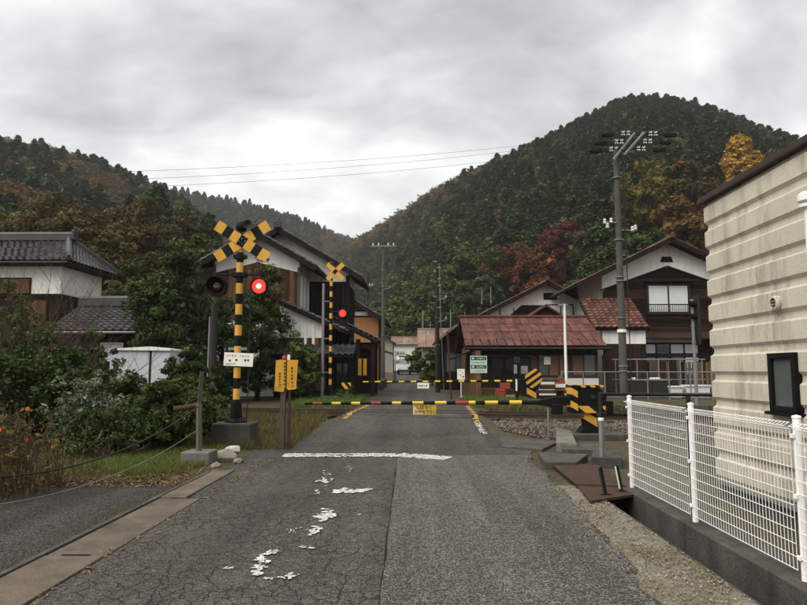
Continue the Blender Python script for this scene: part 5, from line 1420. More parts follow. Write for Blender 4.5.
def far_barrier():
    y = 26.6; px = at(532, 385, y).x; gz = g(y); t = thing('crossing_barrier', 'far barrier with striped oval board and thin lowered arm beyond the tracks', 'barrier', (px, y, gz))
    MB().box(px-.4, px+.4, y-.3, y+.3, gz-.05, gz+.12).build('concrete_base', MT['concrete_dark'], t, bevel=.02)
    stripes_plate(t, [(px-.2, gz+.1), (px+.14, gz+.1), (px+.14, gz+.6), (px-.2, gz+.6)], y-.12, y+.12, 'column_band', 3, ang=60)
    ov = [(px+.04+.34*math.cos(a), gz+.95+.4*math.sin(a)) for a in np.linspace(0, 2*math.pi, 17)[:-1]]
    stripes_plate(t, ov, y-.16, y-.12, 'head_board_band', 7, ang=125)
    MB().box(px-.2, px+.24, y-.115, y+.2, gz+.6, gz+1.25).build('machine_head', MT['sig_black'], t, bevel=.02)
    MB().bar((px+.3, y, gz+.55), (px+1.2, y, gz+.55), .06, .07).bar((px+.3, y, gz+.85), (px+1.1, y, gz+.85), .05, .05).build('counterweight_bar', MT['steel_dark'], t)
    az = 1.16
    seq = []
    for i in range(13): seq += [('sig_black', .34), ('bar_yellow', .3)]
    arm(t, (px-.55, y-.05, az), (at(363, 383, y).x, y-.05, az-.04), .045, .028, seq)
    MB().box(px-.6, px-.15, y-.1, y, az-.07, az+.07).build('arm_socket', MT['sig_black'], t, bevel=.02)
    cx = at(423, 385, y).x
    s = thing('hanging_sign', 'small white sign hanging from the far barrier arm', 'sign', (cx, y, .9))
    b = MB().box(cx-.23, cx+.24, y-.07, y-.055, .86, 1.09).build('plate', MT['sign_white'], s)
    ink = MB(); r = random.Random(8)
    for i in range(5): glyph_strokes(ink, cx-.19+i*.075, .92, .055, .08, y-.0705, r)
    ink.build('lettering', MT['ink'], b)
    for q in (-.12, .12): MB().bar((cx+q, y-.05, 1.08), (cx+q, y-.05, az), .012, .006).build('hanger', MT['steel_dark'], s)
    # relay post with grey boxes beside it
    x = at(517, 390, 25.6).x; yy = 25.6
    p = thing('relay_post', 'black post with small grey relay boxes left of the striped board', 'post', (x, yy, g(yy)))
    MB().tube((x, yy, g(yy)-.05), (x, yy, 2.0), .07, n=10).build('post', MT['sig_black'], p)
    MB().box(x-.12, x+.0, yy-.15, yy-.06, 1.45, 1.8).build('box', MT['steel'], p, bevel=.01)
    MB().box(x-.1, x+.12, yy-.15, yy+.05, 1.85, 2.1).build('lamp_housing', MT['steel_dark'], p, bevel=.02)
    MB().box(x+.16, x+.42, yy-.1, yy+.05, 1.45, 1.75).build('box', MT['steel'], p, bevel=.01)
    MB().bar((x, yy, 1.6), (x+.2, yy, 1.6), .04, .04).build('bracket', MT['steel_dark'], p)
    MB().box(x-.06, x-.0, yy-.09, yy-.072, .8, 1.25).build('plate', MT['sign_white'], p)
far_barrier()

# ================================================================== SIGNS, POSTS
def yellow_notice():
    y = 13.3; x = at(287, 375, y).x; zt, zb = at(287, 360, y).z, at(287, 391, y).z
    t = thing('notice_board', 'faded rusty yellow notice board on two posts left of the road', 'sign', (x, y, 0))
    h = (at(298, 375, y).x-at(276, 375, y).x)/2
    poly = [(x-h-.01, zb+.0), (x-.05, zb-.02), (x-.02, zb+.09), (x+.05, zb+.02), (x+h-.02, zb+.04), (x+h+.01, zt), (x-h+.01, zt)]
    y -= .05
    b = MB().prism(poly, y-.03, y-.018).build('board', MT['sign_yellow'], t)
    MB().box(x-.012, x+.012, y-.034, y-.0305, zb+.08, zt).build('board_joint', MT['rust'], b)
    ink = MB(); r = random.Random(12)
    for i in range(7): glyph_strokes(ink, x-.055, zt-.09-i*.07, .045, .055, y-.0345, r)
    for i in range(6): glyph_strokes(ink, x+.09, zt-.2-i*.07, .05, .055, y-.0305, r)
    for i in range(5): glyph_strokes(ink, x-.15, zt-.3-i*.055, .04, .045, y-.0305, r)
    ink.build('lettering', MT['ink_brown'], b)
    y += .05
    MB().bar((x-.08, y, -.05), (x-.06, y, zt-.02), .1, .1).build('post', MT['wood_grey'], t)
    MB().bar((x+.06, y, -.05), (x+.06, y, zt-.05), .05, .05).build('post', MT['rust'], t)
    s = tag(MB().box(x+.005, x+.06, y-.03, y-.01, zt, zt+.11).build('small_tag', MT['sign_white']), 'tiny white tag on top of the yellow notice board', 'tag')
    s = tag(MB().lathe((x-.06, y, zt-.01), [(.0, 0), (.045, .02), (.05, .05), (.03, .1), (0, .11)], 'Z', 8).build('red_ornament', MT['plastic_red']), 'small red ornament on top of the yellow notice board', 'ornament')
yellow_notice()
def timber_pole():
    y = 22.5; x = at(213, 360, y).x; t = thing('timber_pole', 'short dark pole with pale guard pipe left of the near crossing signal', 'pole', (x, y, g(y)))
    MB().tube((x, y, g(y)-.1), (x+.0, y, at(213, 305, y).z), .13, .11, 12).build('shaft', MT['pole_dark'], t)
    MB().path([(x-.18, y, g(y)), (x-.16, y, 2.0), (x-.15, y, 3.45)], .035, 8).build('guard_pipe', MT['steel'], t)
    for z in (1.3, 2.4): MB().bar((x-.18, y, z), (x, y, z), .03, .03).build('clip', MT['steel'], t)
timber_pole()
def wood_fence():
    y = 11.3; x = at(201, 440, y).x
    t = thing('wooden_post', 'weathered wooden post with a rail stub standing in a concrete block', 'post', (x, y, 0))
    zb = .23
    MB().box(x-.26, x+.22, y-.25, y+.25, -.05, zb).build('concrete_block', MT['concrete'], t, bevel=.02)
    MB().bar((x-.03, y, zb), (x-.06, y+.03, 1.02), .07, .07).build('post', MT['wood_grey'], t)
    MB().bar((x-.09, y+.08, .75), (x-.05, y+.1, 1.58), .085, .06).build('upper_post', MT['wood_grey'], t)
    MB().tube((x-.52, y+.12, .92), (x-.03, y+.06, 1.0), .05, .045, 8).build('rail', MT['wood_brown'], t)
    # ropes
    a = Vector((x-.05, y, .62)); 
    def rope(name, label, p, q, sag, mat, r):
        pts = [Vector(p).lerp(Vector(q), k/24)-Vector((0, 0, sag*4*(k/24)*(1-k/24))) for k in range(25)]
        tag(MB().path(pts, r, 6).build(name, MT[mat], smooth=True), label, 'rope')
    e1 = at(0, 478, 8.0); e2 = at(0, 505, 7.2)
    rope('black_rope', 'slack black rope running from the wooden post to the left edge', (x-.06, y, .98), at(-20, 478, 7.6), .28, 'wire', .011)
    rope('pale_rope', 'thin pale rope lying low between wooden post and left edge', (x-.04, y, .6), at(-20, 507, 7.0), .22, 'steel', .005)
wood_fence()
def rocks():
    rs = random.Random(6)
    for (px, py, sz, m, lab) in ((224, 461, .22, 'rock', 'large rough boulder between the concrete block and the signal base'), (233, 450, .13, 'stone_white', 'pale round stone on top of the boulder beside the signal'), (216, 467, .08, 'rock', 'small brown stone by the post block'), (238, 463, .09, 'rock', 'flat stone at the road edge below the signal')):
        p = atz(px, py, 0.0); p.y = min(p.y, 11.9) if m == 'rock' else 12.1; p = at(px, py, p.y)
        facets = [Vector((rs.gauss(0, 1), rs.gauss(0, 1), rs.gauss(0, 1))).normalized() for _ in range(13)]
        bm = bmesh.new(); bmesh.ops.create_icosphere(bm, subdivisions=4, radius=sz)
        for v in bm.verts:
            k = 1+.25*noise.noise(v.co*2.2/sz*.3+Vector((px, 0, 0)))+.07*noise.noise(v.co*4/sz); v.co *= k
            for pl_ in facets:
                dd = v.co.dot(pl_)-sz*.72
                if dd > 0: v.co -= pl_*dd*.9
            v.co.z *= .8; v.co.x *= 1.2
        me = bpy.data.meshes.new('boulder'); bm.to_mesh(me); bm.free(); me.materials.append(MT[m])
        o = bpy.data.objects.new('boulder', me); link(o); o.location = (p.x, p.y, max(sz*.25, p.z) if m != 'rock' else sz*.3); tag(o, lab, 'stone')
rocks()
def green_sign():
    y = 28.3; x = at(478.5, 380, y).x; gz = g(y); t = thing('direction_sign', 'green and mint direction sign on a brown post by the red tin building', 'sign', (x, y, gz))
    MB().box(x-.1, x+.1, y-.1, y+.1, gz-.05, at(478, 351, y).z).build('post', MT['wood_brown'], t, bevel=.01)
    zt, zb = at(478, 356, y).z, at(478, 373, y).z; hw = .36; 
    b = MB().box(x-hw, x+hw, y-.135, y-.105, zb, zt).build('panel', MT['sign_mint'], t)
    H = zt-zb
    ink = random.Random(3); w_ = MB()
    for k, z in enumerate((zt-.25*H, zt-.74*H)):
        MB().box(x-hw+.03, x+hw-.03, y-.14, y-.1352, z, z+.2*H).build('green_band', MT['sign_green'], b)
        w_.prism([(x-hw+.07, z+.1*H), (x-hw+.13, z+.03*H), (x-hw+.13, z+.17*H)], y-.1435, y-.1402).box(x-hw+.13, x-hw+.17, y-.1435, y-.1402, z+.07*H, z+.13*H)
        for i in range(6): glyph_strokes(w_, x-.08+i*.06, z+.045*H, .045, .1*H, y-.1402, ink)
    w_.build('white_lettering', MT['sign_white'], b)
    m = MB()
    for z in (zt-.47*H, zt-.95*H):
        for i in range(9): glyph_strokes(m, x-.28+i*.062, z+.02, .04, .09*H, y-.1352, ink)
    m.build('dark_lettering', MT['sign_green'], b)
    # poster stand
    x2 = at(461, 380, 27.9).x; y2 = 27.9
    s = thing('poster_stand', 'white poster on a thin stand left of the green sign', 'poster stand', (x2, y2, g(y2)))
    pz = at(461, 369, y2).z; pb = at(461, 379.5, y2).z
    pp = MB().box(x2-.16, x2+.16, y2-.02, y2, pb, pz).build('poster', MT['sign_white'], s)
    mm = MB(); 
    for (a, b_) in ((-.1, .28), (.03, .2), (-.08, .1), (.04, .06)): glyph_strokes(mm, x2+a, pb+b_*1.2, .09, .09, y2-.0202, ink)
    mm.build('print', MT['ink'], pp)
    MB().tube((x2, y2, g(y2)+.12), (x2, y2, pb), .018, n=8).build('stem', MT['white_metal'], s)
    for dx in (-.22, .22): MB().bar((x2, y2, g(y2)+.25), (x2+dx, y2, g(y2)+.01), .03, .02).build('foot', MT['steel'], s)
    # leaning brown pole
    x3 = at(449, 390, 28.6).x
    tag(MB().tube((x3+.1, 28.6, g(28.6)-.05), (x3-.05, 28.6, 3.3), .045, .035, 8).build('leaning_pole', MT['wood_brown']), 'thin brown leaning pole left of the poster stand', 'pole')
green_sign()
def clutter():
    y = 28.0; gz = g(y)
    x = at(505, 390, y).x
    clab = ('red crate at the lower left of the crate pile by the sliding doors', 'grey crate at the lower right of the crate pile', 'red crate in the middle row of the pile, left side', 'brown wooden crate in the middle row of the pile', 'topmost red crate of the pile by the sliding doors')
    for i, (dx, z, m) in enumerate(((-.25, 0, 'plastic_red'), (.2, 0, 'grey_wall'), (-.2, .25, 'plastic_red'), (.22, .26, 'wood_brown'), (0, .5, 'plastic_red'))):
        c = (x+dx, y, gz+z+.12); mb = MB()
        mb.box(c[0]-.2, c[0]+.2, y-.15, y+.15, gz+z, gz+z+.03).box(c[0]-.2, c[0]-.18, y-.15, y+.15, gz+z+.03, gz+z+.24).box(c[0]+.18, c[0]+.2, y-.15, y+.15, gz+z+.03, gz+z+.24)
        mb.box(c[0]-.18, c[0]+.18, y-.15, y-.13, gz+z+.03, gz+z+.1).box(c[0]-.18, c[0]+.18, y-.15, y-.13, gz+z+.14, gz+z+.24).box(c[0]-.18, c[0]+.18, y+.13, y+.15, gz+z+.03, gz+z+.24)
        tag(mb.build('crate', MT[m]), clab[i], 'crate', 'crates piled by the sliding doors')
    # low table of planks left of it
    x2 = at(488, 390, 29.0).x
    t = thing('bench', 'low brown plank bench against the sliding doors', 'bench', (x2, 29, g(29)))
    for i in range(2): MB().box(x2-.5, x2+.5, 28.85+i*.17, 29.0+i*.17, g(29)+.42, g(29)+.47).build('plank', MT['wood_brown'], t)
    MB().box(x2-.48, x2+.48, 28.84, 28.88, g(29)+.12, g(29)+.41).build('apron', MT['wood_brown'], t)
    for dx in (-.42, .42): MB().box(x2+dx-.04, x2+dx+.04, 28.89, 29.15, g(29), g(29)+.42).build('leg', MT['wood_beam'], t)
    # plank barrier (old sleepers) right of the striped board
    x3 = at(550, 390, 27.2).x
    t = thing('timber_barricade', 'rough timber barricade of stacked beams right of the striped board', 'barricade', (x3, 27.2, g(27.2)))
    for i, (z, l) in enumerate(((.1, 1.6), (.32, 1.5), (.54, 1.45), (.8, 1.2))): MB().box(x3-l/2, x3+l/2, 27.1, 27.25, g(27.2)+z, g(27.2)+z+.15).build('beam', MT['wood_grey' if i % 2 else 'wood_brown'], t, bevel=.01)
    for dx in (-.5, .45): MB().box(x3+dx-.06, x3+dx+.06, 27.26, 27.38, g(27.2)-.05, g(27.2)+1.05).build('post', MT['wood_grey'], t)
    x4 = at(560, 386, 26.9).x
    t = thing('small_cabinet', 'small red and white box beside the white lamp pole', 'box', (x4, 26.9, g(26.9)))
    MB().box(x4-.2, x4+.2, 26.8, 27.0, g(26.9)+.45, g(26.9)+.85).build('body', MT['plastic_red'], t); MB().box(x4-.2, x4+.2, 26.785, 26.799, g(26.9)+.58, g(26.9)+.72).build('white_stripe', MT['sign_white'], t); MB().box(x4-.15, x4+.15, 26.83, 26.97, g(26.9)-.02, g(26.9)+.45).build('plinth', MT['wood_beam'], t)
    # concrete platform edge along the far side of the track
    t = thing('concrete_kerb', 'low mossy concrete kerb along the far side of the track', 'kerb', (6, ty(6)+2.6, TZ))
    for k in range(7):
        s0 = 2.6+k*1.3
        a = [on_track(s0+.01, 2.4, .48), on_track(s0+1.29, 2.4, .48), on_track(s0+1.29, 2.7, .48), on_track(s0+.01, 2.7, .48)]
        MB().slab(*a, .5).build('kerb_block', MT['concrete_dark'], t, bevel=.015)
    # white lamp pole
    y5 = 27.6; x5 = at(566.5, 390, y5).x
    t = thing('lamp_pole', 'slim white steel lamp pole in front of the red tin roof', 'lamp pole', (x5, y5, g(y5)))
    zt = at(566, 304, y5).z
    MB().tube((x5, y5, g(y5)-.05), (x5, y5, zt), .06, .05, 12).build('shaft', MT['white_metal'], t, smooth=False)
    MB().bar((x5-.2, y5, zt-.02), (x5+.16, y5, zt-.02), .08, .06).box(x5-.25, x5-.1, y5-.09, y5+.09, zt-.08, zt+.0).build('lamp_head', MT['steel'], t)
clutter()
# ================================================================== CHAIN LINK FENCE + THINGS BEFORE THE BROWN HOUSE
def chain_fence():
    y = 28.6; t = thing('chain_link_fence', 'grey chain link fence before the brown house and red tin building', 'fence', (8, y, g(y)))
    xa, xb = at(562, 380, y).x, at(712, 380, y).x; z0, z1 = g(y), at(600, 372, y).z
    n = 7
    for i in range(n+1):
        x = xa+(xb-xa)*i/n; MB().tube((x, y, z0-.05), (x, y, z1+.04), .03, n=8).build('post', MT['steel'], t)
    MB().tube((xa, y, z1), (xb, y, z1), .024, n=8).build('top_rail', MT['steel'], t)
    MB().tube((xa, y, z0+.1), (xb, y, z0+.1), .018, n=8).build('bottom_rail', MT['steel'], t)
    mb = MB(); h = z1-z0-.1; k = .14; m = int((xb-xa)/k)
    for i in range(-int(h/k), m):
        x = xa+i*k
        for sg in (1, -1):
            p, q = (x, z0+.1), (x+h, z1)
            lo = max(0, (xa-x)); hi = min(h, xb-x)
            if hi <= lo: continue
            P0 = (x+lo, y, z0+.1+lo if sg > 0 else z1-lo); P1 = (x+hi, y, z0+.1+hi if sg > 0 else z1-hi)
            mb.tube(P0, P1, .003, n=3, caps=False)
    mb.build('wire_mesh', MT['chain'], t)['kind'] = 'stuff'
chain_fence()
def picket():
    y = 33.2; t = thing('picket_fence', 'old dark wooden board fence in front of the brown house', 'fence', (13, y, g(y)))
    x0, x1 = 10.0, 16.5; r = random.Random(4); x = x0; zt = at(660, 361, y).z
    while x < x1:
        w = r.uniform(.13, .18); h = zt+r.uniform(-.08, .06)
        MB().box(x, x+w, y-.02, y+.01, g(y)+.1, h).build('board', MT['wood_grey' if r.random() < .3 else 'wood_brown' if r.random() < .3 else 'wood_dark'], t); x += w+r.uniform(.01, .05)
    for z in (.7, 1.6): MB().box(x0, x1, y+.01, y+.05, z, z+.08).build('rail', MT['wood_beam'], t)
    # handrail of pipes in front
    yy = 31.6; tt = thing('pipe_railing', 'thin grey pipe railing before the dark board fence', 'railing', (12, yy, g(yy)))
    xa, xb = at(612, 360, yy).x, at(705, 360, yy).x; z = at(650, 359.5, yy).z
    MB().tube((xa, yy, z), (xb, yy, z), .03, n=8).build('top_rail', MT['steel'], tt)
    for i in range(5):
        x = xa+(xb-xa)*(i+.15)/4.3; MB().tube((x, yy, g(yy)-.05), (x, yy, z), .03, n=8).build('post', MT['steel'], tt)
    MB().tube((xa, yy, z-.95), (xb, yy, z-.95), .02, n=8).build('mid_rail', MT['steel'], tt)
    # grey shelter box and white troughs
    y2 = 30.0; xa, xb = at(631, 388, y2).x, at(668, 388, y2).x
    b = thing('metal_bin', 'low grey corrugated metal bin behind the white mesh fence', 'bin', ((xa+xb)/2, y2, g(y2)))
    z1 = at(650, 380.5, y2).z
    MB().box(xa, xb, y2-.3, y2+.3, g(y2), z1).build('body', MT['steel_dark'], b, bevel=.01)
    for i in range(8):
        x = xa+.06+(xb-xa-.12)*i/7; MB().box(x-.02, x+.02, y2-.325, y2-.301, g(y2)+.05, z1-.06).build('rib', MT['steel_dark'], b)
    MB().box(xa-.03, xb+.03, y2-.34, y2+.34, z1, z1+.04).build('lid', MT['steel'], b)
    for px0, px1, lab in ((632, 634.5, 'small white box on the left of the grey metal bin'), (650, 659, 'white folded sheet on the lid of the grey metal bin')):
        q0, q1 = at(px0, 379, y2).x, at(px1, 379, y2).x
        tag(MB().box(q0, q1, y2-.2, y2+.1, z1+.042, z1+.13).build('white_bundle', MT['white_metal'], bevel=.03), lab, 'bundle')
    for k, (px0, px1, zt_, lab) in enumerate(((669, 681, 386, 'cream plastic trough right of the grey metal bin'), (684, 708, 385, 'long white plastic trough by the foot of the railway signal'))):
        q0, q1 = at(px0, 390, 29.6).x, at(px1, 390, 29.6).x; z1 = at(690, zt_, 29.6).z; gz = g(29.6)
        s = thing('trough', lab, 'trough', ((q0+q1)/2, 29.6, gz))
        MB().prism([(q0+.06, gz), (q1-.06, gz), (q1, z1-.06), (q0, z1-.06)], 29.35, 29.85).build('body', MT['white_metal' if k else 'sign_white'], s, bevel=.02)
        MB().box(q0-.03, q1+.03, 29.3, 29.9, z1-.06, z1).build('rim', MT['white_metal' if k else 'sign_white'], s, bevel=.01)
        MB().box(q0+.02, q1-.02, 29.33, 29.349, gz+.2, gz+.24).build('band', MT['steel'], s)
    # railway signal seen edge on
    y3 = 24.0; x3 = at(697, 390, y3).x; zt = at(697, 296, y3).z; zp = at(697, 345, y3).z
    s = thing('railway_signal', 'grey signal post with dark backboard seen edge on beside the cream building', 'railway signal', (x3, y3, g(y3)))
    MB().tube((x3-.03, y3, g(y3)-.05), (x3-.03, y3, zt-.15), .06, n=10).build('post', MT['steel'], s)
    MB().box(x3+.06, x3+.15, y3-.25, y3+.25, zp, zt).build('backboard', MT['steel_dark'], s, bevel=.02)
    for z in (zt-.15, zt-.35, zp+.1, zp+.7): MB().lathe((x3-.03, y3, z), [(.08, -.03), (.08, .03)], 'Z', 10).build('clamp', MT['steel'], s); 
    for z in (zt-.3, zt-.75): MB().lathe((x3-.03, y3-.1, z), [(0, .1), (.1, .1), (.1, -.15), (.08, -.15), (0, .0)], 'X', 12).build('lamp_hood', MT['sig_black'], s)
picket()

# ================================================================== UTILITY POLES
def big_pole():
    y = 25.0; x = at(624, 390, y).x; zt = at(622, 150, y).z; gz = g(y)
    t = thing('utility_pole', 'tall concrete utility pole with two angled crossarms and white insulators', 'utility pole', (x, y, gz))
    MB().tube((x, y, gz-.1), (x, y, zt), .155, .1, 18).build('shaft', MT['pole_conc'], t, smooth=False)
    def P(px, py): return at(px, py, y)
    s = (605, 0)
    # crossarms run away from the camera, so they look like rising diagonals
    for (c0, dx) in (((613.5, 159), 0), ((626.0, 153), .0)):
        a = P(*c0); b = Vector((a.x+.55, a.y+2.2, a.z+.06))
        a2 = Vector((a.x-.02, y-1.25, a.z-.05 if c0[0] < 620 else a.z)); 
    arms = []
    for (pa, pb) in (((613.5, 159.5), (634.5, 133)), ((623.5, 155), (644, 132.5))):
        a = at(pa[0], pa[1], y-1.1); zz = a.z
        # same height at the other end: find the distance at which that pixel lies at height zz
        b = atz(pb[0], pb[1], zz); 
        b = a.lerp(b, 1.0) if (b-a).length < 3.2 else a+(b-a).normalized()*3.2
        arms.append((a, b))
    # fixed real-world version: horizontal arms, 2.4 m long, askew to the view
    for k, ((pa, pb), nm) in enumerate(zip((((613.5, 159.5), (634.5, 133)), ((624, 155), (644, 132.5))), 'ab')):
        a = at(pa[0], pa[1], y-.35-.0*k); b = at(pb[0], pb[1], y+.35)
        MB().bar(a, b, .07, .07).build('crossarm', MT['steel'], t)
        arms[k] = (a, b)
    MB().bar(arms[0][0].lerp(arms[0][1], .35), arms[1][0].lerp(arms[1][1], .25), .06, .06).bar(arms[0][0].lerp(arms[0][1], .5), (x, y, zt-.5), .05, .05).bar(arms[1][0].lerp(arms[1][1], .3), (x+.05, y, zt-.4), .05, .05).build('arm_brace', MT['steel_dark'], t)
    def insul(px, py, sgn):
        p = at(px, py, y); 
        for k in range(2):
            c = p+Vector((sgn*(k*.2-.12), 0, 0)); mb = MB()
            for sx in (-1, 1):
                mb.tube(c, c+Vector((sx*.055, -.01, .08)), .014, .032, 10); mb.tube(c, c+Vector((sx*.055, -.01, -.08)), .014, .032, 10)
            mb.build('insulator', MT['porcelain'], t)
        q = p+Vector((sgn*.44, 0, -.05)); e = p+Vector((sgn*.95, 0, -.08))
        MB().bar(p-Vector((sgn*.3, 0, 0)), q, .05, .05).build('insulator_pin', MT['steel_dark'], t)
        MB().prism([(q.x, q.z-.07), (q.x+sgn*.15, q.z-.1), (e.x-sgn*.1, e.z-.06), (e.x, e.z), (e.x-sgn*.12, e.z+.07), (q.x, q.z+.07)], y-.06, y+.06).build('cable_cover', MT['sig_black'], t, bevel=.02)
    for px, py in ((625, 133), (618.5, 141.5), (613, 149)): insul(px, py, -1)
    for px, py in ((653.5, 133.5), (648, 141), (641.5, 148.5)): insul(px, py, 1)
    for py in (178, 240, 277, 281, 318, 366, 371): MB().lathe((x, y, at(622, py, y).z), [(.15, -.02), (.178, -.02), (.178, .02), (.15, .02)], 'Z', 16).build('band', MT['steel'], t)
    tagz = at(622, 331, y).z; MB().lathe((x, y, tagz), [(.15, -.06), (.179, -.06), (.179, .06), (.15, .06)], 'Z', 16).build('white_tag', MT['sign_white'], t)
    z = at(622, 223, y).z
    MB().bar((x-.1, y-.1, z), (x-.55, y-.1, z+.02), .05, .05).build('side_bracket', MT['steel'], t)
    for dx, dz in ((-.55, .05), (-.45, -.12), (-.3, .08), (.5, -.25), (.62, -.2)): MB().lathe((x+dx, y-.1, z+dz), [(.02, -.1), (.065, -.08), (.065, -.02), (.03, 0), (.06, .03), (.06, .07), (.02, .1)], 'Z', 10).build('insulator', MT['porcelain'], t)
    MB().bar((x+.1, y-.1, z-.3), (x+.65, y-.1, z-.3), .04, .04).build('side_bracket', MT['steel'], t)
    MB().path([(x+.2, y-.1, zt-.3), (x+.23, y-.14, 5), (x+.24, y-.14, gz)], .02, 6).build('earth_cable', MT['steel_dark'], t)
big_pole()
def lane_pole(px, ptop, y, r, mat, label, arms, boxes=False):
    x = at(px, 370, y).x; zt = at(px, ptop, y).z; gz = g(y); t = thing('utility_pole', label, 'utility pole', (x, y, gz))
    MB().tube((x, y, gz-.1), (x, y, zt), r, r*.65, 12).build('shaft', MT[mat], t)
    for (py, hw) in arms:
        z = at(px, py, y).z; MB().bar((x-hw, y-.12, z), (x+hw, y-.12, z), .08, .09).build('crossarm', MT['steel'], t)
        for q in (-.85, -.4, .4, .85): MB().lathe((x+q*hw, y-.12, z+.12), [(.02, -.08), (.05, -.06), (.06, .0), (.03, .02), (.05, .06), (.02, .1)], 'Z', 8).build('insulator', MT['porcelain'], t)
    for k, f in enumerate((.35, .55, .7, .82)):
        z = gz+(zt-gz)*f; MB().lathe((x, y, z), [(r*.9, -.02), (r*1.06, -.02), (r*1.06, .02), (r*.9, .02)], 'Z', 10).build('band', MT['steel'], t)
    if boxes:
        for z in (zt*.7, zt*.55): MB().bar((x, y-.1, z), (x+.45, y-.1, z+.1), .04, .04).lathe((x+.45, y-.1, z+.15), [(.03, -.08), (.07, 0), (.03, .1)], 'Z', 8).build('bracket', MT['steel'], t)
    return x, zt
lane_pole(383, 246, 44, .14, 'pole_conc', 'concrete utility pole with one wide crossarm left of the lane', [(246.5, .82)], True)
lane_pole(367, 272, 62, .13, 'pole_dark', 'thin distant pole with short crossarm behind the ochre house', [(286, .55)])
xk, zk = lane_pole(437.5, 258, 33.5, .13, 'pole_dark', 'dark utility pole with cable brackets at the lane right side', [], True)
def pole_extras():
    y = 33.5; t = thing('service_cables', 'thin cable and stay hanging beside the dark utility pole', 'cable', (xk+.2, y, g(y)))
    MB().path([(xk+.1, y-.1, zk-.3), (xk+.16, y-.12, 4.5), (xk+.32, y-.1, g(y))], .018, 6).build('stay', MT['steel'], t)
    MB().path([(xk-.02, y-.12, zk-.5), (xk-.03, y-.2, 3), (xk-.02, y-.22, g(y))], .03, 6).build('conduit', MT['pole_dark'], t)
    for (py, sx) in ((262, -1), (268, 1), (272, -1), (279, 1), (286, 1), (297, -1), (308, 1)):
        z = at(437, py, y).z; MB().bar((xk, y-.1, z), (xk+sx*.2, y-.12, z+.02), .05, .07).build('bracket', MT['steel'], t)
pole_extras()
for px, pt, y, r, lab in ((423, 310, 58, .07, 'thin grey mast behind the lane house roof'), (430.5, 321, 56, .05, 'short aerial mast on the lane house roof'), (451, 309, 48, .06, 'slim mast between dark pole and red tin roof'), (465.5, 312, 60, .05, 'slender far mast above the red tin ridge')):
    x = at(px, 370, y).x
    t = thing('mast', lab, 'mast', (x, y, g(y))); MB().tube((x, y, g(y)-.05), (x, y, at(px, pt, y).z), r, r*.6, 8).build('shaft', MT['steel'], t)
    MB().bar((x-.3, y, at(px, pt+4, y).z), (x+.3, y, at(px, pt+4, y).z), .03, .03).build('crosspiece', MT['steel'], t)
# power lines over the valley
def power(p, q, sag, r, label):
    p = Vector(p); q = Vector(q)
    pts = [p.lerp(q, k/40)-Vector((0, 0, sag*4*(k/40)*(1-k/40))) for k in range(41)]
    tag(MB().path(pts, r, 5).build('power_line', MT['wire'], smooth=True), label, 'cable')
power(at(-200, 178, 150), at(620, 133, 285), 4.5, .048, 'uppermost of the three power lines crossing the sky between the hills')
power(at(-200, 188, 150), at(600, 139, 285), 4.5, .048, 'middle one of the three power lines crossing the sky')
power(at(-200, 196, 150), at(600, 147, 285), 4.5, .048, 'lowest of the three power lines crossing the sky')
power(at(735, 134, 340), at(1000, 142, 340), 2.0, .07, 'short power line in the sky above the cream building')
power(at(330, 280, 46)+Vector((0, 0, -.5)), at(660, 278, 60), 1.0, .02, 'thin service cable in front of the right hill')

# ================================================================== RIGHT FOREGROUND
def mesh_fence():
    X = 2.92; ys = [1.1, 3.1, 5.1, 7.02, 9.0]; zt = 1.2; zb = .035
    t = thing('mesh_fence', 'white welded wire mesh fence on the low wall in front of the cream building', 'fence', (X, 5, zb))
    for y in ys:
        p = MB().tube((X, y, zb-.02), (X, y, zt+.03), .03, n=14).build('post', MT['fence_white'], t, smooth=False)
        MB().lathe((X, y, zt+.03), [(.03, 0), (.034, .004), (.034, .02), (.0, .03)], 'Z', 14).build('post_cap', MT['fence_white'], p)
        for z in (.2, .65, 1.1): MB().box(X-.05, X-.028, y-.02, y+.02, z-.015, z+.015).build('clip', MT['fence_white'], p)
    for a, b in zip(ys[:-1], ys[1:]):
        mb = MB(); n = int((b-a-.08)/.05)
        for i in range(n+1):
            y = a+.04+(b-a-.08)*i/n
            mb.path([(X-.036, y, zb+.06), (X-.036, y, zt-.05), (X-.085, y, zt-.025), (X-.04, y, zt)], .0027, 4)
        for j in range(12):
            z = zb+.07+j*(zt-.05-zb-.07)/11
            mb.tube((X-.041, a+.03, z), (X-.041, b-.03, z), .0032, n=5)
        mb.tube((X-.085, a+.03, zt-.025), (X-.085, b-.03, zt-.025), .0032, n=5); mb.tube((X-.04, a+.03, zt), (X-.04, b-.03, zt), .0032, n=5)
        o = mb.build('wire_panel', MT['fence_white'], t)
mesh_fence()
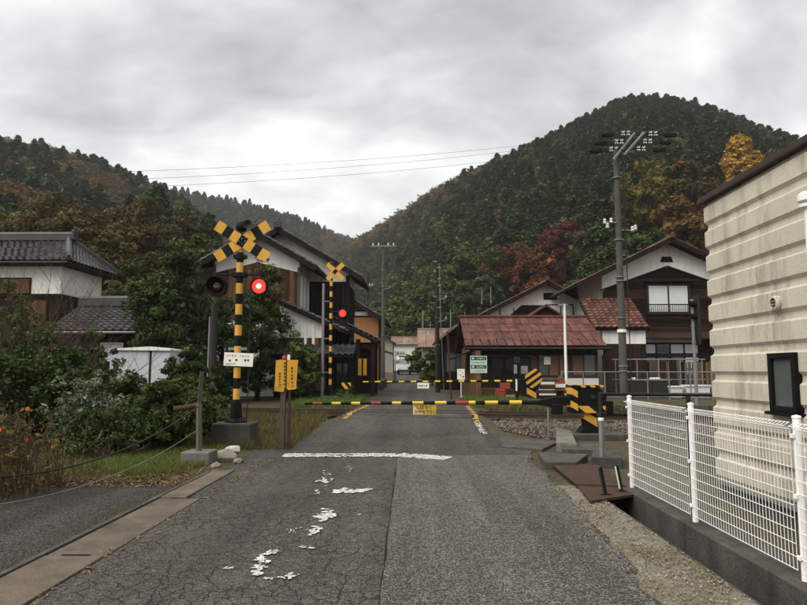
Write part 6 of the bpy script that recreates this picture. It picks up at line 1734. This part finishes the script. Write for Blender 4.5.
def pipe_rail():
    y = 11.2; x = at(601, 420, y).x; gz = 0; zt = at(601, 394, y).z
    t = thing('pipe_guard', 'dark steel pipe guard rail between the plate and the cream building', 'guard rail', (x, y, 0))
    MB().tube((x, y, -.05), (x, y, .78), .042, n=12).build('lower_post', MT['steel'], t)
    MB().tube((x, y, .78), (x, y, zt), .036, n=12).build('upper_post', MT['steel_dark'], t)
    MB().lathe((x, y, .78), [(.036, .02), (.05, .01), (.05, -.03), (.042, -.035)], 'Z', 12).build('collar', MT['white_metal'], t)
    e = Vector((6.6, 11.6, zt-.05))
    MB().tube((x-.02, y, zt), e, .026, n=10).build('top_rail', MT['steel_dark'], t)
    MB().tube((x, y, .86), (6.6, 11.6, .8), .028, n=10).build('mid_rail', MT['steel_dark'], t)
    for xx in (4.7, 6.4): MB().tube((xx, y+(xx-x)*.12, -.05), (xx, y+(xx-x)*.12, zt), .036, n=10).build('post', MT['steel_dark'], t)
    MB().box(x+.1, x+.2, y-.05, y+.05, zt-.32, zt-.12).build('junction_box', MT['sig_black'], t)
pipe_rail()
def slabs():
    # concrete channel pieces beside the ballast
    def quadslab(name, label, cat, px, z, th, mat):
        P = [atz(x, y, z) for x, y in px]
        o = MB().slab(*P, th).build(name, MT[mat], bevel=.012)
        return tag(o, label, cat)
    quadslab('concrete_slab', 'flat concrete slab at the road edge before the ballast', 'slab', [(545, 462), (577, 462), (588, 454), (538, 452)], .1, .25, 'concrete_dark')
    quadslab('concrete_slab', 'long narrow concrete slab lying along the ballast edge', 'slab', [(556, 442), (577, 444), (571, 430), (556, 428)], .18, .2, 'concrete')
    quadslab('concrete_slab', 'thin slab beside the right edge of the crossing', 'slab', [(502, 446), (542, 449), (560, 441), (500, 436)], .06, .14, 'concrete_dark')
    o = quadslab('concrete_block', 'square concrete block beside the pipe guard', 'block', [(591, 457), (622, 458), (620, 450), (593, 450)], .16, .4, 'concrete_dark')
    quadslab('concrete_slab', 'slab under the striped barrier machine', 'slab', [(562, 449), (606, 450), (604, 443), (566, 443)], .12, .2, 'concrete_dark')
    # rusty steel plates
    t = thing('steel_plate', 'large rusty brown steel plate covering the ditch end', 'steel plate', (2.6, 9.8, 0))
    P = [atz(x, y, .05) for x, y in ((576, 484), (626, 486), (598, 465), (548, 461))]
    MB().slab(*P, .02).build('plate', MT['rust'], t)
    for a, b in ((0, 1), (1, 2)): MB().bar(P[a]+Vector((0, 0, -.05)), P[b]+Vector((0, 0, -.05)), .05, .07).build('frame_angle', MT['rust'], t)
    t = thing('steel_plate', 'smaller rusty plate at the foot of two dark stub posts', 'steel plate', (2.5, 8.8, 0))
    P = [atz(x, y, .03) for x, y in ((590, 501), (637, 494), (622, 487), (578, 486))]
    MB().slab(*P, .03).build('plate', MT['rust'], t)
    for (b, tp, lab) in (((606, 493), (600.5, 467), 'dark rubber delineator stub on the rusty plate'), ((622, 490), (617, 465), 'dark delineator stub with pale reflective edge by the fence end')):
        p = atz(*b, .05); q = at(*tp, p.y+.02)
        s = thing('delineator', lab, 'stub post', tuple(p))
        MB().bar(p-Vector((0, 0, .04)), q, .055, .035).build('stub', MT['sig_black'], s, bevel=.006)
        MB().bar(p+(q-p)*.05+Vector((-.03, -.015, 0)), p+(q-p)*.95+Vector((-.03, -.015, 0)), .008, .02).build('reflector', MT['sign_mint' if 'pale' in lab else 'steel_dark'], s)
        MB().bar(p+Vector((-.07, 0, -.03)), p+Vector((.07, 0, -.03)), .07, .02).build('foot', MT['rust'], s)
slabs()
# ================================================================== LEFT: SHED, FAR LANE BITS
def shed():
    y = 18.5; x0, x1 = at(110, 360, y).x, at(170, 360, y).x; zt = at(140, 349, y).z; xm = at(150, 360, y).x
    t = thing('storage_shed', 'pale blue white metal storage shed behind the bushes', 'shed', ((x0+x1)/2, y, g(y)))
    MB().box(x0+.01, x1-.01, y+.02, y+1.2, g(y)-.05, zt-.03).build('body', MT['shed'], t)
    MB().box(x0, xm-.02, y-.01, y+.02, g(y)+.05, zt-.05).build('door_panel', MT['shed'], t, bevel=.006)
    MB().box(xm+.05, x1, y-.01, y+.02, g(y)+.05, zt-.05).build('door_panel', MT['shed'], t, bevel=.006)
    MB().prism([(x0-.02, zt-.03), (x1+.03, zt-.05), (x1+.03, zt), (xm, zt+.07), (x0-.02, zt+.0)], y-.08, y+1.25).build('roof', MT['white_metal'], t)
    MB().box(xm-.02, xm+.05, y-.005, y+.02, g(y), zt-.04).build('door_gap', MT['steel_dark'], t)
    MB().box(xm-.75, xm-.68, y-.02, y-.01, zt-.35, zt-.28).build('latch', MT['steel_dark'], t)
shed()
def lane_things():
    # small pickup parked at the end of the lane
    y = 70.0; c = at(404, 372, y); gz = g(y)
    t = thing('parked_van', 'tiny pale van parked at the far end of the lane', 'van', (c.x, y, gz))
    MB().prism([(y, gz+.35), (y+3.2, gz+.35), (y+3.2, gz+1.5), (y+2.9, gz+1.85), (y+.5, gz+1.85), (y+.1, gz+1.1)], c.x-.7, c.x+.7, 'YZ').build('body', MT['shed'], t, bevel=.05)
    MB().add([(c.x-.6, y+.1, gz+1.15), (c.x+.6, y+.1, gz+1.15), (c.x+.55, y+.43, gz+1.75), (c.x-.55, y+.43, gz+1.75)], [(0, 1, 2, 3)]).build('windscreen', MT['glass'], t)
    MB().box(c.x-.72, c.x+.72, y-.06, y+.02, gz+.35, gz+.55).build('bumper', MT['steel_dark'], t)
    for sx in (-1, 1):
        MB().lathe((c.x+sx*.5, y-.01, gz+.8), [(0, -.03), (.1, -.02), (.1, .03), (0, .03)], 'Y', 10).build('headlight', MT['white_metal'], t)
        for yy in (y+.55, y+2.6):
            w = MB().lathe((c.x+sx*.62, yy, gz+.28), [(.12, -.09), (.28, -.09), (.28, .09), (.12, .09)], 'X', 14).build('wheel', MT['sig_black'], t)
    for px, py, hw, hh, yy, lab in ((401, 353.5, 5, 2.6, 52, 'upper white rectangular sign hanging over the lane'), (397.5, 362, 2.8, 2.3, 50, 'lower small white square sign beside the lane')):
        a = at(px, py, yy); k = yy/FPX
        t = thing('lane_sign', lab, 'sign', (a.x-hw*k-.05, yy, g(yy)))
        p = MB().box(a.x-hw*k, a.x+hw*k, yy-.03, yy, a.z-hh*k, a.z+hh*k).build('plate', MT['sign_white'], t)
        ink = MB(); r = random.Random(px)
        for i in range(3): glyph_strokes(ink, a.x-hw*k*.8+i*hw*k*.55, a.z-hh*k*.4, hw*k*.4, hh*k*.8, yy-.0302, r)
        ink.build('lettering', MT['ink'], p)
        MB().tube((a.x-hw*k-.05, yy, g(yy)), (a.x-hw*k-.05, yy, a.z+hh*k), .03, n=8).build('post', MT['steel_dark'], t)
    # low garden walls along the lane
    for (xa, ya, yb, h, lab) in ((-1.9, 36, 43, .45, 'low dark stone wall on the left side of the lane'), (1.85, 41, 52, .9, 'grey wall on the right side of the lane')):
        t = thing('garden_wall', lab, 'wall', (xa, (ya+yb)/2, g(ya)))
        n = int((yb-ya)/.8)
        for i in range(n):
            y0 = ya+i*.8
            MB().box(xa-.15, xa+.15, y0+.01, y0+.79, g(y0)-.1, g(y0)+h).build('wall_stone', MT['concrete' if h > .6 else 'concrete_dark'], t, bevel=.02)
    # small striped marker left of the lane (barrier lock post)
    y = 26.2; c = at(347, 392, y)
    t = thing('marker_post', 'small yellow painted marker post left of the far barrier tip', 'post', (c.x, y, g(y)))
    MB().tube((c.x, y, g(y)-.05), (c.x, y, 1.0), .05, n=8).build('post', MT['wood_grey'], t)
    stripes_plate(t, [(c.x-.2, .85), (c.x+.16, .85), (c.x+.16, 1.1), (c.x-.2, 1.1)], y-.1, y-.06, 'head_band', 4, ang=40)
lane_things()

# ================================================================== VEGETATION
def tree_px(name, label, px, ptop, Y, wpx, hpx, leaf, size, seed, **k):
    X = at(px, 370, Y).x; gz = zg(X, Y); zt = at(px, ptop, Y).z; H = zt-gz; rx = wpx*Y/FPX/2; rz = hpx*Y/FPX/2
    return make_tree(name, label, (X, Y, gz-.05), H, rx, min(rz, H*.6), leaf, size, seed, **k)
# big dark trees behind the track, left
tree_px('evergreen_tree', 'large dark green broadleaf tree between low house and black house', 166, 248, 25.0, 74, 170, 'L_dark', .055, 1, n_clump=300, per=190, lumpy=.5)
tree_px('evergreen_tree', 'dense dark tree overgrowing the black house gable', 258, 268, 28.3, 54, 140, 'L_dark', .055, 2, n_clump=190, per=170, lumpy=.45)
tree_px('evergreen_tree', 'dark bush behind the short pole left of the crossing signal', 222, 292, 26.6, 52, 120, 'L_dark', .055, 3, n_clump=170, per=170, lumpy=.4)
tree_px('palm_tree', 'lighter leafy tree top behind the dark broadleaf tree', 188, 236, 34.0, 50, 66, 'L_mid', .11, 4, n_clump=90, per=90)
tree_px('green_shrub', 'fresh green shrub behind the yellow notice board', 300, 338, 27.0, 46, 60, 'L_mid', .1, 5, n_clump=60, per=50, cat='shrub', crown_name='foliage', trunk_name='stem')
tree_px('green_shrub', 'light green shrub between white house and dark tree', 112, 288, 33.0, 50, 40, 'L_mid', .14, 6, n_clump=60, per=50, cat='shrub', crown_name='foliage', trunk_name='stem')
tree_px('green_shrub', 'weedy shrub under the far crossing signal', 345, 385, 28.0, 26, 18, 'L_mid', .09, 7, n_clump=30, per=40, cat='shrub', crown_name='foliage', trunk_name='stem', hollow=.2)
tree_px('green_shrub', 'leafy shrub on the right side of the lane', 432, 350, 42, 24, 34, 'L_mid', .16, 8, n_clump=40, per=50, cat='shrub', crown_name='foliage', trunk_name='stem')
tree_px('green_tree', 'small green tree beside the brown roofed house down the lane', 420, 348, 70, 22, 26, 'L_mid', .25, 9, n_clump=60, per=60)
tree_px('green_tree', 'dark green tree left of the lane behind the poles', 386, 325, 100, 30, 40, 'L_mid', .3, 10, n_clump=60, per=60)
# brown autumn trees behind the left houses
for i, (px, pt, Y, w, h, leaf, lab) in enumerate((
        (55, 208, 58, 84, 70, 'L_brown', 'broad brown autumn tree rising behind the white house roof'),
        (118, 209, 60, 88, 84, 'L_brown', 'largest golden brown autumn tree above the low house'),
        (168, 222, 62, 70, 80, 'L_brown', 'brown autumn tree beside the dark broadleaf tree'),
        (8, 214, 66, 60, 70, 'L_olive', 'olive green tree at the far left edge'),
        (85, 240, 52, 60, 60, 'L_brown', 'lower russet tree just behind the white house gable'),
        (140, 255, 48, 60, 60, 'L_brown', 'thin brown tree over the low house ridge'))):
    tree_px('autumn_tree', lab, px, pt, Y, w, h, leaf, .17, 30+i, n_clump=200, per=100, lumpy=.5, clump_r=w*Y/FPX*.13)
for i, (px, pt, Y, w, h, lab) in enumerate(((151, 186, 95, 27, 48, 'tall dark cedar standing above the brown trees at left'), (124, 196, 98, 22, 40, 'dark cedar left of the tallest one'), (32, 200, 92, 22, 36, 'dark cedar above the white house ridge'), (205, 215, 100, 30, 50, 'dark round cedar between the brown trees and the crossbuck'), (178, 205, 105, 26, 44, 'dark cedar right of the tallest one'), (2, 205, 88, 26, 40, 'dark cedar at the left picture edge'))):
    tree_px('cedar_tree', lab, px, pt, Y, w*1.25, h*1.2, 'L_dark', .28, 50+i, n_clump=140, per=80, conical=True, clump_r=w*Y/FPX*.13)
# autumn trees at the foot of the right hill
for i, (f, Y) in enumerate(FEAT):
    px, pt, w, h, H, leaf, lab = f
    tree_px('hillside_tree', lab, px, pt, Y, w, h, leaf, .15+.0012*Y, 70+i, n_clump=170, per=100, lumpy=.5, clump_r=w*Y/FPX*.12, conical=leaf == 'L_gold')
for i, (px, pt, Y, w, h, leaf, lab) in enumerate(((475, 258, 100, 56, 70, 'L_mid', 'mid green tree above the dark utility pole'), (430, 290, 100, 56, 60, 'L_mid', 'grey green tree behind the dark utility pole'), (402, 290, 110, 56, 66, 'L_mid', 'dull green tree between the two lane poles'))):
    tree_px('hillside_tree', lab, px, pt, Y, w, h, leaf, .15+.0012*Y, 90+i, n_clump=150, per=100, lumpy=.5, clump_r=w*Y/FPX*.12)

# bushes on the left, near
def shrub(name, label, px, ptop, Y, wpx, leaf, size, seed, ry=None, cat='shrub', n=110, per=60, lum=.45, hollow=.3, flat=.6):
    X = at(px, 400, Y).x; H = at(px, ptop, Y).z; rx = wpx*Y/FPX/2
    return make_tree(name, label, (X, Y, g(Y)-.03), H, rx, H*.52, leaf, size*.72, seed, n_clump=int(n*1.15), per=int(per*1.5), cat=cat, ry=ry or rx*.8, lumpy=lum, hollow=hollow, r0=.03, crown_name='foliage', trunk_name='stem', nl=26, cz=H*.5, clump_r=min(rx, H)*.24, flat=flat)
shrub('evergreen_shrub', 'large dark evergreen shrub at the left edge', 40, 338, 13.6, 112, 'L_dark', .06, 101, n=230, per=80)
shrub('evergreen_shrub', 'dark shrub cut by the left picture edge', -25, 352, 12.6, 90, 'L_dark', .055, 102, n=140, per=70)
shrub('variegated_shrub', 'pale variegated shrub in the middle of the left bushes', 88, 376, 12.6, 70, 'L_pale', .05, 103, n=80, per=50)
shrub('evergreen_shrub', 'dark leaved shrub under the pale storage shed', 132, 377, 13.4, 66, 'L_dark', .055, 104, n=130, per=70)
shrub('evergreen_shrub', 'rounded green shrub beside the wooden post', 172, 376, 13.0, 66, 'L_mid', .05, 105, n=150, per=75)
shrub('evergreen_shrub', 'low dark bramble below the variegated shrub', 108, 405, 12.2, 100, 'L_dark', .045, 106, n=110, per=60)
shrub('evergreen_shrub', 'leafy undergrowth between wooden post and signal base', 205, 395, 14.6, 44, 'L_dark', .05, 107, n=70, per=60)
shrub('evergreen_shrub', 'tall shrub behind the post towards the track', 190, 345, 17.0, 50, 'L_dark', .07, 108, n=90, per=60)
shrub('evergreen_shrub', 'shrub at the left of the storage shed', 92, 348, 16.5, 50, 'L_mid', .07, 109, n=90, per=60)
shrub('evergreen_shrub', 'olive green shrub in front of the white house at left', 12, 292, 17.5, 66, 'L_mid', .06, 110, n=120, per=70)
# leafless shrub
def bare_shrub(label, px, Y, ptop, seed, spread=.5, stems=7):
    rs = random.Random(seed); X = at(px, 400, Y).x; H = at(px, ptop, Y).z; gz = g(Y)
    t = thing('leafless_shrub', label, 'shrub', (X, Y, gz))
    def grow(mb, p, d, L, r, lev):
        pts = [p]; 
        for k in range(4):
            d = (d+Vector((rs.gauss(0, .16), rs.gauss(0, .16), rs.gauss(.03, .08)))).normalized(); pts.append(pts[-1]+d*L/4)
        mb.path(pts, r, 5 if lev < 2 else 4, r*.5)
        if lev < 3:
            for k in range(rs.choice((3, 4, 4))):
                i = rs.choice((1, 2, 3, 4, 4)); dd = (d+Vector((rs.gauss(0, .55), rs.gauss(0, .55), rs.uniform(-.1, .5)))).normalized()
                grow(mb, pts[i], dd, L*rs.uniform(.45, .7), r*.5, lev+1)
    for s in range(stems):
        mb = MB(); d = Vector((rs.gauss(0, spread), rs.gauss(0, spread*.6), 1)).normalized()
        grow(mb, Vector((X+rs.gauss(0, .12), Y+rs.gauss(0, .12), gz-.05)), d, H*rs.uniform(.45, .62), .022, 0)
        mb.build('stem', MT['twig'], t, fix=False)
bare_shrub('tall leafless brown shrub in front of the white house', 40, 15.2, 262, 3, .5, 11)
bare_shrub('tangled leafless shrub before the low tiled roof', 80, 14.6, 300, 4, .45, 9)
bare_shrub('leafless reddish brush at the left edge before the white house', 8, 14.4, 285, 9, .5, 9)
bare_shrub('dry twiggy brush below the dark shrubs', 110, 11.6, 424, 6, .9, 5)
# dry flowering plants at the left edge
def flower_clump(label, px, Y, ptop, seed, n, heads):
    rs = np.random.default_rng(seed); X = at(px, 480, Y).x; H = at(px, ptop, Y).z
    t = thing('flower_clump', label, 'plant', (X, Y, 0))
    mb = MB(); tips = []
    for i in range(n):
        p = Vector((X+rs.normal(0, .22), Y+rs.normal(0, .2), -.02)); h = H*rs.uniform(.55, 1.0); d = Vector((rs.normal(0, .13), rs.normal(0, .1), 1))
        pts = [p, p+d*h*.5+Vector((rs.normal(0, .03), 0, 0)), p+d*h+Vector((rs.normal(0, .08), rs.normal(0, .06), 0))]
        mb.path(pts, .006, 4, .0025); tips.append(pts)
        for k in range(3):
            q = pts[1].lerp(pts[2], rs.uniform(0, .9)); e = q+Vector((rs.normal(0, .12), rs.normal(0, .1), rs.uniform(.05, .2))); mb.path([q, q.lerp(e, .5)+Vector((0, 0, .02)), e], .003, 4, .0015)
    mb.build('stalks', MT['twig'], t, fix=False)['kind'] = 'stuff'
    C = []
    for pts in tips:
        for k in range(16):
            q = pts[1].lerp(pts[2], rs.random()) if k > 5 else pts[0].lerp(pts[1], rs.random()); C.append((q.x+rs.normal(0, .06), q.y+rs.normal(0, .06), q.z+rs.normal(0, .04)))
    V, F = leaf_quads(np.array(C), np.zeros((len(C), 3))+[0, 0, .4], .025, rs, 1.0, 2.4)
    o = bpy.data.objects.new('leaves', np_mesh('leaves', V, F, MT['drygrass'])); o['kind'] = 'stuff'
    o.data.transform(MINV[t.name]); link(o, t)
    for (fx, fy) in heads:
        c = at(fx, fy, Y-.15); f = MB()
        for ring, (nr, rr, zz) in enumerate(((9, .032, 0), (7, .022, .008), (5, .012, .014))):
            for k in range(nr):
                a = 2*math.pi*k/nr+ring*.4; u = Vector((math.cos(a), 0, math.sin(a))); w = Vector((-math.sin(a), 0, math.cos(a)))
                b = c+Vector((0, -zz, 0)); f.add([b, b+u*rr*.6-w*rr*.35, b+u*rr+Vector((0, -.008, 0)), b+u*rr*.6+w*rr*.35], [(0, 1, 2, 3)])
        f.build('flower_head', MT['flower'], t, fix=False)
        MB().path([c+Vector((0, .012, 0)), c+Vector((.02, .05, -.25)), c+Vector((.03, .1, -.6))], .004, 5).build('flower_stalk', MT['twig'], t)
flower_clump('dry flower clump with orange blossoms at the left edge', 14, 8.6, 405, 1, 60, ((27, 440), (2, 456), (28, 409)))
flower_clump('smaller withered flower clump next to the yard', 42, 9.3, 432, 2, 30, ((53, 447),))
flower_clump('withered reddish stalks at the outer left edge', -14, 8.2, 395, 3, 40, ((0, 430),))

# ---- grass, dry grass, leaf litter (stuff)
def blades(name, label, region, n, hmin, hmax, mat, seed, w=.006, lean=.35, cl=0.0):
    rs = np.random.default_rng(seed); X, Y = [], []
    while len(X) < n:
        x, y = region(rs)
        if cl and noise.noise((x*1.1, y*1.1, seed)) < cl-rs.random()*.3: continue
        X.append(x); Y.append(y)
    X = np.array(X); Y = np.array(Y); Z = np.interp(Y, GY, GZ)-.02
    h = rs.uniform(hmin, hmax, n); a = rs.uniform(0, 6.28, n); dx = np.cos(a); dy = np.sin(a); lx = rs.normal(0, lean, n)*h; ly = rs.normal(0, lean, n)*h
    ww = w*rs.uniform(.6, 1.5, n)
    b0 = np.stack([X-dx*ww, Y-dy*ww, Z], 1); b1 = np.stack([X+dx*ww, Y+dy*ww, Z], 1)
    m0 = np.stack([X-dx*ww*.8+lx*.4, Y-dy*ww*.8+ly*.4, Z+h*.6], 1); m1 = np.stack([X+dx*ww*.8+lx*.4, Y+dy*ww*.8+ly*.4, Z+h*.6], 1)
    tp = np.stack([X+lx, Y+ly, Z+h], 1); t2 = tp+np.stack([dx*ww*.2, dy*ww*.2, h*0], 1)
    V = np.stack([b0, b1, m1, m0, t2, tp], 1).reshape(-1, 3); i = np.arange(n)*6
    F = np.concatenate([np.stack([i, i+1, i+2, i+3], 1), np.stack([i+3, i+2, i+4, i+5], 1)])
    o = bpy.data.objects.new(name, np_mesh(name, V, F, MT[mat])); link(o); stuff(o, label, 'grass')
def reg(x0, x1, y0, y1): return lambda rs: (rs.uniform(x0, x1), rs.uniform(y0, y1))
blades('grass', 'fresh green grass strip between the yard and the bushes', reg(-9, -3.5, 10.1, 13.2), 26000, .03, .17, 'grass', 1, .006, .5, .02)
blades('grass', 'dry blades mixed into the green strip by the bushes', reg(-9, -3.5, 9.9, 13.2), 9000, .03, .2, 'drygrass', 11, .005, .6, -.1)
blades('grass', 'dull dry grass around the signal base and beside the track', reg(-8.5, -2.5, 13.2, 19.2), 22000, .06, .26, 'drygrass', 2, .007, .45, -.1)
blades('grass', 'short dry grass at the yard edge', reg(-9, -3.5, 9.3, 11.0), 12000, .02, .09, 'drygrass', 3, .006, .6, -.05)
blades('grass', 'tufts of weeds along the far side of the track', reg(2.4, 9, 21.2, 24), 6000, .05, .25, 'drygrass', 4, .01, .4, .0)
blades('grass', 'weeds beside the far barrier and the lane', lambda rs: (rs.choice([-1, 1])*rs.uniform(2.1, 4.5), rs.uniform(23, 29)), 8000, .05, .3, 'grass', 5, .01, .4, -.05)
blades('grass', 'sparse grass along the foot of the gutter', lambda rs: (rs.uniform(-3.42, -3.22), rs.uniform(3, 10.5)), 900, .02, .08, 'drygrass', 6, .004, .5)
blades('grass', 'mossy weeds on the shoulder and in the ditch', lambda rs: (rs.uniform(1.95, 2.38), rs.uniform(2.5, 8.8)), 2600, .008, .035, 'drygrass', 7, .004, .6, .02)
def litter():
    rs = np.random.default_rng(17); n = 6000
    X = rs.uniform(-7.5, -3.3, n); Y = 9.0+rs.gamma(2.0, .38, n); Z = np.interp(Y, GY, GZ)+rs.uniform(0, .04, n)
    V, F = leaf_quads(np.stack([X, Y, Z], 1), np.tile([0, 0, 1.], (n, 1)), .021, rs, .5, 2.2)
    o = bpy.data.objects.new('leaf_litter', np_mesh('leaf_litter', V, F, MT['litter'])); link(o); stuff(o, 'dry brown leaf litter and straw at the yard edge', 'leaf litter')
    n = 1500; side = rs.random(n) < .5
    X = np.where(side, rs.normal(-2.62, .06, n), rs.normal(1.95, .16, n)); Y = rs.uniform(3, 12.5, n); Z = np.interp(Y, GY, GZ)+.012
    V, F = leaf_quads(np.stack([X, Y, Z], 1), np.tile([0, 0, 1.], (n, 1)), .016, rs, .3, 1.5)
    o = bpy.data.objects.new('road_debris', np_mesh('road_debris', V, F, MT['litter'])); link(o); stuff(o, 'tiny leaves and grit along the road edges', 'debris')
litter()
def pebbles():
    rs = np.random.default_rng(23); n = 5200
    X = rs.uniform(1.55, 2.36, n); Y = rs.uniform(2.4, 9.2, n)**1.0
    edge = np.interp(Y, [4.5, 8, 11.6], [1.66, 1.93, 2.03])+rs.normal(0, .1, n)
    keep = X > edge-.05; X, Y = X[keep], Y[keep]; n = len(X)
    octa = np.array([(1, 0, 0), (0, 1, 0), (-1, 0, 0), (0, -1, 0), (0, 0, .8), (0, 0, -.8)]); of = np.array([(0, 1, 4), (1, 2, 4), (2, 3, 4), (3, 0, 4), (1, 0, 5), (2, 1, 5), (3, 2, 5), (0, 3, 5)])
    r = .004+.009*rs.random(n)**2.5; a = rs.uniform(0, 6.28, n)
    o = octa[None]*(r[:, None, None]*rs.uniform(.7, 1.3, (n, 6, 1))); ca, sa = np.cos(a)[:, None], np.sin(a)[:, None]
    V = np.stack([o[..., 0]*ca-o[..., 1]*sa+X[:, None], o[..., 0]*sa+o[..., 1]*ca+Y[:, None], o[..., 2]+.004+r[:, None]*.3], 2).reshape(-1, 3)
    F = (of[None]+6*np.arange(n)[:, None, None]).reshape(-1, 3)
    ob = bpy.data.objects.new('pebbles', np_mesh('pebbles', V, F, MT['shoulder_stone'])); link(ob); stuff(ob, 'loose grit and pebbles on the right road shoulder', 'gravel')
pebbles()

# ---- haze in the valley
def haze():
    m = bpy.data.materials.new('haze'); m.use_nodes = True; nt = m.node_tree; nt.nodes.clear()
    out = nt.nodes.new('ShaderNodeOutputMaterial'); v = nt.nodes.new('ShaderNodeVolumePrincipled')
    v.inputs['Color'].default_value = (.88, .9, .92, 1); v.inputs['Density'].default_value = HAZE
    nt.links.new(v.outputs[0], out.inputs['Volume'])
    o = MB().box(-1200, 1200, -60, 900, -2, 190).build('haze', m); stuff(o, 'thin pale mist in the valley air', 'haze')
HAZE = .00025
haze()
